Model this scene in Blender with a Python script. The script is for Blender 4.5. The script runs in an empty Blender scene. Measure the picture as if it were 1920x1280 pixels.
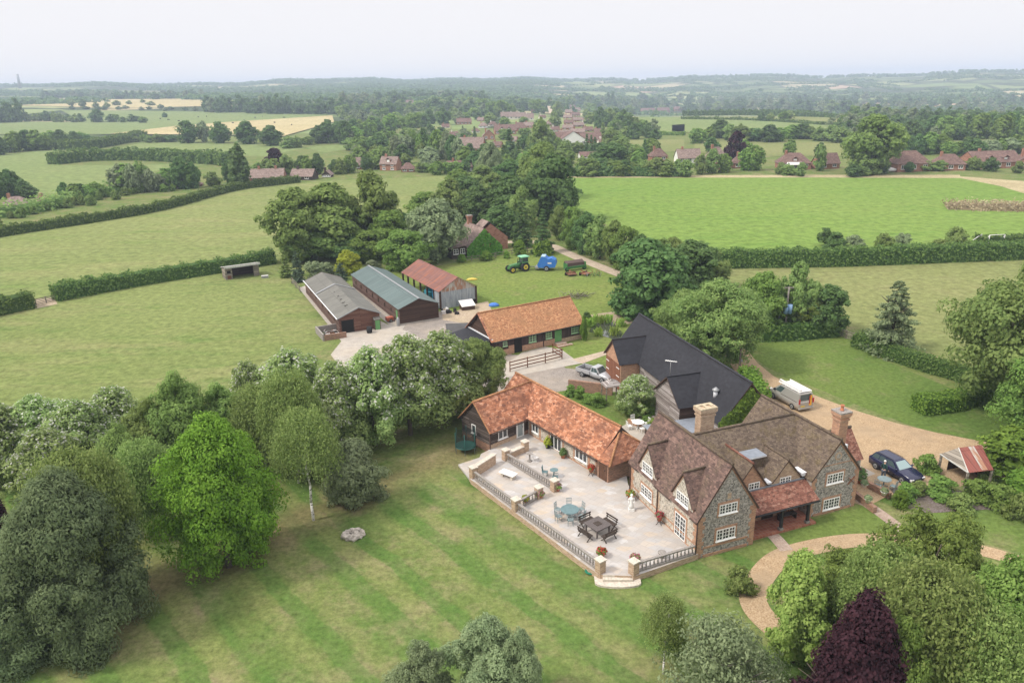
import bpy, math, random
import numpy as np
from mathutils import Vector, Matrix
R = math.radians
random.seed(7); RNG = np.random.default_rng(7)
SC = bpy.context.scene
C = SC.collection

# ---------------------------------------------------------------- camera
FPX, CAMH = 1400.0, 32.0
ROLL = R(1.1)
PITCH = math.atan((640 - 158) * math.cos(ROLL) / FPX)
FW = np.array([0, math.cos(PITCH), -math.sin(PITCH)])
_u0 = np.array([0, math.sin(PITCH), math.cos(PITCH)]); _r0 = np.array([1.0, 0, 0])
UP = _u0 * math.cos(ROLL) + _r0 * math.sin(ROLL)
RT = _r0 * math.cos(ROLL) - _u0 * math.sin(ROLL)
cam = bpy.data.cameras.new('camera'); cam.lens = FPX / 1920 * 36; cam.sensor_width = 36
cam.clip_start = 0.5; cam.clip_end = 30000
co = bpy.data.objects.new('camera', cam); C.objects.link(co)
co.matrix_world = Matrix(((RT[0], UP[0], -FW[0], 0), (RT[1], UP[1], -FW[1], 0), (RT[2], UP[2], -FW[2], CAMH), (0, 0, 0, 1)))
SC.camera = co

def gnd(x, y, z=0.0):
    """ground point (at level z) seen at photograph pixel x, y"""
    d = FW + RT * ((x - 960) / FPX) + UP * ((640 - y) / FPX)
    t = (z - CAMH) / d[2]
    return (d[0] * t, d[1] * t)
def proj(x, y, z):
    q = np.array([x, y, z - CAMH]); k = q @ FW
    return 960 + FPX * (q @ RT) / k, 640 - FPX * (q @ UP) / k, k
def height_at(x, y, ytop, z0=0.0):
    lo, hi = z0, z0 + 60
    for _ in range(40):
        m = (lo + hi) / 2
        if proj(x, y, m)[1] > ytop: lo = m
        else: hi = m
    return lo - z0

# ---------------------------------------------------------------- light
SUN_EL, SUN_AZ = 48, 250          # azimuth measured clockwise from +y
w = bpy.data.worlds.new('World'); SC.world = w; w.use_nodes = True
nt = w.node_tree; nt.nodes.clear()
def NN(t, typ, **k):
    n = t.nodes.new(typ)
    for a, b in k.items(): setattr(n, a, b)
    return n
sky = NN(nt, 'ShaderNodeTexSky', sky_type='NISHITA', sun_disc=False, sun_elevation=R(SUN_EL), sun_rotation=R(SUN_AZ), dust_density=4.0)
bg1 = NN(nt, 'ShaderNodeBackground'); bg1.inputs[1].default_value = 0.1
nt.links.new(sky.outputs[0], bg1.inputs[0])
# overcast layer: brighter overhead than at the horizon
tc = NN(nt, 'ShaderNodeTexCoord'); sx = NN(nt, 'ShaderNodeSeparateXYZ'); nt.links.new(tc.outputs['Generated'], sx.inputs[0])
rp = NN(nt, 'ShaderNodeValToRGB'); rp.color_ramp.elements[0].position = 0.0; rp.color_ramp.elements[0].color = (1.03, 1.01, 1.03, 1)
rp.color_ramp.elements[1].position = 1.0; rp.color_ramp.elements[1].color = (2.15, 2.12, 2.14, 1)
e = rp.color_ramp.elements.new(0.14); e.color = (1.0, 0.985, 1.01, 1)
nt.links.new(sx.outputs[2], rp.inputs[0])
bg2 = NN(nt, 'ShaderNodeBackground'); bg2.inputs[1].default_value = 1.0; nt.links.new(rp.outputs[0], bg2.inputs[0])
mx = NN(nt, 'ShaderNodeMixShader'); mx.inputs[0].default_value = 0.93
nt.links.new(bg1.outputs[0], mx.inputs[1]); nt.links.new(bg2.outputs[0], mx.inputs[2])
wo = NN(nt, 'ShaderNodeOutputWorld'); nt.links.new(mx.outputs[0], wo.inputs[0])
sl = bpy.data.lights.new('sun', 'SUN'); sl.energy = 3.4; sl.angle = R(10); sl.color = (1, 0.945, 0.85)
so = bpy.data.objects.new('sun', sl); C.objects.link(so)
_sd = Vector((math.sin(R(SUN_AZ)) * math.cos(R(SUN_EL)), math.cos(R(SUN_AZ)) * math.cos(R(SUN_EL)), math.sin(R(SUN_EL))))
so.rotation_euler = _sd.to_track_quat('Z', 'Y').to_euler()
HAZE_D = 0.00027
SC.view_settings.view_transform = 'Standard'; SC.view_settings.look = 'None'
SC.view_settings.exposure = 0.0; SC.view_settings.gamma = 1.0
try:
    SC.cycles.max_bounces = 6; SC.cycles.diffuse_bounces = 4; SC.cycles.glossy_bounces = 2; SC.cycles.transmission_bounces = 3
    SC.cycles.transparent_max_bounces = 8; SC.cycles.volume_bounces = 0
except Exception: pass

# ---------------------------------------------------------------- materials
MATS = {}
class Nodes:
    """small helper that chains colour layers into one Principled material"""
    def __init__(s, name, rough=0.85, spec=0.25, metal=0.0):
        s.m = bpy.data.materials.new(name); s.m.use_nodes = True; s.t = s.m.node_tree
        s.b = s.t.nodes['Principled BSDF']; s.b.inputs['Roughness'].default_value = rough
        s.b.inputs['Specular IOR Level'].default_value = spec; s.b.inputs['Metallic'].default_value = metal
        s.col = None; s.cache = {}; MATS[name] = s.m; s.h = None
    def n(s, typ, **k): return NN(s.t, typ, **k)
    def l(s, a, b): s.t.links.new(a, b)
    def co(s, kind='UV'):
        if kind not in s.cache:
            if kind == 'pos': s.cache[kind] = s.n('ShaderNodeNewGeometry').outputs['Position']
            elif kind == 'UV': s.cache[kind] = s.n('ShaderNodeUVMap').outputs[0]
            else: s.cache[kind] = s.n('ShaderNodeTexCoord').outputs['Object']
        return s.cache[kind]
    def mapped(s, kind, scale=(1, 1, 1), rot=0, loc=(0, 0, 0)):
        mp = s.n('ShaderNodeMapping'); mp.inputs['Scale'].default_value = scale; mp.inputs['Rotation'].default_value = (0, 0, rot); mp.inputs['Location'].default_value = loc
        s.l(s.co(kind), mp.inputs[0]); return mp.outputs[0]
    def noise(s, kind, scale, detail=3, rough=0.55, stretch=None, rot=0, loc=(0, 0, 0)):
        t = s.n('ShaderNodeTexNoise'); t.inputs['Scale'].default_value = scale; t.inputs['Detail'].default_value = detail; t.inputs['Roughness'].default_value = rough
        s.l(s.mapped(kind, stretch or (1, 1, 1), rot, loc), t.inputs['Vector'])
        return t.outputs['Fac']
    def voro(s, kind, scale, out='Color', feature='F1', stretch=None, rnd=1.0, rot=0):
        t = s.n('ShaderNodeTexVoronoi', feature=feature); t.inputs['Scale'].default_value = scale; t.inputs['Randomness'].default_value = rnd
        s.l(s.mapped(kind, stretch or (1, 1, 1), rot), t.inputs['Vector']); return t.outputs[out]
    def bricktex(s, kind, w, h, mortar, offset=0.5, c1=(0, 0, 0, 1), c2=(1, 1, 1, 1), cm=(0.5, 0.5, 0.5, 1), bias=0.0, rot=0):
        t = s.n('ShaderNodeTexBrick'); t.offset = offset; t.inputs['Scale'].default_value = 1.0
        t.inputs['Brick Width'].default_value = w; t.inputs['Row Height'].default_value = h; t.inputs['Mortar Size'].default_value = mortar; t.inputs['Mortar Smooth'].default_value = 0.1
        t.inputs['Bias'].default_value = bias; t.inputs['Color1'].default_value = c1; t.inputs['Color2'].default_value = c2; t.inputs['Mortar'].default_value = cm
        s.l(s.mapped(kind, (1, 1, 1), rot), t.inputs['Vector']); return t
    def ramp(s, fac, stops, interp='LINEAR'):
        r = s.n('ShaderNodeValToRGB'); cr = r.color_ramp; cr.interpolation = interp
        while len(cr.elements) < len(stops): cr.elements.new(0.5)
        for el, (p, c) in zip(cr.elements, stops):
            el.position = p; el.color = (c, c, c, 1) if isinstance(c, (int, float)) else (*c[:3], 1)
        s.l(fac, r.inputs[0]); return r.outputs[0]
    def math(s, op, a, b=0.0, clamp=False):
        m = s.n('ShaderNodeMath', operation=op, use_clamp=clamp)
        for i, v in enumerate((a, b)):
            if isinstance(v, (int, float)): m.inputs[i].default_value = v
            else: s.l(v, m.inputs[i])
        return m.outputs[0]
    def mix(s, fac, a, b, mode='MIX'):
        m = s.n('ShaderNodeMix', data_type='RGBA', blend_type=mode)
        for i, v in ((0, fac), (6, a), (7, b)):
            if isinstance(v, (int, float)): m.inputs[i].default_value = v
            elif isinstance(v, tuple): m.inputs[i].default_value = (*v[:3], 1)
            else: s.l(v, m.inputs[i])
        return m.outputs[2]
    def bump(s, h, strength=0.3, dist=0.02):
        b = s.n('ShaderNodeBump'); b.inputs['Strength'].default_value = strength; b.inputs['Distance'].default_value = dist
        s.l(h, b.inputs['Height']); s.l(b.outputs[0], s.b.inputs['Normal'])
    def done(s, col):
        if isinstance(col, tuple): s.b.inputs['Base Color'].default_value = (*col[:3], 1)
        else: s.l(col, s.b.inputs['Base Color'])
        return s.m

def plain(name, col, rough=0.6, metal=0.0, spec=0.3, var=0.25, scale=3.0, kind='obj'):
    N = Nodes(name, rough, spec, metal)
    if var == 0: return N.done(col)
    f = N.noise(kind, scale, 4)
    a = tuple(c * (1 - var) for c in col); b = tuple(min(1, c * (1 + var)) for c in col)
    return N.done(N.mix(N.ramp(f, [(0.3, 0.0), (0.7, 1.0)]), a, b))

def tile_mat(name, stops, w=0.165, h=0.11, moss=None, patch=None):
    N = Nodes(name, 0.9, 0.15)
    b = N.bricktex('UV', w, h, 0.004)
    vc = N.voro('UV', 1.0, stretch=(1 / w, 1 / h, 1))
    sp = N.n('ShaderNodeSeparateColor'); N.l(vc, sp.inputs[0])
    f = N.math('ADD', N.math('MULTIPLY', sp.outputs[0], 0.5), N.math('MULTIPLY', N.noise('UV', 2.6, 5, 0.72), 0.5))
    c = N.ramp(f, stops)
    if patch:
        c = N.mix(N.ramp(N.noise('UV', 0.45, 4, 0.7), [(0.44, 0.0), (0.62, 0.8)]), c, patch)
    if moss:
        c = N.mix(N.ramp(N.noise('UV', 0.7, 5, 0.75, loc=(9, 3, 0)), [(0.5, 0.0), (0.72, 0.85)]), c, moss)
    c = N.mix(N.ramp(N.noise('UV', 9, 3, 0.7), [(0.35, 0.72), (0.6, 1.0)]), (0.1, 0.075, 0.06), c)
    c = N.mix(b.outputs['Fac'], c, (0.035, 0.03, 0.028))
    N.bump(N.math('SUBTRACT', f, b.outputs['Fac']), 0.5, 0.03)
    return N.done(c)
tile_mat('orange_tiles', [(0.22, (0.16, 0.07, 0.048)), (0.42, (0.36, 0.145, 0.078)), (0.58, (0.49, 0.21, 0.115)), (0.75, (0.61, 0.33, 0.215))], 0.3, 0.2, patch=(0.20, 0.085, 0.052))
tile_mat('stable_tiles', [(0.25, (0.27, 0.115, 0.06)), (0.5, (0.47, 0.22, 0.105)), (0.8, (0.60, 0.34, 0.18))], 0.2, 0.13, patch=(0.35, 0.18, 0.09))
tile_mat('plum_tiles', [(0.25, (0.088, 0.057, 0.050)), (0.5, (0.155, 0.099, 0.084)), (0.68, (0.206, 0.130, 0.108)), (0.82, (0.286, 0.181, 0.151))], 0.24, 0.16, moss=(0.139, 0.105, 0.071))
tile_mat('brown_tiles', [(0.25, (0.087, 0.064, 0.050)), (0.5, (0.138, 0.103, 0.077)), (0.8, (0.198, 0.152, 0.112))], 0.22, 0.15, moss=(0.138, 0.106, 0.041))
tile_mat('porch_tiles', [(0.25, (0.12, 0.05, 0.036)), (0.55, (0.24, 0.10, 0.07)), (0.8, (0.34, 0.19, 0.14))], 0.22, 0.15)
tile_mat('village_tiles', [(0.2, (0.17, 0.122, 0.106)), (0.55, (0.245, 0.180, 0.156)), (0.85, (0.33, 0.255, 0.225))], 0.6, 0.4)
tile_mat('village_dark_tiles', [(0.2, (0.11, 0.065, 0.055)), (0.55, (0.17, 0.105, 0.09)), (0.85, (0.24, 0.16, 0.13))], 0.6, 0.4)

def brick_mat(name, c1, c2, mortar=(0.42, 0.36, 0.29), w=0.23, h=0.078):
    N = Nodes(name, 0.9, 0.15)
    b = N.bricktex('UV', w, h, 0.010, c1=(0, 0, 0, 1), c2=(1, 1, 1, 1), cm=(0, 0, 0, 1))
    f = N.math('ADD', N.math('MULTIPLY', b.outputs['Color'], 0.55), N.math('MULTIPLY', N.noise('UV', 1.7, 5, 0.7), 0.6))
    c = N.mix(N.ramp(f, [(0.25, 0.0), (0.8, 1.0)]), c1, c2)
    c = N.mix(N.ramp(N.noise('UV', 14, 3, 0.7), [(0.55, 0.0), (0.75, 0.45)]), c, (0.12, 0.075, 0.055))
    c = N.mix(b.outputs['Fac'], c, mortar)
    N.bump(N.math('SUBTRACT', 1.0, b.outputs['Fac']), 0.4, 0.01)
    return N.done(c)
brick_mat('red_brick', (0.27, 0.115, 0.065), (0.50, 0.25, 0.14))
brick_mat('dark_brick', (0.16, 0.08, 0.055), (0.33, 0.165, 0.105), (0.3, 0.25, 0.2))
brick_mat('buff_brick', (0.27, 0.15, 0.09), (0.48, 0.32, 0.21), (0.5, 0.45, 0.36))
brick_mat('village_brick', (0.24, 0.10, 0.065), (0.36, 0.18, 0.12), (0.3, 0.25, 0.2), 0.5, 0.25)

def flint_mat(name, dark, mid, light, lime):
    N = Nodes(name, 0.7, 0.3)
    cells = N.voro('UV', 9.0); sp = N.n('ShaderNodeSeparateColor'); N.l(cells, sp.inputs[0])
    edge = N.voro('UV', 9.0, 'Distance', 'DISTANCE_TO_EDGE')
    c = N.ramp(sp.outputs[0], [(0.15, dark), (0.5, mid), (0.85, light)])
    c = N.mix(N.ramp(N.noise('UV', 1.1, 4, 0.65), [(0.42, 0.0), (0.7, 0.35)]), c, lime)
    c = N.mix(N.ramp(edge, [(0.03, 1.0), (0.12, 0.0)]), c, lime)
    N.bump(edge, 0.6, 0.03)
    return N.done(c)
flint_mat('flint', (0.075, 0.075, 0.08), (0.22, 0.21, 0.205), (0.46, 0.43, 0.40), (0.36, 0.32, 0.275))
flint_mat('pale_lit_flint', (0.17, 0.155, 0.14), (0.38, 0.345, 0.30), (0.58, 0.54, 0.48), (0.52, 0.45, 0.36))  # paler, warmer flint; on the farmhouse it carries the light of the terrace side

def board_mat(name, c1, c2, c3, h=0.19, vertical=False):
    N = Nodes(name, 0.85, 0.15)
    rot = math.pi / 2 if vertical else 0
    b = N.bricktex('UV', 6.0, h, 0.012, rot=rot)
    g = N.noise('UV', 2.2, 6, 0.7, stretch=(9, 0.5, 1) if vertical else (0.5, 9, 1))
    f = N.math('ADD', N.math('MULTIPLY', b.outputs['Color'], 0.35), N.math('MULTIPLY', g, 0.8))
    c = N.ramp(f, [(0.25, c1), (0.55, c2), (0.85, c3)])
    c = N.mix(b.outputs['Fac'], c, tuple(x * 0.35 for x in c1))
    N.bump(N.math('SUBTRACT', f, b.outputs['Fac']), 0.6, 0.03)
    return N.done(c)
board_mat('black_boards', (0.030, 0.024, 0.021), (0.075, 0.058, 0.050), (0.19, 0.155, 0.14), 0.17)
board_mat('silver_boards', (0.085, 0.068, 0.060), (0.25, 0.215, 0.20), (0.48, 0.445, 0.43), 0.19)
board_mat('brown_boards', (0.036, 0.022, 0.017), (0.072, 0.043, 0.032), (0.115, 0.072, 0.056), 0.17)
board_mat('red_boards', (0.095, 0.045, 0.032), (0.165, 0.083, 0.060), (0.24, 0.14, 0.108), 0.2)
board_mat('shed_boards', (0.060, 0.036, 0.028), (0.120, 0.073, 0.060), (0.18, 0.118, 0.10), 0.16)
board_mat('slate_boards', (0.035, 0.024, 0.022), (0.066, 0.045, 0.042), (0.10, 0.07, 0.066), 0.2, True)
board_mat('fence_wood', (0.10, 0.085, 0.07), (0.22, 0.19, 0.155), (0.34, 0.30, 0.25), 0.3)
board_mat('rust_wood', (0.09, 0.035, 0.02), (0.17, 0.075, 0.045), (0.24, 0.12, 0.08), 0.3)
board_mat('barn_doors', (0.15, 0.062, 0.036), (0.23, 0.10, 0.06), (0.32, 0.16, 0.10), 0.16, True)

def felt_mat():
    N = Nodes('black_roof_felt', 0.75, 0.3)
    b = N.bricktex('UV', 0.34, 0.24, 0.004)
    f = N.math('ADD', N.math('MULTIPLY', b.outputs['Color'], 0.3), N.math('MULTIPLY', N.noise('UV', 0.6, 5, 0.65, stretch=(0.5, 1.2, 1)), 0.7))
    c = N.ramp(f, [(0.25, (0.015, 0.015, 0.019)), (0.6, (0.023, 0.023, 0.029)), (0.9, (0.036, 0.036, 0.044))])
    c = N.mix(b.outputs['Fac'], c, (0.018, 0.018, 0.02))
    N.bump(N.math('SUBTRACT', f, b.outputs['Fac']), 0.35, 0.02)
    return N.done(c)
felt_mat()

def corr_mat(name, base, alt, pitch, stain=None, stain_amt=(0.5, 0.7), lap=None, rough=0.6, metal=0.0, cover=0.8):
    """corrugated sheeting: ridges run up the slope, sheets lap across it"""
    N = Nodes(name, rough, 0.3, metal)
    wv = N.n('ShaderNodeTexWave', wave_type='BANDS', bands_direction='X'); wv.inputs['Scale'].default_value = 1.0 / pitch * 0.314; wv.inputs['Distortion'].default_value = 0
    N.l(N.co('UV'), wv.inputs[0])
    c = N.mix(N.ramp(N.noise('UV', 0.8, 5, 0.65, stretch=(1.5, 0.5, 1)), [(0.35, 0.0), (0.7, 1.0)]), base, alt)
    if stain:
        c = N.mix(N.ramp(N.noise('UV', 0.9, 6, 0.7, stretch=(2.2, 0.45, 1), loc=(4, 8, 0)), [(stain_amt[0], 0.0), (stain_amt[1], cover)]), c, stain)
    if lap:
        b = N.bricktex('UV', lap[0], lap[1], 0.02, offset=0.0)
        c = N.mix(N.math('MULTIPLY', b.outputs['Color'], 0.35), c, tuple(x * 0.6 for x in base))
        c = N.mix(b.outputs['Fac'], c, tuple(x * 0.5 for x in base))
    N.bump(wv.outputs['Fac'], 0.5, 0.04)
    return N.done(c)
corr_mat('grey_sheet', (0.130, 0.124, 0.108), (0.185, 0.178, 0.155), 0.35, (0.10, 0.10, 0.09), lap=(1.0, 2.6))
corr_mat('green_sheet', (0.088, 0.125, 0.122), (0.12, 0.158, 0.154), 0.35, (0.12, 0.15, 0.14), lap=(1.05, 3.4))
corr_mat('rust_sheet', (0.155, 0.066, 0.055), (0.21, 0.105, 0.092), 0.3, (0.31, 0.10, 0.04), (0.46, 0.62), lap=(0.9, 2.4))
corr_mat('zinc_sheet', (0.26, 0.29, 0.32), (0.42, 0.44, 0.46), 0.25, (0.17, 0.19, 0.23), lap=(0.9, 5))
corr_mat('rusty_zinc', (0.34, 0.32, 0.29), (0.50, 0.47, 0.43), 0.25, (0.30, 0.115, 0.045), (0.44, 0.54))
corr_mat('oxide_sheet', (0.20, 0.06, 0.045), (0.26, 0.085, 0.065), 0.25, (0.15, 0.06, 0.05), lap=(0.9, 6))
corr_mat('pale_sheet', (0.46, 0.45, 0.42), (0.56, 0.55, 0.52), 0.25, (0.36, 0.32, 0.27), lap=(0.9, 6))

def paving():
    N = Nodes('sandstone_paving', 0.8, 0.25)
    b = N.bricktex('UV', 0.85, 0.58, 0.012, offset=0.37, rot=0.72)
    v = N.voro('UV', 1.0, stretch=(1.2, 1.75, 1), rnd=0.5, rot=0.72); sp = N.n('ShaderNodeSeparateColor'); N.l(v, sp.inputs[0])
    c = N.ramp(sp.outputs[0], [(0.0, (0.365, 0.337, 0.309)), (0.35, (0.419, 0.368, 0.326)), (0.55, (0.396, 0.381, 0.376)), (0.75, (0.452, 0.368, 0.284)), (0.95, (0.475, 0.456, 0.443))])
    c = N.mix(N.ramp(N.noise('UV', 0.35, 4, 0.6), [(0.35, 0.0), (0.7, 0.5)]), c, (0.373, 0.353, 0.342))
    c = N.mix(N.ramp(N.noise('UV', 5, 4, 0.7), [(0.5, 0.0), (0.75, 0.3)]), c, (0.285, 0.248, 0.217))
    c = N.mix(b.outputs['Fac'], c, (0.317, 0.288, 0.259))
    N.bump(N.math('SUBTRACT', 1.0, b.outputs['Fac']), 0.2, 0.008)
    return N.done(c)
paving()

def speckle(name, cols, scale=30, patch=None, patch_scale=0.12, kind='pos'):
    N = Nodes(name, 0.95, 0.1)
    c = N.ramp(N.noise(kind, scale, 3, 0.7), [(0.3, cols[0]), (0.5, cols[1]), (0.7, cols[2])])
    if patch:
        c = N.mix(N.ramp(N.noise(kind, patch_scale, 5, 0.65), [(0.42, 0.0), (0.66, 0.75)]), c, patch)
    c = N.mix(1.0, c, N.ramp(N.noise(kind, 0.9, 6, 0.7), [(0.3, 0.8), (0.7, 1.12)]), 'MULTIPLY')
    N.bump(N.noise(kind, scale, 2), 0.4, 0.03)
    return N.done(c)
speckle('gravel', ((0.22, 0.145, 0.080), (0.375, 0.265, 0.160), (0.49, 0.375, 0.25)), 9, (0.33, 0.245, 0.16), 0.3)
speckle('yard_gravel', ((0.155, 0.13, 0.115), (0.245, 0.215, 0.19), (0.33, 0.295, 0.265)), 7, (0.33, 0.28, 0.23), 0.2)
speckle('dry_dirt', ((0.25, 0.19, 0.13), (0.37, 0.29, 0.21), (0.50, 0.42, 0.32)), 4, (0.33, 0.27, 0.18), 0.3)
speckle('concrete', ((0.31, 0.275, 0.24), (0.37, 0.335, 0.295), (0.43, 0.395, 0.35)), 12, (0.40, 0.345, 0.28), 0.25)
speckle('lane_gravel', ((0.30, 0.24, 0.18), (0.42, 0.34, 0.26), (0.50, 0.42, 0.33)), 4, (0.36, 0.29, 0.22), 0.3)
speckle('bed_soil', ((0.07, 0.05, 0.045), (0.15, 0.12, 0.115), (0.27, 0.22, 0.22)), 9, (0.10, 0.09, 0.05), 0.5)
speckle('tarmac', ((0.055, 0.055, 0.06), (0.08, 0.078, 0.08), (0.11, 0.108, 0.11)), 12, (0.10, 0.095, 0.092), 0.3)
speckle('brick_path', ((0.26, 0.17, 0.13), (0.36, 0.28, 0.23), (0.46, 0.39, 0.33)), 6, (0.3, 0.22, 0.17), 0.8)

def grass(name, a, b, dry, dry_amt=(0.5, 0.7), big=0.03, fine=1.6, dark=None, stripes=None, streak=None, strength=0.7):
    N = Nodes(name, 0.95, 0.02)
    c = N.mix(N.ramp(N.noise('pos', big, 5, 0.6), [(0.36, 0.0), (0.64, 1.0)]), a, b)
    c = N.mix(N.ramp(N.noise('pos', big * 4.2, 6, 0.68, stretch=streak), [(dry_amt[0], 0.0), (dry_amt[1], strength)]), c, dry)
    if dark:
        c = N.mix(N.ramp(N.noise('pos', big * 7, 5, 0.7, stretch=streak, loc=(40, 7, 0)), [(0.54, 0.0), (0.68, 0.75)]), c, dark)
    if stripes: c = stripes(N, c)
    c = N.mix(1.0, c, N.ramp(N.noise('pos', fine, 5, 0.8), [(0.28, 0.52), (0.72, 1.42)]), 'MULTIPLY')
    N.bump(N.noise('pos', fine * 2.5, 3, 0.7), 0.5, 0.08)
    return N.done(c)
def mow(N, c):
    sp = N.n('ShaderNodeSeparateXYZ'); N.l(N.co('pos'), sp.inputs[0])
    lin = lambda ax, ay: N.math('ADD', N.math('MULTIPLY', sp.outputs[0], ax), N.math('MULTIPLY', sp.outputs[1], ay))
    s = N.math('ADD', lin(*MOWN), N.math('MULTIPLY', N.noise('pos', 0.16, 5, 0.65), 1.7))
    w1 = N.math('SINE', N.math('ADD', N.math('MULTIPLY', s, 2 * math.pi / 3.7), MOWP)); w2 = N.math('SINE', N.math('ADD', N.math('MULTIPLY', s, 2 * math.pi / 2.3), 0.6))
    wv = N.math('ADD', N.math('MULTIPLY', w1, 0.7), N.math('MULTIPLY', w2, 0.4))
    brk = N.math('MULTIPLY', N.ramp(N.noise('pos', 0.12, 4, 0.6), [(0.36, 0.6), (0.6, 1.0)]), N.ramp(N.noise('pos', 0.6, 6, 0.75), [(0.30, 0.45), (0.55, 1.0)]))
    # mown beds lie between the trees and the terrace
    edge = N.ramp(N.math('MULTIPLY', N.math('SUBTRACT', 62.0, sp.outputs[1]), 0.1), [(0.2, 0.0), (0.6, 1.0)])
    brk = N.math('MULTIPLY', brk, edge)
    c = N.mix(N.math('MULTIPLY', N.ramp(wv, [(0.12, 0.0), (0.45, 0.78)]), brk), c, (0.072, 0.142, 0.030))
    c = N.mix(N.math('MULTIPLY', N.ramp(N.math('MULTIPLY', wv, -1.0), [(0.15, 0.0), (0.6, 0.55)]), brk), c, (0.185, 0.200, 0.072))
    # worn strip of bare turf along the trees
    t = N.math('ADD', N.math('SUBTRACT', lin(*WORN[:2]), WORN[2]), N.math('MULTIPLY', N.math('SUBTRACT', N.noise('pos', 0.16, 5, 0.7), 0.5), 6.0))
    t = N.math('ABSOLUTE', t)
    c = N.mix(N.ramp(N.math('DIVIDE', t, 4.0), [(0.1, 0.65), (0.85, 0.0)]), c, (0.165, 0.125, 0.068))
    return c
# mowing runs from the far turn down towards the steps
_a, _b = gnd(700, 965), gnd(1010, 1200)
_d = np.array(_b) - np.array(_a); _d /= np.linalg.norm(_d); MOWN = (float(-_d[1]), float(_d[0]))
_s0 = gnd(655, 1085); MOWP = math.pi / 2 - 2 * math.pi / 3.7 * (_s0[0] * MOWN[0] + _s0[1] * MOWN[1] + 0.6)
_a, _b = np.array(gnd(0, 1225)), np.array(gnd(640, 945)); _e = (_b - _a) / np.linalg.norm(_b - _a); WORN = (float(-_e[1]), float(_e[0]), float(-_e[1] * _a[0] + _e[0] * _a[1] + 0.2))
grass('lawn_grass', (0.100, 0.155, 0.041), (0.142, 0.168, 0.053), (0.228, 0.194, 0.107), (0.46, 0.66), 0.06, 2.2, dark=(0.086, 0.142, 0.034), strength=0.85, stripes=mow)
grass('garden_grass', (0.090, 0.142, 0.034), (0.129, 0.172, 0.045), (0.194, 0.172, 0.090), (0.54, 0.74), 0.05, 2.2)
grass('paddock_grass', (0.142, 0.176, 0.057), (0.176, 0.206, 0.073), (0.232, 0.215, 0.103), (0.5, 0.72), 0.022, 1.0, dark=(0.099, 0.155, 0.041), streak=(0.5, 1.3, 1))
grass('meadow_grass', (0.159, 0.194, 0.067), (0.194, 0.215, 0.082), (0.258, 0.241, 0.112), (0.52, 0.75), 0.012, 0.6, dark=(0.133, 0.185, 0.053), streak=(0.4, 1.4, 1))
grass('bright_grass', (0.140, 0.218, 0.048), (0.160, 0.230, 0.056), (0.172, 0.222, 0.058), (0.5, 0.72), 0.016, 0.5, dark=(0.112, 0.198, 0.040), streak=(0.35, 1.5, 1), strength=0.5)
grass('yard_grass', (0.125, 0.176, 0.043), (0.159, 0.194, 0.053), (0.206, 0.176, 0.086), (0.55, 0.72), 0.05, 1.5)
grass('olive_field', (0.163, 0.185, 0.069), (0.194, 0.206, 0.082), (0.215, 0.194, 0.095), (0.5, 0.75), 0.02, 0.8)
grass('green_field', (0.155, 0.202, 0.073), (0.176, 0.215, 0.082), (0.215, 0.219, 0.095), (0.52, 0.75), 0.008, 0.3, strength=0.5)
grass('straw_field', (0.38, 0.315, 0.165), (0.43, 0.36, 0.20), (0.33, 0.31, 0.15), (0.5, 0.75), 0.012, 0.3)
grass('straw_grass', (0.33, 0.275, 0.16), (0.40, 0.335, 0.205), (0.24, 0.21, 0.11), (0.5, 0.7), 0.08, 1.2)

def leaf(name, c0, c1, c2=None, cut=0.9, rough=0.6, trans=0.44, vary=0.17):
    N = Nodes(name, rough, 0.05)
    at = N.n('ShaderNodeAttribute', attribute_name='tint')
    oi = N.n('ShaderNodeObjectInfo')
    f = at.outputs['Fac']
    st = [(0.0, c0), (min(cut, 0.98) - 0.02, c1)]
    if c2: st += [(cut, c2)]
    c = N.ramp(f, st)
    hs = N.n('ShaderNodeHueSaturation'); N.l(c, hs.inputs['Color'])
    N.l(N.math('ADD', 0.5 - 0.010, N.math('MULTIPLY', oi.outputs['Random'], 0.026)), hs.inputs['Hue'])
    N.l(N.math('ADD', 1 - vary, N.math('MULTIPLY', oi.outputs['Random'], 2 * vary)), hs.inputs['Value'])
    N.done(hs.outputs[0])
    tr = N.n('ShaderNodeBsdfTranslucent'); N.l(hs.outputs[0], tr.inputs[0])
    mxs = N.n('ShaderNodeMixShader'); mxs.inputs[0].default_value = trans
    N.l(N.b.outputs[0], mxs.inputs[1]); N.l(tr.outputs[0], mxs.inputs[2])
    out = [n for n in N.t.nodes if n.type == 'OUTPUT_MATERIAL'][0]
    N.l(mxs.outputs[0], out.inputs[0])
    return N.m
leaf('leaf_mid', (0.125, 0.218, 0.047), (0.284, 0.396, 0.103))
leaf('leaf_dark', (0.077, 0.147, 0.047), (0.178, 0.271, 0.090))
leaf('leaf_olive', (0.132, 0.205, 0.053), (0.297, 0.383, 0.117))
leaf('leaf_bright', (0.094, 0.187, 0.018), (0.248, 0.380, 0.053), trans=0.35)
leaf('leaf_lime', (0.238, 0.290, 0.029), (0.475, 0.475, 0.066))
leaf('leaf_ash', (0.143, 0.222, 0.066), (0.323, 0.403, 0.132))
leaf('leaf_grey', (0.165, 0.218, 0.112), (0.356, 0.416, 0.224))
leaf('leaf_willow', (0.122, 0.179, 0.086), (0.250, 0.322, 0.157), (0.415, 0.472, 0.286), 0.85)
leaf('leaf_birch', (0.147, 0.218, 0.058), (0.337, 0.416, 0.139))
leaf('leaf_white', (0.175, 0.259, 0.088), (0.395, 0.493, 0.183), (0.620, 0.620, 0.547), 0.86)
leaf('leaf_cream', (0.185, 0.271, 0.059), (0.409, 0.488, 0.139), (0.475, 0.475, 0.198), 0.8)
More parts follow.
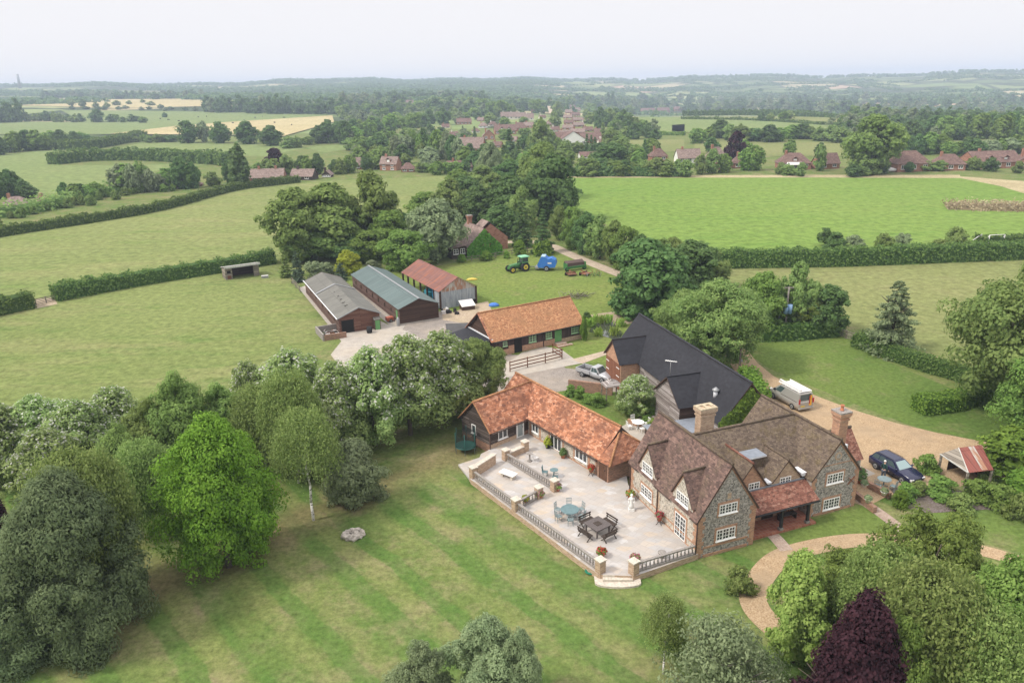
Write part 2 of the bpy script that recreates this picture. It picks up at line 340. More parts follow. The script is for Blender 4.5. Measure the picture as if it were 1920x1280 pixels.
leaf('leaf_purple', (0.016, 0.008, 0.013), (0.085, 0.036, 0.050))
leaf('leaf_fir', (0.092, 0.172, 0.061), (0.224, 0.330, 0.119))
leaf('leaf_blue_fir', (0.081, 0.130, 0.079), (0.191, 0.251, 0.152))
leaf('leaf_hedge', (0.079, 0.139, 0.037), (0.191, 0.271, 0.074))
leaf('leaf_privet', (0.099, 0.178, 0.029), (0.251, 0.370, 0.064))
leaf('leaf_ivy', (0.079, 0.191, 0.024), (0.198, 0.383, 0.059))
leaf('leaf_yellowing', (0.117, 0.174, 0.042), (0.277, 0.350, 0.087), (0.528, 0.396, 0.066), 0.92)
leaf('petal_red', (0.45, 0.03, 0.05), (0.62, 0.10, 0.12))
leaf('petal_pink', (0.50, 0.14, 0.22), (0.68, 0.35, 0.42))
leaf('petal_mixed', (0.45, 0.08, 0.03), (0.6, 0.28, 0.1))
leaf('petal_white', (0.5, 0.5, 0.46), (0.7, 0.7, 0.66))
leaf('dry_stalks', (0.30, 0.235, 0.14), (0.56, 0.47, 0.31))
leaf('reeds', (0.2, 0.31, 0.05), (0.42, 0.54, 0.13))
plain('bark', (0.10, 0.08, 0.062), 0.9, scale=6)
plain('grey_bark', (0.21, 0.19, 0.165), 0.9, scale=6)
def birchbark():
    N = Nodes('birch_bark', 0.7)
    c = N.mix(N.ramp(N.noise('obj', 3.0, 3, 0.6, stretch=(1, 1, 2.4)), [(0.5, 0.0), (0.6, 1.0)]), (0.62, 0.60, 0.56), (0.06, 0.05, 0.045))
    return N.done(c)
birchbark()
plain('white_paint', (0.78, 0.77, 0.75), 0.45, var=0.05)
plain('cream_stone', (0.50, 0.445, 0.375), 0.9, var=0.25, scale=6)
plain('grey_stone', (0.25, 0.225, 0.205), 0.9, var=0.35, scale=8)
plain('rock', (0.36, 0.32, 0.28), 0.95, var=0.5, scale=3)
plain('lead', (0.20, 0.22, 0.255), 0.55, var=0.15)
plain('flashing_white', (0.66, 0.67, 0.70), 0.5, var=0.08)
plain('black_paint', (0.025, 0.025, 0.027), 0.5, var=0.2)
plain('dark_void', (0.012, 0.011, 0.010), 0.9, var=0)
plain('gutter_brown', (0.075, 0.045, 0.035), 0.5, var=0.1)
plain('green_paint', (0.12, 0.29, 0.105), 0.5, var=0.12)
plain('pale_green_paint', (0.34, 0.52, 0.30), 0.5, var=0.08)
plain('brown_door', (0.11, 0.055, 0.034), 0.5, var=0.2)
plain('teal_paint', (0.11, 0.175, 0.185), 0.45, var=0.15)
plain('grey_teal', (0.20, 0.25, 0.255), 0.6, var=0.2)
plain('slate_wood', (0.105, 0.088, 0.084), 0.75, var=0.25, scale=8)
plain('dark_wood', (0.05, 0.036, 0.028), 0.7, var=0.3, scale=8)
plain('terracotta', (0.40, 0.155, 0.085), 0.8, var=0.2)
plain('rubber', (0.022, 0.022, 0.023), 0.85, var=0.2)
plain('steel_grey', (0.28, 0.285, 0.29), 0.45, 0.3, var=0.1)
plain('rust', (0.20, 0.085, 0.045), 0.9, var=0.4, scale=6)
plain('tractor_green', (0.055, 0.165, 0.055), 0.4, var=0.12)
plain('tractor_roof', (0.20, 0.44, 0.27), 0.5, var=0.08)
plain('tractor_yellow', (0.66, 0.50, 0.06), 0.5, var=0.08)
plain('baler_blue', (0.035, 0.15, 0.46), 0.4, var=0.15)
plain('baler_pale', (0.30, 0.42, 0.55), 0.5, var=0.1)
plain('bright_blue', (0.02, 0.30, 0.55), 0.5, var=0.1)
plain('cyan_machine', (0.06, 0.36, 0.46), 0.5, var=0.15)
plain('tramp_green', (0.03, 0.12, 0.10), 0.5, var=0.1)
plain('hose_green', (0.02, 0.22, 0.13), 0.5, var=0.1)
plain('silver_paint', (0.44, 0.45, 0.47), 0.3, 0.35, spec=0.5, var=0.04)
plain('beige_silver', (0.38, 0.365, 0.345), 0.3, 0.3, spec=0.5, var=0.04)
plain('navy_paint', (0.012, 0.014, 0.045), 0.22, 0.0, spec=0.6, var=0.05)
plain('red_lamp', (0.42, 0.03, 0.03), 0.3, var=0)
plain('orange_panel', (0.78, 0.40, 0.03), 0.5, var=0)
plain('yellow_plate', (0.70, 0.50, 0.06), 0.5, var=0)
plain('transformer_blue', (0.26, 0.40, 0.62), 0.5, var=0.1)
plain('skin', (0.50, 0.31, 0.23), 0.6, var=0.05)
plain('white_hair', (0.72, 0.70, 0.67), 0.8, var=0.05)
plain('dark_green_cloth', (0.018, 0.052, 0.048), 0.9, var=0.1)
plain('grey_cloth', (0.085, 0.095, 0.12), 0.9, var=0.1)
plain('blue_tarp', (0.06, 0.17, 0.50), 0.6, var=0.15)
plain('yellow_scrap', (0.62, 0.46, 0.09), 0.6, var=0.15)
plain('red_scrap', (0.35, 0.10, 0.06), 0.6, var=0.2)
plain('white_sheet', (0.62, 0.60, 0.585), 0.55, var=0.08)
plain('cream_wall', (0.62, 0.58, 0.50), 0.9, var=0.08)
plain('white_wall', (0.72, 0.71, 0.68), 0.8, var=0.06)
plain('lichen_cap', (0.40, 0.33, 0.23), 0.9, var=0.35, scale=5)
plain('cow_dark', (0.035, 0.025, 0.02), 0.9, var=0.2)
def quarry():
    N = Nodes('quarry_tiles', 0.7)
    b = N.bricktex('UV', 0.3, 0.3, 0.012, offset=0.0)
    return N.done(N.mix(b.outputs['Fac'], N.mix(b.outputs['Color'], (0.25, 0.08, 0.05), (0.38, 0.16, 0.10)), (0.3, 0.22, 0.17)))
quarry()
def glassmat(name, col):
    N = Nodes(name, 0.08, 0.8); return N.done(col)
glassmat('window_glass', (0.035, 0.038, 0.042)); glassmat('pale_glass', (0.26, 0.30, 0.30)); glassmat('car_glass', (0.05, 0.075, 0.08)); glassmat('screen_glass', (0.22, 0.30, 0.30))
def watermat():
    N = Nodes('pond_water', 0.05, 0.6); N.bump(N.noise('pos', 3, 2), 0.1, 0.02); return N.done((0.05, 0.055, 0.04))
watermat()
def netmat():
    N = Nodes('safety_net', 0.8)
    N.done((0.02, 0.03, 0.028))
    tr = N.n('ShaderNodeBsdfTransparent'); mxs = N.n('ShaderNodeMixShader'); mxs.inputs[0].default_value = 0.55
    N.l(tr.outputs[0], mxs.inputs[1]); N.l(N.b.outputs[0], mxs.inputs[2])
    out = [n for n in N.t.nodes if n.type == 'OUTPUT_MATERIAL'][0]; N.l(mxs.outputs[0], out.inputs[0])
netmat()

# ---------------------------------------------------------------- mesh helpers
class MB:
    def __init__(s): s.v = []; s.f = []; s.m = []; s.sm = []; s.mats = []
    def mi(s, m):
        if m not in s.mats: s.mats.append(m)
        return s.mats.index(m)
    def poly(s, pts, m, smooth=False):
        i = len(s.v); s.v += [tuple(p) for p in pts]; s.f.append(list(range(i, i + len(pts)))); s.m.append(s.mi(m)); s.sm.append(smooth); return s
    def box(s, x0, y0, z0, x1, y1, z1, m, top=None):
        if x0 > x1: x0, x1 = x1, x0
        if y0 > y1: y0, y1 = y1, y0
        p = [(x0, y0, z0), (x1, y0, z0), (x1, y1, z0), (x0, y1, z0), (x0, y0, z1), (x1, y0, z1), (x1, y1, z1), (x0, y1, z1)]
        for k, f in enumerate(((3, 2, 1, 0), (4, 5, 6, 7), (0, 1, 5, 4), (1, 2, 6, 5), (2, 3, 7, 6), (3, 0, 4, 7))):
            s.poly([p[j] for j in f], top if (top and k == 1) else m)
        return s
    def obox(s, c, ax, L, W, H, m):
        """box with base centre c, long axis angle ax"""
        a = np.array([math.cos(ax), math.sin(ax), 0]); b = np.array([-math.sin(ax), math.cos(ax), 0]); c = np.array(c, float)
        p = [c + a * i * L / 2 + b * j * W / 2 + np.array([0, 0, k]) for k in (0, H) for (i, j) in ((-1, -1), (1, -1), (1, 1), (-1, 1))]
        for f in ((3, 2, 1, 0), (4, 5, 6, 7), (0, 1, 5, 4), (1, 2, 6, 5), (2, 3, 7, 6), (3, 0, 4, 7)): s.poly([p[j] for j in f], m)
        return s
    def bar(s, p0, p1, w, h, m):
        """square bar from p0 to p1"""
        p0 = np.array(p0, float); p1 = np.array(p1, float); d = p1 - p0; d /= max(1e-9, np.linalg.norm(d))
        ref = np.array([0, 0, 1.0]) if abs(d[2]) < 0.95 else np.array([0, 1.0, 0])
        a = np.cross(d, ref); a /= np.linalg.norm(a); b = np.cross(a, d)
        p = [q + a * i * w / 2 + b * j * h / 2 for q in (p0, p1) for (i, j) in ((-1, -1), (1, -1), (1, 1), (-1, 1))]
        for f in ((0, 1, 2, 3), (7, 6, 5, 4), (4, 5, 1, 0), (5, 6, 2, 1), (6, 7, 3, 2), (7, 4, 0, 3)): s.poly([p[j] for j in f], m)
        return s
    def cyl(s, p0, p1, r0, r1, m, n=10, caps=True, smooth=True):
        p0 = np.array(p0, float); p1 = np.array(p1, float); d = p1 - p0; d /= max(1e-9, np.linalg.norm(d))
        ref = np.array([0, 0, 1.0]) if abs(d[2]) < 0.9 else np.array([0, 1.0, 0])
        a = np.cross(d, ref); a /= np.linalg.norm(a); b = np.cross(d, a)
        ring = [(math.cos(2 * math.pi * k / n), math.sin(2 * math.pi * k / n)) for k in range(n)]
        A = [p0 + (a * x + b * y) * r0 for x, y in ring]; B = [p1 + (a * x + b * y) * r1 for x, y in ring]
        i = len(s.v); s.v += [tuple(p) for p in A + B]; mi = s.mi(m)
        for k in range(n):
            j = (k + 1) % n; s.f.append([i + k, i + j, i + n + j, i + n + k]); s.m.append(mi); s.sm.append(smooth)
        if caps:
            s.f.append([i + k for k in range(n)][::-1]); s.m.append(mi); s.sm.append(False)
            s.f.append([i + n + k for k in range(n)]); s.m.append(mi); s.sm.append(False)
        return s
    def tube(s, pts, r, m, n=6):
        for k in range(len(pts) - 1): s.cyl(pts[k], pts[k + 1], r if not isinstance(r, list) else r[k], r if not isinstance(r, list) else r[k + 1], m, n)
        return s
    def lathe(s, prof, c, m, n=14):
        i = len(s.v); mi = s.mi(m)
        for (r, z) in prof:
            for k in range(n): s.v.append((c[0] + r * math.cos(2 * math.pi * k / n), c[1] + r * math.sin(2 * math.pi * k / n), c[2] + z))
        for a in range(len(prof) - 1):
            for k in range(n):
                j = (k + 1) % n; s.f.append([i + a * n + k, i + a * n + j, i + (a + 1) * n + j, i + (a + 1) * n + k]); s.m.append(mi); s.sm.append(True)
        s.f.append([i + k for k in range(n)][::-1]); s.m.append(mi); s.sm.append(False)
        s.f.append([i + (len(prof) - 1) * n + k for k in range(n)]); s.m.append(mi); s.sm.append(False)
        return s
    def ball(s, c, r, m, n=10, k=6, sc=(1, 1, 1)):
        prof = [(max(0.001, math.sin(math.pi * a / k)) * r, -math.cos(math.pi * a / k) * r) for a in range(k + 1)]
        i0 = len(s.v); s.lathe(prof, (0, 0, 0), m, n)
        for q in range(i0, len(s.v)):
            x, y, z = s.v[q]; s.v[q] = (x * sc[0] + c[0], y * sc[1] + c[1], z * sc[2] + c[2])
        return s
    def extrude(s, poly, d, m):
        """closed polygon of 3D points swept by vector d"""
        d = np.array(d, float); P = [np.array(p, float) for p in poly]; Q = [p + d for p in P]; n = len(P)
        s.poly(P[::-1], m); s.poly(Q, m)
        for k in range(n): s.poly([P[k], P[(k + 1) % n], Q[(k + 1) % n], Q[k]], m)
        return s
    def build(s, name, parent=None, smooth=False):
        me = bpy.data.meshes.new(name); me.from_pydata(s.v, [], s.f)
        for m in s.mats: me.materials.append(MATS[m])
        me.polygons.foreach_set('material_index', s.m)
        me.polygons.foreach_set('use_smooth', [True] * len(s.f) if smooth else s.sm)
        uv = me.uv_layers.new(name='UVMap'); V = np.array(s.v); arr = []
        for f in s.f:
            P = V[f]; n = np.zeros(3)
            for k in range(len(f)): n += np.cross(P[k], P[(k + 1) % len(f)])
            L = np.linalg.norm(n); n = n / L if L > 1e-12 else np.array([0, 0, 1.0])
            if abs(n[2]) > 0.985: t = np.array([1.0, 0, 0]); b = np.array([0, 1.0, 0])
            else:
                t = np.cross([0, 0, 1.0], n); t /= np.linalg.norm(t); b = np.cross(n, t)
            arr.append(np.stack([P @ t, P @ b], 1))
        uv.data.foreach_set('uv', np.concatenate(arr).ravel())
        me.update()
        o = bpy.data.objects.new(name, me); C.objects.link(o)
        if parent: o.parent = parent
        return o

def thing(name, label, cat, loc=(0, 0, 0), rz=0.0, group=None):
    o = bpy.data.objects.new(name, None); C.objects.link(o); o.location = loc; o.rotation_euler = (0, 0, rz)
    o.empty_display_size = 0.2; o['label'] = label; o['category'] = cat
    if group: o['group'] = group
    return o
def tag(o, label, cat, group=None, kind=None):
    o['label'] = label; o['category'] = cat
    if group: o['group'] = group
    if kind: o['kind'] = kind
    return o
def struct(o): o['kind'] = 'structure'; return o
def dup(root, loc, rz=None, label=None, scale=None):
    kids = KIDS(root)
    r = root.copy(); C.objects.link(r); r.location = loc
    if rz is not None: r.rotation_euler = (0, 0, rz)
    if scale: r.scale = scale
    if label: r['label'] = label
    for ch in kids:
        c = ch.copy(); C.objects.link(c); c.parent = r
        for g in KIDS(ch):
            d = g.copy(); C.objects.link(d); d.parent = c
    return r
def KIDS(o): return [x for x in C.objects if x.parent == o]

def at3(px, py, z=0.0): p = gnd(px, py, z); return (p[0], p[1], z)
def sheet(name, pix, mat, z, res=None):
    pts = [(*gnd(x, y), z) for x, y in pix]
    a = sum(pts[i][0] * pts[(i + 1) % len(pts)][1] - pts[(i + 1) % len(pts)][0] * pts[i][1] for i in range(len(pts)))
    if a < 0: pts = pts[::-1]
    return struct(MB().poly(pts, mat).build(name))
def smooth_line(pts, n=8):
    P = [np.array(p, float) for p in pts]; P = [2 * P[0] - P[1]] + P + [2 * P[-1] - P[-2]]; out = []
    for i in range(1, len(P) - 2):
        for k in range(n):
            t = k / n; a, b, c, d = P[i - 1:i + 3]
            out.append(0.5 * (2 * b + (c - a) * t + (2 * a - 5 * b + 4 * c - d) * t * t + (3 * b - a - 3 * c + d) * t ** 3))
    out.append(P[-2]); return out
def ribbon(name, pix, width, mat, z, world=False):
    pts = smooth_line([np.array(p if world else gnd(*p)) for p in pix]); mb = MB(); L = []; Rr = []
    for i, p in enumerate(pts):
        d = pts[min(i + 1, len(pts) - 1)] - pts[max(i - 1, 0)]; d /= np.linalg.norm(d); n = np.array([-d[1], d[0]])
        ww = width if not callable(width) else width(i / (len(pts) - 1))
        L.append((*(p + n * ww / 2), z)); Rr.append((*(p - n * ww / 2), z))
    for i in range(len(pts) - 1): mb.poly([Rr[i], Rr[i + 1], L[i + 1], L[i]], mat)
    return struct(mb.build(name))
# ---------------------------------------------------------------- terrain
import bmesh
def sst(a, b, x):
    t = min(1, max(0, (x - a) / (b - a))); return t * t * (3 - 2 * t)
def terr(x, y):
    r = math.hypot(x, y); az = math.degrees(math.atan2(x, y))
    if r < 650 or abs(az) > 70: 
        if r < 650: return 0.0
    left = 1 - sst(-8, 14, az)
    z = left * 13 * sst(760, 1500, r) - (1 - left) * 24 * sst(650, 1350, r)
    top = left * 43 + (1 - left) * 62 + 4 * math.sin(az * 0.42 + 1) + 3 * math.sin(az * 1.1)
    z += top * sst(1500, 3700, r) + 3.0 * math.sin(x * 0.004 + 1) * math.sin(y * 0.0031) * sst(900, 1600, r)
    z -= 60 * sst(3800, 7000, r)
    return z
def gt(px, py):
    """ground point on the rolling far terrain seen at a pixel"""
    d = FW + RT * ((px - 960) / FPX) + UP * ((640 - py) / FPX)
    if d[2] < 0:
        t = -CAMH / d[2]
        if t * math.hypot(d[0], d[1]) < 650: return (d[0] * t, d[1] * t, 0.0)
    k = 600.0 / math.hypot(d[0], d[1]); st = 4 / math.hypot(d[0], d[1])
    while k * math.hypot(d[0], d[1]) < 6000:
        p = d * k
        if p[2] + CAMH <= terr(p[0], p[1]): return (p[0], p[1], terr(p[0], p[1]))
        k += st
    p = d * k; return (p[0], p[1], terr(p[0], p[1]))

def far_fields_mat():
    N = Nodes('far_fields', 0.95, 0.05)
    v = N.voro('pos', 0.0048, stretch=(1, 0.62, 0)); sp = N.n('ShaderNodeSeparateColor'); N.l(v, sp.inputs[0])
    e = N.voro('pos', 0.0048, 'Distance', 'DISTANCE_TO_EDGE', stretch=(1, 0.62, 0))
    c = N.ramp(sp.outputs[0], [(0.0, (0.13, 0.17, 0.06)), (0.3, (0.20, 0.24, 0.09)), (0.5, (0.26, 0.28, 0.12)), (0.68, (0.38, 0.33, 0.19)), (0.8, (0.17, 0.22, 0.08)), (0.92, (0.42, 0.30, 0.20))], 'CONSTANT')
    c = N.mix(N.ramp(e, [(0.02, 1.0), (0.045, 0.0)]), c, (0.045, 0.065, 0.025))
    c = N.mix(N.ramp(N.noise('pos', 0.0035, 5, 0.65), [(0.52, 0.0), (0.56, 1.0)]), c, (0.05, 0.07, 0.028))
    c = N.mix(1.0, c, N.ramp(N.noise('pos', 0.04, 4, 0.7), [(0.3, 0.75), (0.7, 1.2)]), 'MULTIPLY')
    return N.done(c)
far_fields_mat()

def make_ground():
    radii = [0, 15, 40, 80, 140, 220, 320, 420, 520, 600, 640] + list(range(680, 4200, 45)) + list(range(4200, 9001, 600))
    angs = [a * 0.75 for a in range(-74, 75)] + [60 + 12 * k for k in range(0, 21)]
    vs = []; fs = []; mi = []
    n = len(angs)
    for r in radii:
        for a in angs:
            x = r * math.sin(R(a)); y = r * math.cos(R(a)); vs.append((x, y, terr(x, y)))
    for i in range(len(radii) - 1):
        for j in range(n):
            k = (j + 1) % n
            fs.append((i * n + j, (i + 1) * n + j, (i + 1) * n + k, i * n + k)); mi.append(0 if radii[i] < 600 else 1)
    me = bpy.data.meshes.new('ground'); me.from_pydata(vs, [], fs); me.materials.append(MATS['lawn_grass']); me.materials.append(MATS['far_fields'])
    me.polygons.foreach_set('material_index', mi); me.polygons.foreach_set('use_smooth', [True] * len(fs))
    me.flip_normals() if me.polygons[200].normal.z < 0 else None
    o = bpy.data.objects.new('ground', me); C.objects.link(o); return struct(o)
make_ground()

def drape(name, pix, mat, off=0.5):
    pts = [gt(*p) for p in pix]; bm = bmesh.new()
    f = bm.faces.new([bm.verts.new((p[0], p[1], 0)) for p in pts]); bm.normal_update()
    if f.normal.z < 0: f.normal_flip()
    bmesh.ops.triangulate(bm, faces=bm.faces[:])
    for _ in range(4):
        es = [e for e in bm.edges if e.calc_length() > 60]
        if not es: break
        bmesh.ops.subdivide_edges(bm, edges=es, cuts=1, use_grid_fill=False); bmesh.ops.triangulate(bm, faces=bm.faces[:])
    for v in bm.verts: v.co.z = terr(v.co.x, v.co.y) + off
    me = bpy.data.meshes.new(name); bm.to_mesh(me); bm.free(); me.materials.append(MATS[mat])
    o = bpy.data.objects.new(name, me); C.objects.link(o); return struct(o)
def zq(ox, oy, s, pts): return [(ox + x / s, oy + y / s) for x, y in pts]
Z1 = lambda *p: zq(0, 120, 3.0, p)
Z2 = lambda *p: zq(640, 120, 3.0, p)
Z3 = lambda *p: zq(1280, 120, 3.0, p)

# ---------------------------------------------------------------- fields, lawns, drives
sheet('paddock', [(-260, 640), (0, 584), (100, 566), (300, 528), (500, 500), (560, 530), (640, 632), (612, 650), (560, 690), (300, 800), (-300, 860)], 'paddock_grass', 0.008)
sheet('meadow', [(-300, 500), (0, 446), (300, 396), (440, 350), (640, 338), (840, 330), (880, 345), (820, 400), (760, 440), (700, 520), (500, 505), (300, 532), (100, 568), (0, 588), (-260, 640)], 'meadow_grass', 0.012)
sheet('field', [(1060, 333), (1300, 333), (1530, 331), (1700, 330), (1800, 333), (1870, 348), (1960, 372), (2080, 420), (2080, 470), (1500, 472), (1300, 470), (1180, 435), (1085, 405), (1060, 365)], 'bright_grass', 0.012)
sheet('field', [(1280, 500), (1400, 500), (1700, 495), (2080, 485), (2080, 760), (1880, 720), (1700, 640), (1600, 612), (1420, 615), (1300, 600)], 'olive_field', 0.016)
sheet('verge', [(1790, 330), (2080, 352), (2080, 420), (1960, 375), (1875, 349), (1800, 334)], 'straw_grass', 0.020)
sheet('verge', [(1060, 329.5), (1500, 328), (1800, 328), (1800, 334), (1530, 333), (1060, 333.5)], 'straw_grass', 0.016)
sheet('garden_lawn', [(1385, 650), (1420, 632), (1570, 628), (1600, 630), (1640, 668), (1800, 735), (1860, 762), (2000, 810), (2000, 875), (1850, 830), (1700, 795), (1560, 740), (1440, 690)], 'garden_grass', 0.010)
sheet('garden_lawn', [(1080, 700), (1100, 680), (1200, 760), (1270, 800), (1255, 830), (1180, 815), (1040, 745)], 'garden_grass', 0.006)
sheet('yard_lawn', [(830, 497), (960, 470), (1030, 470), (1060, 478), (1145, 515), (1240, 560), (1260, 640), (1170, 680), (1060, 680), (1000, 690), (700, 640), (700, 560), (640, 520)], 'yard_grass', 0.014)
sheet('front_lawn', [(1440, 1001), (1520, 975), (1610, 945), (1640, 950), (1690, 990), (1670, 1000), (1580, 1010), (1500, 1030)], 'garden_grass', 0.006)
sheet('front_lawn', [(1690, 965), (1800, 958), (2050, 970), (2400, 1050), (2400, 1160), (2050, 1075), (1930, 1040), (1830, 1015), (1720, 1005)], 'garden_grass', 0.006)
# gravel drive sweeping round the house to the lane
sheet('drive', [(1352, 600), (1380, 625), (1400, 655), (1420, 680), (1450, 705), (1490, 725), (1540, 746), (1600, 768), (1680, 793), (1760, 812), (1850, 829), (1990, 860), (2300, 930), (2300, 985), (1990, 910), (1850, 900), (1800, 912), (1750, 912), (1700, 918), (1660, 932), (1625, 950), (1560, 930), (1470, 800), (1400, 780), (1380, 700), (1330, 620)], 'gravel', 0.022)
ribbon('path', [(2420, 1180), (2250, 1140), (2110, 1108), (2010, 1085), (1930, 1058), (1850, 1034), (1770, 1019), (1690, 1012), (1600, 1013), (1520, 1026), (1462, 1046), (1428, 1080), (1412, 1115), (1425, 1150), (1480, 1200)], lambda t: 1.3 + .55 * t, 'gravel', 0.026)
ribbon('stepping_path', [(1440, 995), (1456, 1010), (1475, 1032)], 1.0, 'brick_path', 0.030)
ribbon('stepping_path', [(1612, 936), (1650, 962), (1685, 988), (1720, 1012)], 1.0, 'brick_path', 0.034)
# farm yard
sheet('yard', [(742, 600), (830, 583), (900, 600), (960, 665), (1040, 668), (1060, 690), (1145, 700), (1160, 735), (1075, 730), (1040, 735), (960, 770), (800, 775), (640, 700), (690, 660)], 'yard_gravel', 0.020)
sheet('rubble_strip', [(828, 568), (850, 586), (880, 572), (915, 565), (925, 590), (885, 608), (830, 600)], 'dry_dirt', 0.026)
sheet('concrete_apron', [(560, 540), (572, 536), (735, 612), (760, 620), (800, 640), (760, 700), (690, 760), (620, 665), (640, 640)], 'concrete', 0.030)
sheet('concrete_apron', [(655, 545), (668, 543), (760, 610), (750, 625), (735, 614)], 'concrete', 0.034)
sheet('concrete_apron', [(925, 690), (965, 672), (978, 661), (1022, 650), (1052, 655), (1075, 672), (1092, 681), (940, 710)], 'concrete', 0.034)
sheet('concrete_apron', [(1072, 674), (1138, 657), (1140, 664), (1092, 682)], 'lane_gravel', 0.038)
sheet('tarmac_yard', [(835, 607), (880, 605), (925, 640), (900, 660), (840, 640)], 'tarmac', 0.030)
ribbon('lane', [(1275, 575), (1200, 530), (1145, 508), (1100, 490), (1060, 473), (1040, 463), (1015, 456), (985, 453), (940, 455), (900, 462)], 2.6, 'lane_gravel', 0.022)
sheet('farm_track', [(58, 563), (100, 557), (108, 570), (66, 579)], 'dry_dirt', 0.022)
sheet('flower_bed', [(1668, 915), (1720, 912), (1800, 920), (1900, 945), (2050, 985), (2180, 1020), (2050, 1000), (1850, 955), (1740, 962), (1690, 950)], 'bed_soil', 0.030)
sheet('bare_earth', [(1108, 590), (1180, 580), (1225, 590), (1200, 605), (1120, 612)], 'dry_dirt', 0.018)
struct(MB().poly([(*p, 0.03) for p in (gnd(1104, 622), gnd(1125, 628), gnd(1160, 640), gnd(1168, 625), gnd(1150, 605), gnd(1115, 606))], 'pond_water').build('pond'))
# fields further out
drape('field', Z1((340, 262), (720, 265), (1100, 270), (1600, 277), (1870, 291), (1300, 330), (1000, 350), (620, 400), (300, 402), (-200, 400), (-200, 340), (140, 328), (480, 330)), 'green_field')
drape('field', Z1((620, 398), (1000, 352), (1300, 330), (1870, 293), (1880, 330), (1600, 410), (1000, 402)), 'straw_field', 0.7)
drape('field', Z1((80, 205), (390, 203), (1140, 195), (1160, 240), (640, 252), (100, 236)), 'straw_field')
drape('field', Z1((600, 495), (780, 448), (1000, 442), (1600, 458), (1720, 470), (1500, 520)), 'green_field', 0.02)
drape('field', Z1((-300, 520), (0, 510), (340, 478), (300, 560), (330, 572), (1200, 562), (900, 600), (600, 660), (560, 700), (250, 790), (-300, 640)), 'green_field', 0.03)
drape('field', Z3((-60, 306), (330, 318), (900, 350), (1460, 352), (1460, 372), (800, 378), (-60, 388)), 'green_field', 0.3)
drape('field', Z3((-60, 278), (400, 280), (920, 303), (930, 335), (400, 318), (-60, 302)), 'olive_field', 0.3)
drape('field', Z3((70, 428), (470, 428), (900, 445), (900, 520), (300, 520), (60, 500)), 'olive_field', 0.1)
drape('field', Z2((1640, 300), (1930, 300), (1930, 388), (1690, 388)), 'green_field', 0.3)
drape('field', Z2((1580, 428), (1930, 425), (1930, 490), (1600, 510)), 'olive_field', 0.12)
drape('field', Z2((80, 310), (200, 280), (320, 272), (310, 312)), 'green_field', 0.6)
drape('field', Z2((120, 420), (300, 370), (620, 345), (620, 370), (420, 400), (250, 470), (100, 470)), 'olive_field', 0.3)
drape('field', Z2((-200, 470), (30, 450), (180, 420), (160, 460), (-100, 500)), 'green_field', 0.05)
ribbon('road', [gt(1036, 218)[:2], gt(1031, 209)[:2], gt(1029, 202)[:2], gt(1033, 196)[:2]], 7, 'lane_gravel', 0.3, world=True)
# ---------------------------------------------------------------- foliage
def leaf_mesh(name, P, Nrm, size, tint, mat, aspect=1.6, droop=None):
    """rhombic leaf sprays at points P facing Nrm"""
    n = len(P); rng = RNG
    if np.isscalar(size): size = np.full(n, size)
    size = size * rng.uniform(0.65, 1.35, n)
    t = rng.normal(size=(n, 3))
    if droop is not None: t = t * 0.35 + np.array([0, 0, -1.0]) * droop
    t -= Nrm * np.sum(t * Nrm, 1, keepdims=True); t /= np.linalg.norm(t, axis=1, keepdims=True) + 1e-9
    b = np.cross(Nrm, t)
    a = (t * (size * aspect / 2)[:, None]); c = b * (size / 2)[:, None]; mid = a * 0.15
    V = np.stack([P - a, P - mid + c, P + a, P - mid - c], 1).reshape(-1, 3)
    V[1::4] -= Nrm * (size * 0.12)[:, None]; V[3::4] -= Nrm * (size * 0.12)[:, None]
    me = bpy.data.meshes.new(name)
    me.vertices.add(4 * n); me.vertices.foreach_set('co', V.astype(np.float32).ravel())
    me.loops.add(4 * n); me.loops.foreach_set('vertex_index', np.arange(4 * n, dtype=np.int32))
    me.polygons.add(n); me.polygons.foreach_set('loop_start', np.arange(0, 4 * n, 4, dtype=np.int32))
    me.update(calc_edges=True)
    at = me.attributes.new('tint', 'FLOAT', 'FACE'); at.data.foreach_set('value', np.clip(tint, 0, 1).astype(np.float32))
    me.materials.append(MATS[mat]); return me

def unit(n):
    d = RNG.normal(size=(n, 3)); return d / np.linalg.norm(d, axis=1, keepdims=True)

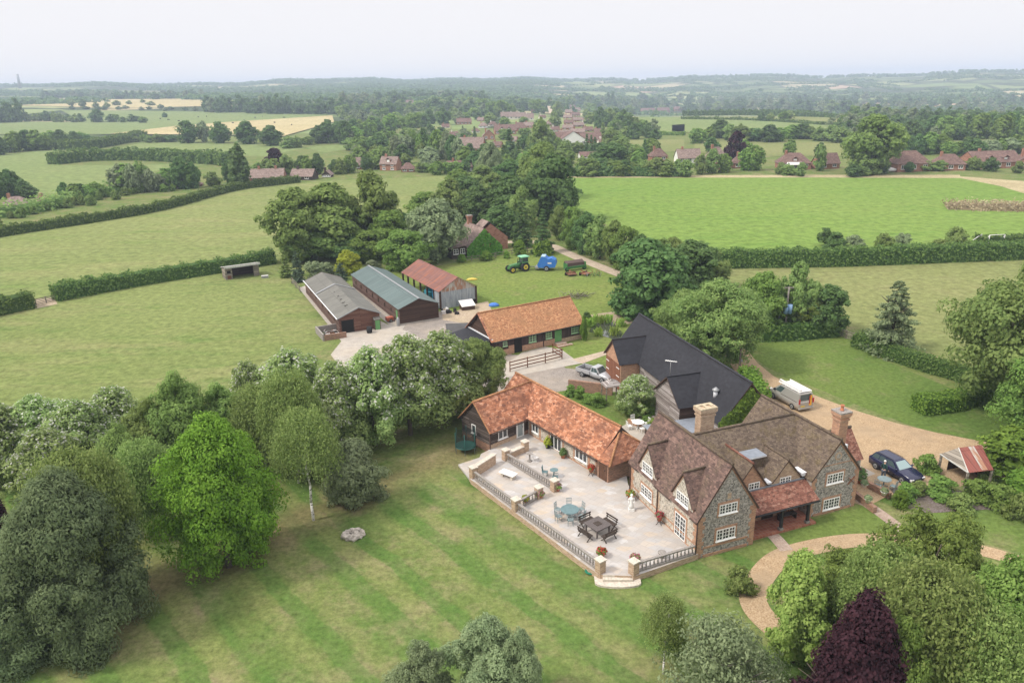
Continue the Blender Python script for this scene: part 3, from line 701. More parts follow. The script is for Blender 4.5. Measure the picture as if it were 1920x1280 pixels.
def crown_points(n, shape='round', lobes=26, lobe_r=0.34, flat=1.0, low=0.16, seed=0, uneven=0.16):
    """leaf positions in a crown of height 1 and radius 0.5 (unit space), built from many lobes"""
    rng = np.random.default_rng(seed + 11)
    L = []; k = 0
    while len(L) < lobes:
        k += 1; h = rng.uniform(0, 1); 
        if shape == 'round': r = 0.5 * math.sqrt(max(0.04, 1 - (2 * h - 0.95) ** 2 / 1.12))
        elif shape == 'dome': r = 0.5 * math.sqrt(max(0.02, 1 - h ** 2.2)) * (0.86 + 0.14 * min(1, h / 0.2))
        elif shape == 'bulb': r = 0.5 * math.sqrt(max(0.03, 1 - h ** 4.5)) * (0.80 + 0.20 * min(1, h / 0.35))
        elif shape == 'egg': r = 0.5 * max(0.12, math.sin(math.pi * min(1, max(0, h)) ** 0.86)) ** 0.62
        elif shape == 'column': r = 0.5 * min(1, (h + 0.08) * 5) * math.sqrt(max(0.03, 1 - h ** 3))
        elif shape == 'vase': r = 0.5 * (0.35 + 0.65 * math.sin(math.pi * (h * 0.8 + 0.08)))
        elif shape == 'cone': r = 0.5 * (1 - h) ** 0.85 + 0.02
        a = rng.uniform(0, 2 * math.pi); q = rng.uniform(0.35, 0.92) if rng.random() < 0.3 else rng.uniform(0.66, 0.95)
        lr = lobe_r * 0.5 * rng.uniform(0.5, 1.45) * (0.62 + 0.8 * r)
        rr = max(0, r - lr * 0.7) * (q + rng.uniform(-uneven, uneven) * 0.5) / 0.9
        L.append((rr * math.cos(a), rr * math.sin(a), low + (1 - low) * h * (1 - lr * 0.8), lr))
    L = np.array(L)
    # every bough carries several smaller leaf clumps
    S = []
    for x, y, z, r in L:
        m = 9; q = rng.normal(size=(m, 3)); q /= np.linalg.norm(q, axis=1, keepdims=True); q[:, 2] = np.where(rng.random(m) < .5, np.abs(q[:, 2]), q[:, 2])
        for v in q: S.append((x + v[0] * r * .82, y + v[1] * r * .82, z + v[2] * r * .7, r * rng.uniform(.30, .58)))
    L = np.array(S); w = L[:, 3] ** 2; idx = rng.choice(len(L), n, p=w / w.sum())
    d = rng.normal(size=(n, 3)); d /= np.linalg.norm(d, axis=1, keepdims=True)
    d[:, 2] = np.where(rng.random(n) < 0.5, np.abs(d[:, 2]), d[:, 2])
    rad = L[idx, 3] * (1.12 - 0.5 * rng.random(n) ** 1.4)
    P = L[idx, :3] + d * rad[:, None] * np.array([1, 1, 0.8 * flat])
    P[:, 2] = np.clip(P[:, 2], low * 0.4, 1.04)
    crown_points.idx = idx
    return P, d, L

TREES = {}
def crown_mesh(kind, mat, n, leafsize, H, W, shape='round', lobes=26, lobe_r=0.34, low=0.16, seed=0, white=0, aspect=1.6, droop=None, jitter=0.42, uneven=0.16):
    P, d, L = crown_points(n, shape, lobes, lobe_r, 1.0, low, seed, uneven)
    P = P * np.array([W, W, H])
    out = P - np.array([0, 0, H * 0.45]); out /= np.linalg.norm(out, axis=1, keepdims=True)
    N = d * 0.9 + out * 0.25 + unit(n) * jitter + np.array([0, 0, 0.12]); N /= np.linalg.norm(N, axis=1, keepdims=True)
    tint = RNG.uniform(0, 0.84, n) * 0.62 + 0.38 * RNG.uniform(0, 0.84, len(L))[crown_points.idx]
    if white:
        pick = (RNG.random(n) < white) & (d[:, 2] > -0.1) & (P[:, 2] > H * 0.4)
        tint = np.where(pick, 1.0, tint)
    return leaf_mesh(kind + '_crown', P, N, leafsize, tint, mat, aspect, droop)

def trunk_mb(H, r, mat, seed=0, limbs=7, spread=2.0, start=0.25, lean=0.0):
    rg = random.Random(seed); mb = MB(); pts = [(0, 0, -0.2)]
    for k in range(1, 6): pts.append((rg.uniform(-.04, .04) * H * k / 5 + lean * H * k / 5, rg.uniform(-.04, .04) * H * k / 5, H * 0.82 * k / 5))
    mb.tube(pts, [r * (1 - 0.16 * k) for k in range(6)], mat, 8)
    for k in range(limbs):
        h = rg.uniform(start, 0.72); j = min(4, int(h / 0.82 * 5)); f = h / 0.82 * 5 - j
        p = np.array(pts[j]) * (1 - f) + np.array(pts[j + 1]) * f; a = 2 * math.pi * k / limbs + rg.uniform(-.4, .4)
        L = spread * rg.uniform(0.6, 1.0) * (1.15 - h); q = p + np.array([math.cos(a) * L, math.sin(a) * L, L * 0.75])
        m = p + (q - p) * 0.5 + np.array([0, 0, -0.08 * L])
        mb.tube([p, m, q], [r * 0.42 * (1 - h * 0.5), r * 0.26, r * 0.08], mat, 6)
        for s in range(2):
            e = m + (q - p) * 0.3 + np.array([rg.uniform(-.4, .4), rg.uniform(-.4, .4), rg.uniform(.1, .4)]) * L
            mb.tube([m, e], [r * 0.2, r * 0.05], mat, 5)
    return mb

def fir_mesh(kind, mat, n, leafsize, H, W, tiers=14, seed=0, open_=0.0, low=0.06):
    rng = np.random.default_rng(seed); P = []; N = []
    bran = []
    for t in range(tiers):
        h = low + (1 - low) * (t + rng.uniform(-.3, .3)) / tiers; r = W / 2 * (1 - h) ** 0.8 * rng.uniform(0.8, 1.12) + 0.03 * W
        nb = int(5 + 9 * (1 - h))
        for b in range(nb):
            a = rng.uniform(0, 2 * math.pi); rr = r * rng.uniform(0.7, 1.08); bran.append((h, a, rr))
    per = max(3, n // len(bran))
    for h, a, rr in bran:
        f = rng.uniform(0.15, 1, per) ** 0.8; side = rng.normal(size=per) * 0.11 * rr * (1.25 - f)
        z = h * H - f * rr * 0.28 + rng.normal(size=per) * 0.04 * rr + 0.12 * rr * f ** 3
        P.append(np.stack([np.cos(a) * f * rr - np.sin(a) * side, np.sin(a) * f * rr + np.cos(a) * side, z], 1))
        N.append(np.array([np.cos(a) * 0.35, np.sin(a) * 0.35, 0.9]) + rng.normal(size=(per, 3)) * 0.5)
    P = np.concatenate(P); N = np.concatenate(N); N /= np.linalg.norm(N, axis=1, keepdims=True)
    P[:, 2] = np.clip(P[:, 2], 0.1, H)
    return leaf_mesh(kind + '_crown', P, N, leafsize, RNG.uniform(0, .88, len(P)), mat, 1.8)

def weep_mesh(kind, mat, n, leafsize, H, W, seed=0, low=0.15, hmin=0.3, leaders=0):
    """birch-like crown: thin hanging sprays"""
    rng = np.random.default_rng(seed); P = []
    ns = max(20, n // 26)
    for k in range(ns):
        h = rng.uniform(hmin, 1.0) ** 0.9; r = W / 2 * math.sin(math.pi * min(1, max(0.05, (1.04 - h) * 0.95 + 0.05)) ** 0.75) * rng.uniform(0.35, 1.05)
        a = rng.uniform(0, 2 * math.pi); L = rng.uniform(0.10, 0.26) * H; m = max(4, int(n / ns))
        s = rng.uniform(0, 1, m); top = np.array([math.cos(a) * r, math.sin(a) * r, h * H])
        arch = np.stack([np.cos(a) * s * 0.25 * L, np.sin(a) * s * 0.25 * L, -L * s ** 1.4], 1)
        P.append(top + arch + rng.normal(size=(m, 3)) * 0.035 * W)
    for k in range(leaders):   # thin shoots rising out of the crown
        a = rng.uniform(0, 6.28); r = W * .5 * math.sqrt(rng.random()) * .8; z0 = H * (1.0 - .55 * (2 * r / W) ** 2) * .93; s = rng.uniform(0, 1, 60); L = rng.uniform(.06, .17) * H
        P.append(np.stack([math.cos(a) * (r + s * .08 * W) + rng.normal(size=60) * .02 * W * (1.2 - s), math.sin(a) * (r + s * .08 * W) + rng.normal(size=60) * .02 * W * (1.2 - s), z0 + s * L], 1))
    P = np.concatenate(P); P[:, 2] = np.maximum(P[:, 2], low * H * rng.uniform(0.6, 1.3, len(P)))
    o = P * np.array([1, 1, 0.2]); o /= np.linalg.norm(o, axis=1, keepdims=True) + 1e-6
    N = o * 0.7 + unit(len(P)) * 0.8; N /= np.linalg.norm(N, axis=1, keepdims=True)
    return leaf_mesh(kind + '_crown', P, N, leafsize, RNG.uniform(0, .88, len(P)), mat, 1.9, droop=0.8)

PROTO = {}
def proto(kind, H, W, mesh, trunk_r=0.2, bark='bark', simple=False, limbs=7, start=0.25, trunk=True):
    """register a tree of natural height H, crown width W"""
    tr = trunk_mb(H, trunk_r, bark, hash(kind) % 997 if False else len(PROTO) * 7 + 3, limbs, W * 0.42, start).build('trunk') if trunk else None
    if tr: C.objects.unlink(tr)
    PROTO[kind] = (H, W, mesh, tr.data if tr else None)
def wants(i): return i
TREE_N = 0
def put_tree(kind, x, y, H, W, label, cat='tree', group=None, name='tree', rz=None, z=0.0, parts=True):
    """one tree standing at x, y: an Empty that parents trunk and crown"""
    h0, w0, me, tr = PROTO[kind]
    t = thing(name, label, cat, (x, y, z), rz if rz is not None else random.uniform(0, 6.28), group)
    t.scale = (W / w0 * random.uniform(.93, 1.07), W / w0 * random.uniform(.93, 1.07), H / h0)
    c = bpy.data.objects.new('crown' if cat == 'tree' else 'foliage', me); C.objects.link(c); c.parent = t
    if tr is not None and parts:
        k = bpy.data.objects.new('trunk', tr); C.objects.link(k); k.parent = t
    return t
def T(kind, bx, by, top, wpx, label, cat='tree', group=None, name='tree', z0=None):
    """tree whose foot is at pixel (bx, by), whose top shows at row `top`, crown wpx pixels wide"""
    x, y, z = gt(bx, by) if by < 262 else at3(bx, by)
    H = height_at(x, y, top, z); W = wpx / FPX * proj(x, y, z + H * 0.5)[2]
    return put_tree(kind, x, y, max(0.6, H), W, label, cat, group, name, z=z)

# near kinds (fine leaf sprays), mid kinds, far kinds
proto('bright', 8, 7, crown_mesh('bright', 'leaf_bright', 85000, 0.09, 8, 7, 'bulb', 65, 0.35, 0.06, 1, aspect=1.9, droop=0.25), 0.2)
proto('white', 7, 5, crown_mesh('white', 'leaf_white', 28000, 0.12, 7, 5, 'dome', 40, 0.38, 0.03, 2, white=0.17, uneven=0.3), 0.16)
proto('white_tall', 7, 5, crown_mesh('white_tall', 'leaf_white', 20000, 0.135, 7, 5, 'vase', 35, 0.38, 0.22, 21, white=0.22, uneven=0.4), 0.16)
proto('willowy', 9, 9, crown_mesh('willowy', 'leaf_willow', 95000, 0.09, 9, 9, 'dome', 65, 0.35, 0.03, 3, aspect=2.4, droop=0.2), 0.25)
proto('birch', 8, 4.5, weep_mesh('birch', 'leaf_birch', 14000, 0.085, 8, 4.5, 4, 0.42, 0.55), 0.12, 'birch_bark', limbs=5)
proto('birch_thick', 8, 5.5, weep_mesh('birch_thick', 'leaf_birch', 44000, 0.1, 8, 5.5, 5, 0.1), 0.12, 'birch_bark', limbs=5)
proto('greyweep', 8, 5.5, weep_mesh('greyweep', 'leaf_grey', 40000, 0.085, 8, 5.5, 71, 0.1, 0.3, 60), 0.12, 'grey_bark', limbs=5)
proto('greytree', 8, 6, crown_mesh('greytree', 'leaf_grey', 52000, 0.085, 8, 6, 'egg', 50, 0.30, 0.05, 72, aspect=2.4, uneven=0.7, jitter=.6), 0.14, 'grey_bark')
proto('purple', 8, 6.5, crown_mesh('purple', 'leaf_purple', 46000, 0.12, 8, 6.5, 'cone', 48, 0.35, 0.08, 6), 0.2)
proto('greyshrub', 5, 5.5, crown_mesh('greyshrub', 'leaf_grey', 20000, 0.125, 5, 5.5, 'dome', 37, 0.40, 0.05, 7, aspect=2.0, uneven=0.4), 0.12)
proto('olive', 8, 6, crown_mesh('olive', 'leaf_olive', 40000, 0.115, 8, 6, 'egg', 42, 0.35, 0.08, 8, uneven=0.3), 0.2)
proto('near_round', 9, 9, crown_mesh('near_round', 'leaf_mid', 60000, 0.15, 9, 9, 'round', 74, 0.32, 0.10, 9, uneven=0.3), 0.3)
proto('ash', 10, 10, crown_mesh('ash', 'leaf_ash', 60000, 0.155, 10, 10, 'round', 78, 0.29, 0.15, 10, droop=0.3, uneven=0.35), 0.3)
proto('yellowing', 8, 8, crown_mesh('yellowing', 'leaf_yellowing', 44000, 0.12, 8, 8, 'vase', 65, 0.31, 0.05, 13, uneven=0.45, aspect=2.0), 0.2)
proto('cream', 7, 4.8, crown_mesh('cream', 'leaf_cream', 26000, 0.135, 7, 4.8, 'dome', 46, 0.35, 0.03, 14), 0.15)
proto('sparse', 6, 8, crown_mesh('sparse', 'leaf_grey', 15000, 0.115, 6, 8, 'dome', 46, 0.38, 0.1, 15, uneven=0.5, aspect=2.0), 0.16, 'grey_bark', limbs=16, start=0.08)
proto('dark', 9, 8, crown_mesh('dark', 'leaf_dark', 16000, 0.3, 9, 8, 'round', 55, 0.35, 0.06, 16), 0.25)
proto('mid', 9, 8, crown_mesh('mid', 'leaf_mid', 16000, 0.28, 9, 8, 'round', 50, 0.35, 0.08, 17, uneven=0.3), 0.25)
proto('midash', 9, 8, crown_mesh('midash', 'leaf_ash', 16000, 0.27, 9, 8, 'egg', 50, 0.32, 0.08, 18, uneven=0.35), 0.25)
proto('midolive', 9, 8, crown_mesh('midolive', 'leaf_olive', 16000, 0.27, 9, 8, 'egg', 46, 0.35, 0.08, 19, uneven=0.35), 0.25)
proto('midgrey', 9, 8, crown_mesh('midgrey', 'leaf_grey', 15000, 0.27, 9, 8, 'egg', 46, 0.35, 0.1, 20, uneven=0.35), 0.25)
proto('lime', 5, 5, crown_mesh('lime', 'leaf_lime', 8000, 0.22, 5, 5, 'dome', 29, 0.38, 0.06, 22), 0.14)
proto('fir', 10, 5, fir_mesh('fir', 'leaf_fir', 13000, 0.22, 10, 5, 16, 23), 0.16, limbs=0)
proto('bluefir', 6, 3, fir_mesh('bluefir', 'leaf_blue_fir', 8000, 0.18, 6, 3, 14, 24), 0.12, limbs=0)
proto('goldfir', 6, 3, fir_mesh('goldfir', 'leaf_birch', 6000, 0.19, 6, 3, 14, 25), 0.12, limbs=0)
proto('cedar', 9, 8, fir_mesh('cedar', 'leaf_grey', 16000, 0.17, 9, 8, 26, 26, 1), 0.2, limbs=9)
proto('bush', 2, 2.4, crown_mesh('bush', 'leaf_mid', 3600, 0.13, 2, 2.4, 'dome', 20, 0.48, 0.03, 27), trunk=False)
proto('darkbush', 2, 2.4, crown_mesh('darkbush', 'leaf_dark', 3600, 0.13, 2, 2.4, 'dome', 20, 0.48, 0.03, 28), trunk=False)
proto('greybush', 2, 2.4, crown_mesh('greybush', 'leaf_grey', 3200, 0.13, 2, 2.4, 'dome', 20, 0.48, 0.03, 29), trunk=False)
proto('yellowbush', 2, 2.4, crown_mesh('yellowbush', 'leaf_birch', 3200, 0.13, 2, 2.4, 'dome', 20, 0.48, 0.03, 30), trunk=False)
proto('laurel', 4, 4, crown_mesh('laurel', 'leaf_privet', 12000, 0.155, 4, 4, 'dome', 37, 0.40, 0.02, 31), trunk=False)
proto('flowerbush', 2, 2.4, crown_mesh('flowerbush', 'leaf_cream', 3600, 0.12, 2, 2.4, 'dome', 20, 0.48, 0.03, 32), trunk=False)
proto('clippedbush', 2, 2, crown_mesh('clippedbush', 'leaf_privet', 4000, 0.12, 2, 2, 'column', 26, 0.5, 0.02, 33), trunk=False)
# far kinds: coarse sprays; trunk and crown in few faces
for i, (k, m, sh) in enumerate((('f_dark', 'leaf_dark', 'round'), ('f_mid', 'leaf_mid', 'round'), ('f_olive', 'leaf_olive', 'dome'), ('f_ash', 'leaf_ash', 'egg'), ('f_grey', 'leaf_grey', 'egg'))):
    proto(k, 10, 9, crown_mesh(k, m, 2600, 0.72, 10, 9, sh, 44, 0.36, 0.03, 40 + i, uneven=0.3, aspect=1.35), 0.3, limbs=3)
proto('f_purple', 10, 9, crown_mesh('f_purple', 'leaf_purple', 2600, 0.72, 10, 9, 'round', 27, 0.40, 0.03, 50, aspect=1.35), 0.3, limbs=3)
proto('f_fir', 10, 5, fir_mesh('f_fir', 'leaf_fir', 2200, 0.6, 10, 5, 11, 51), 0.2, limbs=0)
proto('f_column', 12, 4, crown_mesh('f_column', 'leaf_fir', 2600, 0.6, 12, 4, 'column', 34, 0.5, 0.02, 52), 0.2, limbs=0)
proto('f_gold', 10, 6, crown_mesh('f_gold', 'leaf_birch', 900, 0.9, 10, 6, 'cone', 30, 0.42, 0.03, 53), 0.2, limbs=0)

def hedge(pix, width, height, mat, label, lsize=0.26, dens=1.0, cat='hedge', group=None, rough=0.16, name='hedge', z=0.0, world=None, wav=0.12, closed_core=True):
    """clipped hedge along ground pixels: leaf sprays over a core of the same foliage"""
    pts = world or [gnd(*p) for p in pix]
    P = smooth_line([np.array(p) for p in pts], 6) if len(pts) > 2 else [np.array(pts[0]) * (1 - k / 8) + np.array(pts[1]) * k / 8 for k in range(9)]
    seg = [np.linalg.norm(P[i + 1] - P[i]) for i in range(len(P) - 1)]; L = sum(seg)
    n = int(L * (2 * height + width) / (lsize * lsize) * 1.25 * dens) + 40
    ii = RNG.choice(len(seg), n, p=np.array(seg) / L); f = RNG.random(n)
    A = np.array(P)[ii]; B = np.array(P)[ii + 1]; d = (B - A) / np.linalg.norm(B - A, axis=1, keepdims=True); nn = np.stack([-d[:, 1], d[:, 0]], 1)
    c = A + (B - A) * f[:, None]
    per = RNG.random(n) * (2 * height + width)
    wob = 1 + wav * np.sin(c[:, 0] * 1.7 + c[:, 1] * 1.1) + wav * np.sin(c[:, 0] * 0.6 - c[:, 1] * 0.9 + 2)
    side = np.where(per < height, -1, np.where(per < height + width, 0, 1))
    off = np.where(side == 0, per - height - width / 2, side * width / 2 * wob); hz = np.where(side < 0, per, np.where(side > 0, per - height - width, height)) * wob
    off = off * (1 - 0.22 * (hz / height) ** 3)
    x = c + nn * off[:, None]; Pp = np.stack([x[:, 0], x[:, 1], hz + z], 1) + RNG.normal(size=(n, 3)) * rough * min(1.0, height / 1.5)
    Pp[:, 2] = np.maximum(Pp[:, 2], z + 0.05)
    N = np.stack([nn[:, 0] * side, nn[:, 1] * side, np.where(side == 0, 1.0, 0.3)], 1) + unit(n) * 0.75; N /= np.linalg.norm(N, axis=1, keepdims=True)
    # leafy ends
    for q, dd in ((P[0], P[0] - P[1]), (P[-1], P[-1] - P[-2])):
        k = int(width * height / (lsize * lsize) * 1.6 * dens) + 6; dd = dd / np.linalg.norm(dd); m = np.array([-dd[1], dd[0]]); o_ = RNG.uniform(-.5, .5, k) * width; h_ = RNG.uniform(.02, 1, k) * height; ex = RNG.uniform(-.05, .18, k) * (1 - .5 * h_ / height)
        Pp = np.concatenate([Pp, np.stack([q[0] + m[0] * o_ + dd[0] * ex, q[1] + m[1] * o_ + dd[1] * ex, h_ + z], 1)]); ne = np.array([dd[0], dd[1], .25]) + unit(k) * .7; N = np.concatenate([N, ne / np.linalg.norm(ne, axis=1, keepdims=True)])
    n = len(Pp); me = leaf_mesh('hedge', Pp, N, lsize, RNG.uniform(0, .88, n), mat)
    # solid twiggy core
    core = MB()
    w2, h2 = width * 0.44, height * 0.9
    Q = []
    for i, p in enumerate(P):
        dd = P[min(i + 1, len(P) - 1)] - P[max(0, i - 1)]; dd = dd / np.linalg.norm(dd); m = np.array([-dd[1], dd[0]])
        Q.append([(*(p + m * w2), z), (*(p + m * w2 * .8), z + h2), (*(p - m * w2 * .8), z + h2), (*(p - m * w2), z)])
    for i in range(len(Q) - 1):
        for k in range(3): core.poly([Q[i][k], Q[i][k + 1], Q[i + 1][k + 1], Q[i + 1][k]], mat)
    core.poly(Q[0], mat); core.poly(Q[-1][::-1], mat)
    cme = core.build('hedge'); 
    bm = bmesh.new(); bm.from_mesh(me); nf = len(bm.faces); bm.from_mesh(cme.data)
    C.objects.unlink(cme)
    cx, cy = float(np.mean([p[0] for p in P])), float(np.mean([p[1] for p in P]))
    for v in bm.verts: v.co.x -= cx; v.co.y -= cy; v.co.z -= z
    bm.to_mesh(me); bm.free()
    o = bpy.data.objects.new(name, me); C.objects.link(o); o.location = (cx, cy, z)
    return tag(o, label, cat, group)
def ivy_patch(name, parent, quad, n, lsize, mat):
    """leaf sprays over a planar face given by 3+ corners (local coordinates of parent)"""
    Q = [np.array(q, float) for q in quad]; a = RNG.random(n); b = RNG.random(n); m = a + b > 1
    tri = RNG.integers(0, len(Q) - 2, n); a = np.where(m, 1 - a, a); b = np.where(m, 1 - b, b)
    q0 = np.array([Q[0]] * n); q1 = np.array([Q[t + 1] for t in tri]); q2 = np.array([Q[t + 2] for t in tri])
    P = q0 + (q1 - q0) * a[:, None] + (q2 - q0) * b[:, None]
    nr = np.cross(Q[1] - Q[0], Q[2] - Q[0]); nr /= np.linalg.norm(nr)
    P += nr * RNG.uniform(0.02, 0.28, n)[:, None]
    N = nr + unit(n) * 0.6 + np.array([0, 0, 0.3]); N /= np.linalg.norm(N, axis=1, keepdims=True)
    me = leaf_mesh(name, P, N, lsize, RNG.uniform(0, .88, n), mat); o = bpy.data.objects.new(name, me); C.objects.link(o); o.parent = parent; return o
# ---------------------------------------------------------------- building helpers
def slab(mb, quad, th, m, under=None):
    """roof plane with thickness: quad in 3D (counter-clockwise from outside)"""
    Q = [np.array(q, float) for q in quad]; n = np.cross(Q[1] - Q[0], Q[2] - Q[0]); n /= np.linalg.norm(n)
    if n[2] < 0: Q = Q[::-1]; n = -n
    B = [q - n * th for q in Q]; k = len(Q)
    mb.poly(Q, m); mb.poly(B[::-1], under or m)
    for i in range(k): mb.poly([B[i], B[(i + 1) % k], Q[(i + 1) % k], Q[i]], under or m)
def gable_roof(mb, a, b, w0, w1, ez, rz, m, over=0.25, end=0.2, th=0.12, ridge=None, rm=None, under='gutter_brown', axis='v', ends=(1, 1)):
    """gable roof whose ridge runs along `axis` from a to b; walls at w0, w1 across"""
    mid = (w0 + w1) / 2; sl = (rz - ez) / (mid - w0)
    A = a - end * ends[0]; B = b + end * ends[1]; lo = ez - over * sl
    P = (lambda x, y, z: (x, y, z)) if axis == 'v' else (lambda x, y, z: (y, x, z))
    slab(mb, [P(w0 - over, A, lo), P(mid, A, rz), P(mid, B, rz), P(w0 - over, B, lo)], th, m, under)
    slab(mb, [P(w1 + over, A, lo), P(mid, A, rz), P(mid, B, rz), P(w1 + over, B, lo)], th, m, under)
    if rm:
        p0 = P(mid, A - 0.01, rz + 0.02); p1 = P(mid, B + 0.01, rz + 0.02); mb.cyl(p0, p1, 0.11, 0.11, rm, 8)
def gable_walls(mb, a, b, w0, w1, z0, ez, rz, m, axis='v', skip=(), side_m=None, end_m=None):
    mid = (w0 + w1) / 2
    P = (lambda x, y, z: (x, y, z)) if axis == 'v' else (lambda x, y, z: (y, x, z))
    f = 1 if axis == 'v' else -1
    def add(pts, mm): mb.poly(pts[::f], mm)
    r = rz - 0.14; e = ez - 0.10
    if 'a' not in skip: add([P(w0, a, z0), P(w1, a, z0), P(w1, a, e), P(mid, a, r), P(w0, a, e)], end_m or m)
    if 'b' not in skip: add([P(w1, b, z0), P(w0, b, z0), P(w0, b, e), P(mid, b, r), P(w1, b, e)], end_m or m)
    if 'w0' not in skip: add([P(w0, b, z0), P(w0, a, z0), P(w0, a, e), P(w0, b, e)], side_m or m)
    if 'w1' not in skip: add([P(w1, a, z0), P(w1, b, z0), P(w1, b, e), P(w1, a, e)], side_m or m)
def wbox(mb, p0, p1, s0, s1, z0, z1, d0, d1, m):
    """box on a wall running p0->p1 (outside on the right hand): s along, d outwards"""
    p0 = np.array(p0, float); p1 = np.array(p1, float); t = (p1 - p0) / np.linalg.norm(p1 - p0); n = np.array([t[1], -t[0]])
    c = [p0 + t * s + n * d for (s, d) in ((s0, d0), (s1, d0), (s1, d1), (s0, d1))]
    lo = [(*q, z0) for q in c]; hi = [(*q, z1) for q in c]
    mb.poly(lo, m); mb.poly(hi[::-1], m)
    for i in range(4): mb.poly([lo[(i + 1) % 4], lo[i], hi[i], hi[(i + 1) % 4]], m)
def window(parent, p0, p1, s0, s1, z0, z1, cas=3, cols=2, rows=3, frame='white_paint', glass='window_glass', surround=None, name='window', fw=0.07, bars=True, sill=True, label=None):
    fb = MB(); d = 0.05
    wbox(fb, p0, p1, s0, s1, z0, z0 + fw, 0.01, d, frame); wbox(fb, p0, p1, s0, s1, z1 - fw, z1, 0.01, d, frame)
    for k in range(cas + 1):
        x = s0 + (s1 - s0) * k / cas; h = fw * (0.5 if k in (0, cas) else 0.6)
        c = min(max(x, s0 + h), s1 - h); wbox(fb, p0, p1, c - h, c + h, z0 + fw, z1 - fw, 0.01, d, frame)
    if bars:
        for k in range(cas):
            a = s0 + (s1 - s0) * k / cas; b = s0 + (s1 - s0) * (k + 1) / cas
            for j in range(1, cols): x = a + (b - a) * j / cols; wbox(fb, p0, p1, x - 0.02, x + 0.02, z0 + fw, z1 - fw, 0.012, d - 0.01, frame)
            for j in range(1, rows): z = z0 + (z1 - z0) * j / rows; wbox(fb, p0, p1, a + fw * .5, b - fw * .5, z - 0.02, z + 0.02, 0.014, d - 0.012, frame)
    if sill: wbox(fb, p0, p1, s0 - 0.06, s1 + 0.06, z0 - 0.07, z0 - 0.002, 0.0, 0.12, frame)
    o = fb.build(name, parent)
    gb = MB(); wbox(gb, p0, p1, s0 + 0.01, s1 - 0.01, z0 + 0.01, z1 - 0.01, 0.003, 0.022, glass); gb.build('pane', o)
    if surround:
        sb = MB(); q = 0.16
        for (a, b, c, e) in ((s0 - q, s0 - 0.001, z0 - 0.2, z1 + 0.2), (s1 + 0.001, s1 + q, z0 - 0.2, z1 + 0.2), (s0 - 0.001, s1 + 0.001, z1 + 0.001, z1 + 0.2), (s0 - 0.001, s1 + 0.001, z0 - 0.2, z0 - 0.07)):
            wbox(sb, p0, p1, a, b, c, e, -0.02, 0.018, surround)
        sb.build('surround', o)
    if label: o['label'] = label
    return o
def door(parent, p0, p1, s0, s1, z0, z1, m, glass=None, frame='white_paint', label=None, name='door'):
    fb = MB(); wbox(fb, p0, p1, s0, s1, z0, z1, 0.005, 0.03, m)
    wbox(fb, p0, p1, s0 - 0.07, s0, z0, z1 + 0.07, 0.0, 0.05, frame); wbox(fb, p0, p1, s1, s1 + 0.07, z0, z1 + 0.07, 0.0, 0.05, frame); wbox(fb, p0, p1, s0, s1, z1, z1 + 0.07, 0.0, 0.05, frame)
    for k in range(1, 4): s = s0 + (s1 - s0) * k / 4; wbox(fb, p0, p1, s - 0.008, s + 0.008, z0 + .03, z1 - .03, 0.03, 0.036, frame if glass else m)
    o = fb.build(name, parent)
    if glass: gb = MB(); wbox(gb, p0, p1, s0 + 0.1, s1 - 0.1, z0 + 0.12, z1 - 0.1, 0.03, 0.038, glass); gb.build('pane', o)
    hb = MB(); wbox(hb, p0, p1, s1 - 0.16, s1 - 0.1, z0 + 0.95, z0 + 1.05, 0.03, 0.08, 'black_paint'); hb.build('handle', o)
    if label: o['label'] = label
    return o
def pipe(parent, pts, r=0.05, m='gutter_brown', name='drainpipe'):
    mb = MB(); mb.tube(pts, r, m, 8); return mb.build(name, parent)
def gutter(parent, p0, p1, m='gutter_brown'):
    mb = MB(); mb.cyl(p0, p1, 0.06, 0.06, m, 8); return mb.build('gutter', parent)
def chimney(parent, u0, u1, v0, v1, z0, z1, m, cap, pots=0):
    mb = MB(); mb.box(u0, v0, z0, u1, v1, z1 - 0.75, m)
    for k, (d, a, b) in enumerate(((0.07, 0.75, 0.62), (0.02, 0.62, 0.48), (0.08, 0.48, 0.36), (0.15, 0.36, 0.10))):
        mb.box(u0 - d, v0 - d, z1 - a, u1 + d, v1 + d, z1 - b, m)
    o = mb.build('chimney', parent)
    c = MB(); d = 0.15; 
    c.box(u0 - d, v0 - d, z1 - 0.10, u1 + d, v0 + 0.14, z1, cap); c.box(u0 - d, v1 - 0.14, z1 - 0.10, u1 + d, v1 + d, z1, cap)
    c.box(u0 - d, v0 + 0.14, z1 - 0.10, u0 + 0.16, v1 - 0.14, z1, cap); c.box(u1 - 0.16, v0 + 0.14, z1 - 0.10, u1 + d, v1 - 0.14, z1, cap)
    mid = (u0 + u1) / 2
    if not pots:
        c.box(mid - 0.12, v0 + 0.14, z1 - 0.10, mid + 0.12, v1 - 0.14, z1, cap); c.box(u0 + .16, v0 + .14, z1 - .30, u1 - .16, v1 - .14, z1 - .28, 'dark_void')
    else: c.box(u0 + .16, v0 + .14, z1 - .1, u1 - .16, v1 - .14, z1 - .01, cap)
    c.build('chimney_cap', o)
    for k in range(pots):
        p = MB(); p.lathe([(0.15, 0), (0.15, 0.06), (0.12, 0.1), (0.11, 0.36), (0.15, 0.40), (0.15, 0.46), (0.09, 0.46), (0.08, 0.3)], (mid, (v0 + v1) / 2, z1 - 0.02), 'terracotta', 14); p.build('chimney_pot', o)
    return o

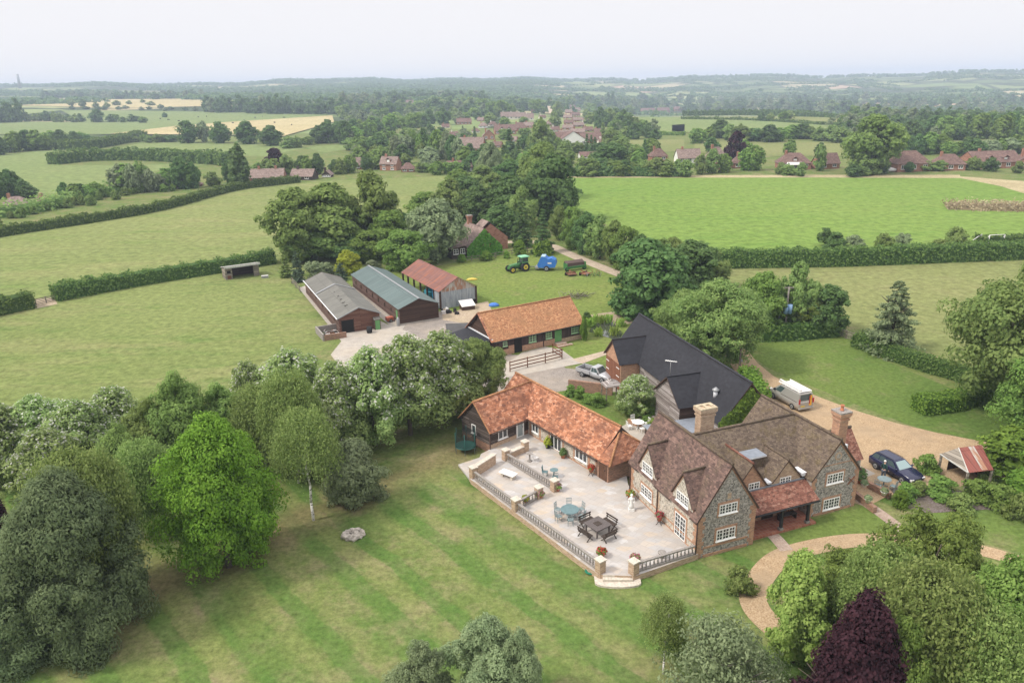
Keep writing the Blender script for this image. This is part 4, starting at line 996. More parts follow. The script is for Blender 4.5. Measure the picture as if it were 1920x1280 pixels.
# ---------------------------------------------------------------- farmhouse
A0 = (12.71, 44.88); AH = R(20.5)
H = thing('farmhouse', 'flint and brick farmhouse with steep tiled gables and two chimneys beside the paved terrace', 'house', (*A0, 0), AH)
W1, D1, E1, R1 = 4.85, 9.4, 3.38, 7.05
mb = MB()
gable_walls(mb, 0, D1, 0, W1, 0, E1, R1, 'flint', side_m='pale_lit_flint')  # side walls coloured lighter than the gable ends: side light painted in
# dormer cheeks and gables rising from the terrace wall
for (va, vb, vr, za) in ((5.56, 8.07, 6.85, 5.86), (0.72, 3.30, 2.04, 5.95)):
    mb.poly([(-0.004, vb, 3.2), (-0.004, va, 3.2), (-0.004, va, 3.85), (-0.004, (va + vb) / 2, za - 0.14), (-0.004, vb, 3.85)], 'pale_lit_flint')
    mb.poly([(0, va, 3.2), (1.0, va, 3.85), (0, va, 3.85)], 'red_brick'); mb.poly([(0, vb, 3.2), (0, vb, 3.85), (1.0, vb, 3.85)], 'red_brick')
U2a, U2b, V2, E2, R2 = 10.95, 15.5, 1.25, 3.45, 6.27
gable_walls(mb, V2, 10.3, U2a, U2b, 0, E2, R2, 'flint')
gable_walls(mb, W1, U2a, 2.2, 10.2, 0, 2.9, 6.3, 'red_brick', axis='u', skip=('a', 'b'))
# small brick gables over the porch
mb.poly([(4.9, 2.0, 2.6), (7.22, 2.0, 2.6), (7.22, 2.0, 3.4), (5.85, 2.0, 5.3), (4.9, 2.0, 4.0)], 'red_brick')
mb.poly([(7.22, 2.0, 2.6), (7.22, 3.6, 2.6), (7.22, 3.6, 3.4), (7.22, 2.0, 3.4)], 'red_brick')
mb.poly([(7.8, 2.0, 2.6), (10.45, 2.0, 2.6), (10.45, 2.0, 3.45), (9.1, 2.0, 4.95), (7.8, 2.0, 3.45)], 'buff_brick')
mb.poly([(7.8, 3.6, 2.6), (7.8, 2.0, 2.6), (7.8, 2.0, 3.45), (7.8, 3.6, 3.45)], 'buff_brick')
mb.poly([(7.22, 2.3, 0), (7.8, 2.3, 0), (7.8, 2.3, 3.3), (7.22, 2.3, 3.3)], 'red_brick')
# low wing behind the right-hand gable
gable_walls(mb, U2b, 17.6, 3.1, 6.3, 0, 3.0, 4.95, 'flint', axis='u', skip=('a',))
mb.build('wall', H)
# brick dressings: corners, plinths, verges
qb = MB(); qf = MB()
def vbar(p0, p1, s0, s1, z0, z1, d=0.02, m='red_brick'): wbox(qf if p0[0] > 10 else qb, p0, p1, s0, s1, z0, z1, -0.05, d, m)
F1 = ((0, 0), (W1, 0)); S1 = ((0, D1), (0, 0)); F2 = ((U2a, V2), (U2b, V2))
for k in range(10):
    z = 0.02 + k * 0.33; L = 0.55 if k % 2 else 0.38
    vbar(*F1, 0, L, z, z + 0.328); vbar(*F1, W1 - L, W1, z, z + 0.328)
    vbar(*F2, 0, L * 0.8, z, z + 0.328, 0.021); vbar(*F2, U2b - U2a - L * 0.8, U2b - U2a, z, z + 0.328, 0.021)
    if z > 0.5: vbar(*S1, D1 - L, D1, z, z + 0.328); vbar(*S1, 0, L, z, z + 0.328)
    if 0.5 < z < 3: vbar(*S1, 3.95 + 0.15 * (k % 2), 4.5 - .15 * (k % 2), z, z + 0.328, 0.019, 'buff_brick')
vbar(*F1, 0.552, W1 - 0.552, 0.0, 0.22, 0.05); vbar(*F1, 0.552, W1 - 0.552, 0.72, 0.86, 0.04)
vbar(*S1, 0.552, D1 - 0.552, 1.0, 1.14, 0.03); vbar(*S1, .552, D1 - .552, 0.45, 0.56, 0.035)
vbar(*F2, 0.45, U2b - U2a - 0.45, 0.0, 0.2, 0.04)
vbar(*F1, 2.28, 2.58, 4.35, 4.8, 0.015, 'buff_brick'); vbar(*F2, 0.9, 3.7, 4.18, 4.26, 0.02)
def verge(parent, pa, pt, pb, wd=0.22, d=0.03, m='red_brick'):
    for (a, b) in ((pa, pt), (pt, pb)):
        a = np.array(a, float); b = np.array(b, float); dn = np.array([0, 0, -wd])
        off = np.array(pb, float) - np.array(pa, float); off /= np.linalg.norm(off); n = np.array([off[1], -off[0], 0]) * d
        (qf if pa[0] > 10 else qb).extrude([a - n, b - n, b + dn * 1.3 - n, a + dn - n], n * 2, m)
verge(H, (0, 0, E1 - 0.12), (W1 / 2, 0, R1 - 0.16), (W1, 0, E1 - 0.12)); verge(H, (U2a, V2, E2 - 0.12), ((U2a + U2b) / 2, V2, R2 - 0.16), (U2b, V2, E2 - 0.12))
for (va, vb, za) in ((5.56, 8.07, 5.86), (0.72, 3.30, 5.95)): verge(H, (-0.004, vb, 3.8), (-0.004, (va + vb) / 2, za - 0.16), (-0.004, va, 3.8), 0.2, 0.025)
qb.build('brick_dressing', H); qf.build('brick_dressing', H)
rb = MB(); qb2 = []
mb = MB(); gable_roof(mb, 0, D1, 0, W1, E1, R1, 'plum_tiles', 0.22, 0.12, rm='brown_tiles'); r1 = mb.build('roof', H); r1['label'] = 'steep plum coloured tiled roof of the terrace wing'
for (va, vb, za) in ((5.56, 8.07, 5.86), (0.72, 3.30, 5.95)):
    vm = (va + vb) / 2; sl = (R1 - E1) / (W1 / 2); ub = (za - E1) / sl; ue = (3.8 - E1) / sl
    d = MB()
    for (vv, s) in ((va, -1), (vb, 1)): slab(d, [(-0.14, vv + s * 0.12, 3.66), (-0.14, vm, za), (ub + .05, vm, za), (ue - 0.05, vv + s * 0.12, 3.66)], 0.09, 'plum_tiles', 'gutter_brown')
    d.cyl((-0.15, vm, za + 0.015), (ub + 0.02, vm, za + 0.015), 0.09, 0.09, 'brown_tiles', 8); d.build('dormer_roof', H)
mb = MB(); gable_roof(mb, V2, 10.3, U2a, U2b, E2, R2, 'brown_tiles', 0.18, 0.12, rm='brown_tiles'); mb.build('roof', H)['label'] = 'mossy brown tiled roof of the right hand gable'
mb = MB(); gable_roof(mb, W1 - 2.0, U2a + 2.0, 2.2, 10.2, 2.9, 6.3, 'brown_tiles', 0.05, 0, axis='u', rm='brown_tiles'); mb.build('roof', H)['label'] = 'long mossy brown roof joining the two gables'
mb = MB()
for (a, b, e, z, back, c) in ((4.75, 7.3, 3.42, 5.42, 5.3, 5.85),):
    slab(mb, [(b + .08, 1.88, e - .12), (c, 1.88, z), (c, back, z), (b + .08, 3.1, e - .12)], 0.09, 'porch_tiles', 'gutter_brown'); slab(mb, [(4.5, 1.88, e + .15), (c, 1.88, z), (c, back, z), (4.5, back, e + .15)], 0.09, 'brown_tiles', 'gutter_brown'); mb.cyl((c, 1.87, z + .015), (c, back, z + .015), .09, .09, 'porch_tiles', 8)
mb.build('dormer_roof', H)
mb = MB(); a, b, c, e, z, back = 7.72, 10.53, 9.1, 3.38, 5.05, 5.2
slab(mb, [(a, 1.88, e), (c, 1.88, z), (c, back, z), (a, 3.0, e)], 0.09, 'brown_tiles', 'gutter_brown'); slab(mb, [(b, 1.88, e), (c, 1.88, z), (c, back, z), (b, 3.0, e)], 0.09, 'brown_tiles', 'gutter_brown'); mb.cyl((c, 1.87, z + .015), (c, back, z + .015), .09, .09, 'brown_tiles', 8)
mb.build('dormer_roof', H)
# flat lead dormer between them
mb = MB(); mb.box(6.35, 3.45, 3.6, 8.15, 5.4, 4.82, 'brown_tiles'); mb.box(6.25, 3.35, 4.82, 8.25, 5.4, 4.94, 'flashing_white', 'lead'); mb.build('flat_dormer', H)
mb = MB(); gable_roof(mb, U2b - 1.2, 17.6, 3.1, 6.3, 3.0, 4.95, 'porch_tiles', 0.15, 0.12, axis='u', rm='brown_tiles', ends=(0, 1)); mb.build('roof', H)['label'] = 'low reddish tiled roof of the back wing'
# porch
P = MB(); slab(P, [(4.86, 0.28, 2.14), (10.94, 0.28, 2.14), (10.94, 2.0, 3.1), (4.86, 2.0, 3.1)], 0.1, 'porch_tiles', 'gutter_brown'); pr = P.build('porch_roof', H)
m_ = MB(); m_.bar((4.9, 1.98, 3.13), (10.9, 1.98, 3.13), 0.12, 0.1, 'lead'); m_.build('lead_flashing', pr)
P = MB(); P.box(4.86, 0.35, 0.0, 10.94, 2.3, 0.18, 'quarry_tiles'); P.build('porch_floor', H)
for u in (7.75, 10.2):
    P = MB(); P.box(u - .09, .42, .38, u + .09, .60, 2.12, 'black_paint'); P.bar((u, .5, 1.7), (u - .45, .5, 2.1), .08, .08, 'black_paint'); P.bar((u, .5, 1.7), (u + .45, .5, 2.1), .08, .08, 'black_paint'); o = P.build('porch_post', H)
    P = MB(); P.box(u - .16, .35 + .02, .18, u + .16, .66, .38, 'grey_stone'); P.build('post_foot', o)
P = MB(); P.bar((4.9, .5, 2.06), (10.9, .5, 2.06), .1, .14, 'black_paint'); P.build('porch_beam', H)
door(H, (4.9, 2.2), (10.9, 2.2), 2.5, 3.4, 0.18, 2.15, 'dark_wood', frame='dark_wood')
window(H, (4.9, 2.2), (10.9, 2.2), 0.8, 1.9, 1.0, 1.9, 2, 2, 3)
# windows
window(H, *F1, 1.66, 3.16, 3.20, 3.98, 3, 2, 3, surround='red_brick'); window(H, *F1, 1.58, 3.16, 1.08, 1.98, 3, 2, 3, surround='red_brick')
window(H, *F2, 1.42, 2.98, 2.58, 3.42, 3, 2, 3, surround='red_brick'); window(H, *F2, 1.38, 2.94, 0.34, 1.24, 3, 2, 3, surround='red_brick')
window(H, *S1, D1 - 7.60, D1 - 6.06, 3.30, 4.12, 3, 2, 3); window(H, *S1, D1 - 2.77, D1 - 1.27, 3.36, 4.16, 3, 2, 3)
window(H, *S1, D1 - 7.68, D1 - 6.06, 1.22, 2.08, 3, 2, 3, surround='red_brick')
window(H, *S1, D1 - 2.80, D1 - 1.42, 0.52, 2.36, 2, 2, 5, name='french_door', surround='red_brick', sill=False)
window(H, (4.9, 2.0), (7.22, 2.0), 0.75, 1.75, 2.95, 3.75, 2, 2, 3); window(H, (7.8, 2.0), (10.45, 2.0), 0.72, 1.75, 2.78, 3.6, 2, 2, 3)
pipe(H, [(-.08, -.02, 0), (-.08, -.02, 3.2)]); pipe(H, [(-.07, 5.22, .45), (-.07, 5.22, 3.1)]); pipe(H, [(-.08, D1 - .05, .45), (-.08, D1 - .05, 3.1)]); pipe(H, [(U2a - .06, 1.9, 2.9), (U2a - .06, 1.9, 3.6)])
gutter(H, (-.24, D1, 3.0), (-.24, 8.15, 3.0)); gutter(H, (-.24, 5.5, 3.0), (-.24, 3.35, 3.0)); gutter(H, (-.24, .7, 3.0), (-.24, -.1, 3.0))
gutter(H, (4.86, .22, 2.06), (10.94, .22, 2.06), 'black_paint')
chimney(H, 4.5, 5.75, 6.75, 7.5, 5.2, 8.0, 'buff_brick', 'lichen_cap'); chimney(H, 13.5, 14.3, 1.8, 2.55, 4.0, 8.15, 'red_brick', 'grey_stone', 1)
for b_ in ((14.0, 1.7, 4.9, 14.5, 2.2, 5.35), (10.5, 1.9, 3.35, 10.95, 2.9, 3.62), (7.25, 1.95, 3.3, 7.75, 2.6, 3.45)): P = MB(); P.box(*b_, 'flashing_white'); P.build('lead_flashing', H)
P = MB(); P.cyl((13.2, V2 + .02, 4.86), (13.2, V2 - .04, 4.86), .34, .34, 'buff_brick', 20); P.cyl((13.2, V2 - .03, 4.86), (13.2, V2 - .05, 4.86), .2, .2, 'flint', 20); P.build('roundel', H)
P = MB(); P.bar((14.5, V2 - .05, 2.15), (15.1, V2 - .05, 2.75), .07, .05, 'rust'); P.bar((14.5, V2 - .08, 2.75), (15.1, V2 - .08, 2.15), .07, .05, 'rust'); P.build('wall_anchor', H)

# ---------------------------------------------------------------- orange roofed annexe
B = thing('annexe', 'single storey L shaped annexe with mottled bright orange tiled roof, black boards and flint walls', 'annexe', (-2.2, 61.49, 0), R(41))
EE, RR = 2.45, 4.55; HW = 2.07
dL = np.array([-0.12, -0.993]); nL = np.array([0.993, -0.12]); I0 = np.array([4.75, -0.2])
def LW(s, t, z=None): p = I0 + dL * s + nL * t; return (p[0], p[1]) if z is None else (p[0], p[1], z)
mb = MB(); mid = HW
mb.poly([(0, 2 * HW, .85), (0, 0, .85), (0, 0, EE - .1), (0, HW, RR - .14), (0, 2 * HW, EE - .1)], 'black_boards')
mb.poly([(0, 0, .85), (4.8, 0, .85), (4.8, 0, EE - .1), (0, 0, EE - .1)], 'black_boards')
mb.poly([(6, 2 * HW, .85), (0, 2 * HW, .85), (0, 2 * HW, EE - .1), (6, 2 * HW, EE - .1)], 'black_boards')
mb.box(.005, .005, 0, 5, 2 * HW - .005, .85, 'dark_brick')
s0_, s1_ = -5.2, 9.9
mb.poly([LW(-.2, 0, .3), LW(s1_, 0, .3), LW(s1_, 0, EE - .1), LW(-.2, 0, EE - .1)][::1], 'pale_lit_flint')
mb.poly([LW(s0_, 0, 0), LW(-.2, 0, 0), LW(-.2, 0, EE - .1), LW(s0_, 0, EE - .1)], 'black_boards')
mb.poly([LW(s1_, 4.3, 0), LW(s0_, 4.3, 0), LW(s0_, 4.3, EE - .1), LW(s1_, 4.3, EE - .1)], 'pale_lit_flint')
mb.poly([LW(s0_, 4.3, 0), LW(s0_, 0, 0), LW(s0_, 0, EE - .1), LW(s0_, 2.15, RR - .14), LW(s0_, 4.3, EE - .1)], 'black_boards')
mb.build('wall', B)
mb = MB(); e0, e1 = 9.9, 11.35
for q in ([LW(e0, -.12), LW(e1, -.12)], [LW(e1, -.12), LW(e1, 4.4)], [LW(e1, 4.4), LW(e0, 4.4)], [LW(e0, 4.4), LW(e0, -.12)]):
    mb.poly([(*q[0], .3), (*q[1], .3), (*q[1], EE - .05), (*q[0], EE - .05)], 'dark_brick')
mb.build('brick_end', B)
# roofs: the short gable wing runs into the long one, whose end is hipped under a little gablet
mb = MB(); slp = (RR - EE) / 2.15; ov = .3
slab(mb, [LW(s0_ - .15, -ov, EE - ov * slp), LW(10.3, -ov, EE - ov * slp), LW(10.3, 2.15, RR), LW(s0_ - .15, 2.15, RR)], .11, 'orange_tiles', 'gutter_brown')
slab(mb, [LW(s0_ - .15, 4.3 + ov, EE - ov * slp), LW(10.3, 4.3 + ov, EE - ov * slp), LW(10.3, 2.15, RR), LW(s0_ - .15, 2.15, RR)], .11, 'orange_tiles', 'gutter_brown')
lo = EE - .25; zz_ = 4.05
C0, C1, C2, C3 = LW(10.2, -.42, lo), LW(11.8, -.42, lo), LW(11.8, 4.7, lo), LW(10.2, 4.7, lo)
T0 = LW(10.15, 2.15, zz_ + .12); 
slab(mb, [C0, C1, T0], .1, 'orange_tiles', 'gutter_brown'); slab(mb, [C1, C2, T0], .1, 'orange_tiles', 'gutter_brown'); slab(mb, [C2, C3, T0], .1, 'orange_tiles', 'gutter_brown')
mb.poly([LW(10.31, .9, 3.2), LW(10.31, 3.4, 3.2), LW(10.31, 2.15, RR - .1)], 'dark_wood')
sl2 = (RR - EE) / HW
slab(mb, [(-.18, -ov, EE - ov * sl2), (5.2, -ov, EE - ov * sl2), (7.0, HW, RR), (-.18, HW, RR)], .11, 'orange_tiles', 'gutter_brown')
slab(mb, [(-.18, 2 * HW + ov, EE - ov * sl2), (5.6, 2 * HW + ov, EE - ov * sl2), (7.0, HW, RR), (-.18, HW, RR)], .11, 'orange_tiles', 'gutter_brown')
ro = mb.build('roof', B)
mb = MB(); mb.cyl((-.2, HW, RR + .02), (6.9, HW, RR + .02), .11, .11, 'stable_tiles', 8); mb.cyl(LW(s0_ - .16, 2.15, RR + .02), LW(10.3, 2.15, RR + .02), .11, .11, 'stable_tiles', 8); mb.cyl(C1, T0, .1, .1, 'stable_tiles', 8); mb.cyl(C2, T0, .1, .1, 'stable_tiles', 8)
for s, e in (((-.19, -ov, EE - ov * sl2 + .03), (-.19, HW, RR + .03)), ((-.19, 2 * HW + ov, EE - ov * sl2 + .03), (-.19, HW, RR + .03))): mb.bar(s, e, .12, .08, 'stable_tiles')
mb.build('ridge_tiles', ro)
SW = ((0, 0), (4.8, 0)); LWL = (LW(0, 0), LW(9.9, 0)); GE = ((0, 2 * HW), (0, 0))
window(B, *SW, 1.0, 2.1, 1.05, 1.95, 2, 1, 1, bars=False); door(B, *SW, 3.3, 4.1, .45, 2.2, 'white_paint', 'pale_glass', label='half glazed white door')
window(B, *GE, 1.55, 2.15, 1.25, 2.15, 1, 1, 1, bars=False)
window(B, *LWL, .45, 1.45, 1.0, 2.05, 2, 1, 1, bars=False); window(B, *LWL, 3.3, 4.95, .52, 2.15, 3, 1, 1, bars=False, name='patio_door', sill=False); window(B, *LWL, 6.9, 8.5, .95, 2.05, 3, 1, 1, bars=False)
qb = MB(); 
for (a, b) in ((.0, .3), (1.55, 1.8), (3.0, 3.2), (5.05, 5.3), (6.6, 6.8), (8.6, 8.85), (9.6, 9.9)): wbox(qb, *LWL, a, b, .45, EE - .2, -.03, .02, 'red_brick')
wbox(qb, *LWL, 0, 9.9, .42, .58, -.03, .03, 'red_brick'); qb.build('brick_dressing', B); qb = MB(); wbox(qb, (0, 0), (4.8, 0), 0, 3.25, .42, .85, -.02, .03, 'buff_brick'); qb.build('brick_plinth', B)
door(B, LW(9.95, -.12), LW(11.35, -.12), .35, 1.15, .45, 2.2, 'brown_door', frame='brown_door', label='plain brown door')
gutter(B, LW(0, -.34, EE - .42), LW(10.1, -.34, EE - .42)); gutter(B, (0, -.34, EE - .42), (4.7, -.34, EE - .42)); pipe(B, [LW(9.85, -.06, .45), LW(9.85, -.06, 2.1)]); pipe(B, [(-.03, -.07, 0), (-.03, -.07, 2.2)])

# ---------------------------------------------------------------- black barn
K = thing('black_barn', 'long weatherboarded barn under a steep black roof with two gabled porches', 'barn', (10.84, 80.38, 0), R(-73.5))
v0, vr, v1, be, br, ua, ub = 1.75, 4.45, 7.15, 3.3, 6.65, -1.0, 21.2
mb = MB()
mb.poly([(ua, v0, 0), (ub, v0, 0), (ub, v0, be), (ua, v0, be)], 'silver_boards'); mb.poly([(ub, v1, 0), (ua, v1, 0), (ua, v1, be), (ub, v1, be)], 'brown_boards')
mb.poly([(ua, v1, 0), (ua, v0, 0), (ua, v0, be), (ua, vr, br - .14), (ua, v1, be)], 'brown_boards'); mb.poly([(ub, v0, 0), (ub, v1, 0), (ub, v1, be), (ub, vr, br - .14), (ub, v0, be)], 'brown_boards')
P1 = (.95, 4.85, -.5, 3.35, 5.35); P2 = (12.2, 16.9, -.02, 3.25, 5.3)
for (a, b, f, e, r), m, sm in ((P1, 'red_brick', 'red_brick'), (P2, 'silver_boards', 'brown_boards')):
    c = (a + b) / 2
    mb.poly([(a, f, 0), (b, f, 0), (b, f, e - .1), (c, f, r - .12), (a, f, e - .1)], m); mb.poly([(b, f, 0), (b, v0, 0), (b, v0, e - .1), (b, f, e - .1)], sm); mb.poly([(a, v0, 0), (a, f, 0), (a, f, e - .1), (a, v0, e - .1)], sm)
mb.build('wall', K)
mb = MB(); sl = (br - be) / (vr - v0)
slab(mb, [(ua - .2, v0 - .3, be - .3 * sl), (ub + .2, v0 - .3, be - .3 * sl), (ub + .2, vr, br), (ua - .2, vr, br)], .1, 'black_roof_felt', 'gutter_brown'); slab(mb, [(ua - .2, v1 + .3, be - .3 * sl), (ub + .2, v1 + .3, be - .3 * sl), (ub + .2, vr, br), (ua - .2, vr, br)], .1, 'black_roof_felt', 'gutter_brown')
mb.bar((ua - .2, vr, br + .02), (ub + .2, vr, br + .02), .25, .06, 'black_roof_felt'); mb.build('roof', K)
for (a, b, f, e, r) in (P1, P2):
    c = (a + b) / 2; s2 = (r - e) / (c - a); vb = v0 + (r - be) / sl; ve = v0 + (e - .25 * s2 - be) / sl; d = MB()
    for w_ in (a - .25, b + .25): slab(d, [(w_, f - .25, e - .25 * s2), (c, f - .25, r), (c, vb + .05, r), (w_, ve, e - .25 * s2)], .1, 'black_roof_felt', 'gutter_brown')
    d.bar((c, f - .26, r + .02), (c, vb, r + .02), .2, .05, 'black_roof_felt'); d.build('porch_roof', K)
for k in range(2):
    d = MB(); a = 1.12 + k * 1.79; d.box(a, -.56, .05, a + 1.77, -.505, 2.95, 'barn_doors'); o = d.build('barn_door', K)
    for z in (.6, 1.5, 2.45): d = MB(); d.box(a + (.05 if k == 0 else .95), -.59, z, a + (.82 if k == 0 else 1.72), -.561, z + .07, 'white_paint'); d.build('strap_hinge', o)
P = MB(); P.tube([(14.55, .1, 5.2), (14.55, .1, 6.9)], .03, 'steel_grey'); P.tube([(14.2, -.3, 6.85), (14.95, .55, 6.85)], .04, 'white_paint')
for k in range(6): P.tube([(14.25 + k * .12 - .12, -.25 + k * .14 + .12, 6.85), (14.25 + k * .12 + .12, -.25 + k * .14 - .12, 6.85)], .018, 'white_paint', 5)
P.build('aerial', K)
P = MB(); P.cyl((18.4, 2.75, 4.3), (18.4, 2.75, 5.0), .2, .2, 'flashing_white', 12); P.lathe([(.34, 0), (.34, .08), (.05, .3)], (18.4, 2.75, 5.0), 'steel_grey', 12); P.build('roof_vent', K)
ivy_patch('ivy', K, [(ub, v0 - .3, .0), (ub, v1 + .2, .0), (ub, v1 + .2, be - .2), (ub, vr, br - .5), (ub, v0 - .2, be - .2)], 5200, .24, 'leaf_privet')
L = thing('flat_roofed_extension', 'low flat grey roofed extension between the black barn and the farmhouse', 'extension', (10.84, 80.38, 0), R(-73.5))
P = MB(); P.box(17.05, -3.6, 0, 21.0, 1.7, 1.7, 'brown_boards'); P.build('wall', L); P = MB(); P.box(16.95, -3.8, 1.702, 21.2, 1.74, 1.82, 'steel_grey', 'lead'); P.build('flat_roof', L)
P = MB(); P.box(19.6, .6, 1.84, 20.4, 1.1, 2.6, 'white_paint'); P.cyl((20.0, .59, 2.2), (20.0, .56, 2.2), .27, .27, 'steel_grey', 14); P.build('air_unit', L)

# ---------------------------------------------------------------- stable
S = thing('stable', 'long low stable with pale orange tiled roof and green doors and windows', 'stable', (-2.35, 86.9, 0), R(30.2))
L_, W_ = 13.5, 6.5
mb = MB(); gable_walls(mb, 0, L_, 0, W_, 0, 2.35, 5.0, 'slate_boards', axis='u', end_m='brown_boards'); mb.build('wall', S)
mb = MB(); gable_roof(mb, 0, L_, 0, W_, 2.35, 5.0, 'stable_tiles', .3, .25, axis='u', rm='stable_tiles'); 
for y0, y1 in ((-.3, W_ / 2), (W_ + .3, W_ / 2)): mb.bar((-.24, y0, 2.12), (-.24, y1, 5.03), .3, .06, 'orange_tiles')
mb.build('roof', S)
FS = ((0, 0), (L_, 0)); qb = MB()
for a, b, m in ((0, 3.0, 'red_brick'), (4.2, 9.1, 'red_brick'), (10.2, L_, 'buff_brick')): wbox(qb, *FS, a, b, 0, .78 if a < 10 else .6, -.05, .05, m)
wbox(qb, *FS, 2.2, 3.0, .78, 1.15, -.05, .04, 'red_brick'); qb.build('brick_plinth', S)
mb = MB(); wbox(mb, *FS, 3.05, 4.12, .02, 2.05, .002, .02, 'dark_void'); mb.build('doorway', S)
for a, b in ((5.2, 6.25), (7.75, 8.65), (11.75, 12.8)): window(S, *FS, a, b, .98, 1.95, 2, 2, 3, 'pale_green_paint', 'window_glass')
window(S, *FS, 1.4, 2.0, 1.2, 1.8, 1, 2, 2, 'pale_green_paint')
door(S, *FS, 9.2, 10.1, .3, 2.15, 'green_paint', frame='green_paint', label='bright green plank door')
mb = MB(); mb.box(8.9, -1.0, 0, 10.4, -.06, .28, 'red_brick', 'brick_path'); mb.box(8.7, -1.5, 0, 11.0, -1.0, .14, 'red_brick', 'brick_path'); mb.build('doorstep', S)
gutter(S, (0, -.33, 2.02), (L_, -.33, 2.02), 'black_paint'); pipe(S, [(7.35, -.1, .1), (7.35, -.1, 2.0)], .045, 'black_paint')
LT = thing('lean_to', 'dark felt roofed lean to with pale edge against the stable gable', 'lean to', (-2.35, 86.9, 0), R(30.2))
mb = MB(); mb.box(-4.2, .4, 0, -.03, W_ - .4, 1.7, 'brown_boards'); mb.build('wall', LT)
mb = MB(); slab(mb, [(-4.4, .1, 1.72), (-.05, .1, 2.3), (-.05, W_ - .1, 2.3), (-4.4, W_ - .1, 1.72)], .1, 'black_roof_felt'); mb.bar((-.12, -.1, 2.36), (-.12, W_ + .1, 2.36), .16, .1, 'flashing_white'); mb.build('roof', LT)

# ---------------------------------------------------------------- long sheds
def long_shed(name, label, loc, ang, w_, l_, e_, r_, roof, side, front):
    s = thing(name, label, 'shed', (*loc, 0), R(ang)); mb = MB(); gable_walls(mb, 0, l_, 0, w_, 0, e_, r_, side, end_m=front); mb.build('wall', s); return s
s = long_shed('long_shed', 'long brown shed with stepped grey sheet roof and open doorway beside the paddock', (-23.6, 97.5), 25.0, 5.7, 24.3, 2.25, 3.4, 'grey_sheet', 'shed_boards', 'red_boards')
mb = MB(); gable_roof(mb, 0, 14.4, 0, 5.7, 2.27, 3.42, 'grey_sheet', .22, .15, .07, ends=(1, 0)); mb.build('roof', s); mb = MB(); gable_roof(mb, 14.4, 24.3, 0, 5.7, 2.12, 3.22, 'grey_sheet', .22, .15, .07, ends=(0, 1)); mb.build('roof', s)
mb = MB()
for x0, x1 in ((-.22, 2.85), (5.92, 2.85)): mb.bar((x0, 14.4, 2.26), (x1, 14.4, 3.47), .5, .06, 'steel_grey'); mb.bar((x0, -.16, 2.2), (x1, -.16, 3.42), .1, .14, 'steel_grey')
mb.bar((-.26, -.1, 2.15), (-.26, 24.4, 2.12), .1, .1, 'flashing_white'); mb.build('roof_edging', s)
mb = MB(); wbox(mb, (0, 0), (5.7, 0), .35, 1.95, .02, 1.85, .002, .02, 'dark_void'); wbox(mb, (0, 0), (5.7, 0), .25, .35, 0, 1.95, 0, .06, 'brown_boards'); wbox(mb, (0, 0), (5.7, 0), 1.95, 2.05, 0, 1.95, 0, .06, 'brown_boards'); mb.build('doorway', s)
mb = MB(); mb.box(4.75, -.65, 0, 5.6, -.02, 1.45, 'shed_boards'); mb.poly([(4.7, -.72, 1.46), (5.65, -.72, 1.46), (5.65, 0, 1.72), (4.7, 0, 1.72)], 'grey_sheet'); mb.box(4.85, -.68, .03, 5.5, -.655, 1.38, 'green_paint'); mb.build('side_cupboard', s)
for v in (2.6, 6.5, 10.6, 15.2, 19.2): window(s, (0, 24.3), (0, 0), 24.3 - v - .4, 24.3 - v, 1.1, 1.75, 1, 1, 1, 'brown_door', bars=False, sill=False)
mb = MB(); 
for v in (3, 4.6, 6.4, 8.3, 11): mb.box(1.5 + v * .04, v, 3.02, 2.3, v + .35, 3.14, 'grey_sheet')
mb.build('roof_patch', s)
s = long_shed('long_shed', 'long brown shed with sage green sheet roof, middle one of the three sheds', (-15.79, 101.02), 27.1, 5.9, 23.8, 2.4, 3.5, 'green_sheet', 'shed_boards', 'brown_boards')
mb = MB(); gable_roof(mb, 0, 23.8, 0, 5.9, 2.42, 3.52, 'green_sheet', .22, .15, .07); mb.bar((2.95, -.15, 3.54), (2.95, 23.9, 3.54), .3, .06, 'steel_grey'); mb.build('roof', s)
for v in (3.4, 6.4, 9.4, 12.4, 15.4, 18.4, 21.4): window(s, (0, 23.8), (0, 0), 23.8 - v - .5, 23.8 - v, .95, 1.75, 1, 1, 1, 'brown_door', bars=False, sill=False)
mb = MB(); wbox(mb, (0, 23.8), (0, 0), 22.3, 23.0, .05, 1.9, .0, .05, 'green_paint'); mb.build('door', s)
mb = MB(); mb.box(-.12, 0, 0, -.02, 23.8, .25, 'concrete'); mb.box(0, -.12, 0, 5.9, -.02, .18, 'concrete'); mb.build('plinth', s)
s = thing('open_barn', 'open sided barn with rusty red sheet roof and patched metal gable', 'barn', (-10.75, 108.48, 0), R(29.5))
mb = MB(); gable_roof(mb, 0, 14.8, 0, 6.2, 2.85, 4.6, 'rust_sheet', .2, .15, .05); mb.build('roof', s); mb = MB(); mb.poly([(2.9, 5.2, 4.56), (2.9, 6.2, 4.56), (2.3, 6.2, 4.23), (2.3, 5.2, 4.23)][::-1], 'white_sheet'); mb.box(2.2, 5.2, 4.2, 2.9, 6.2, 4.22, 'white_sheet')
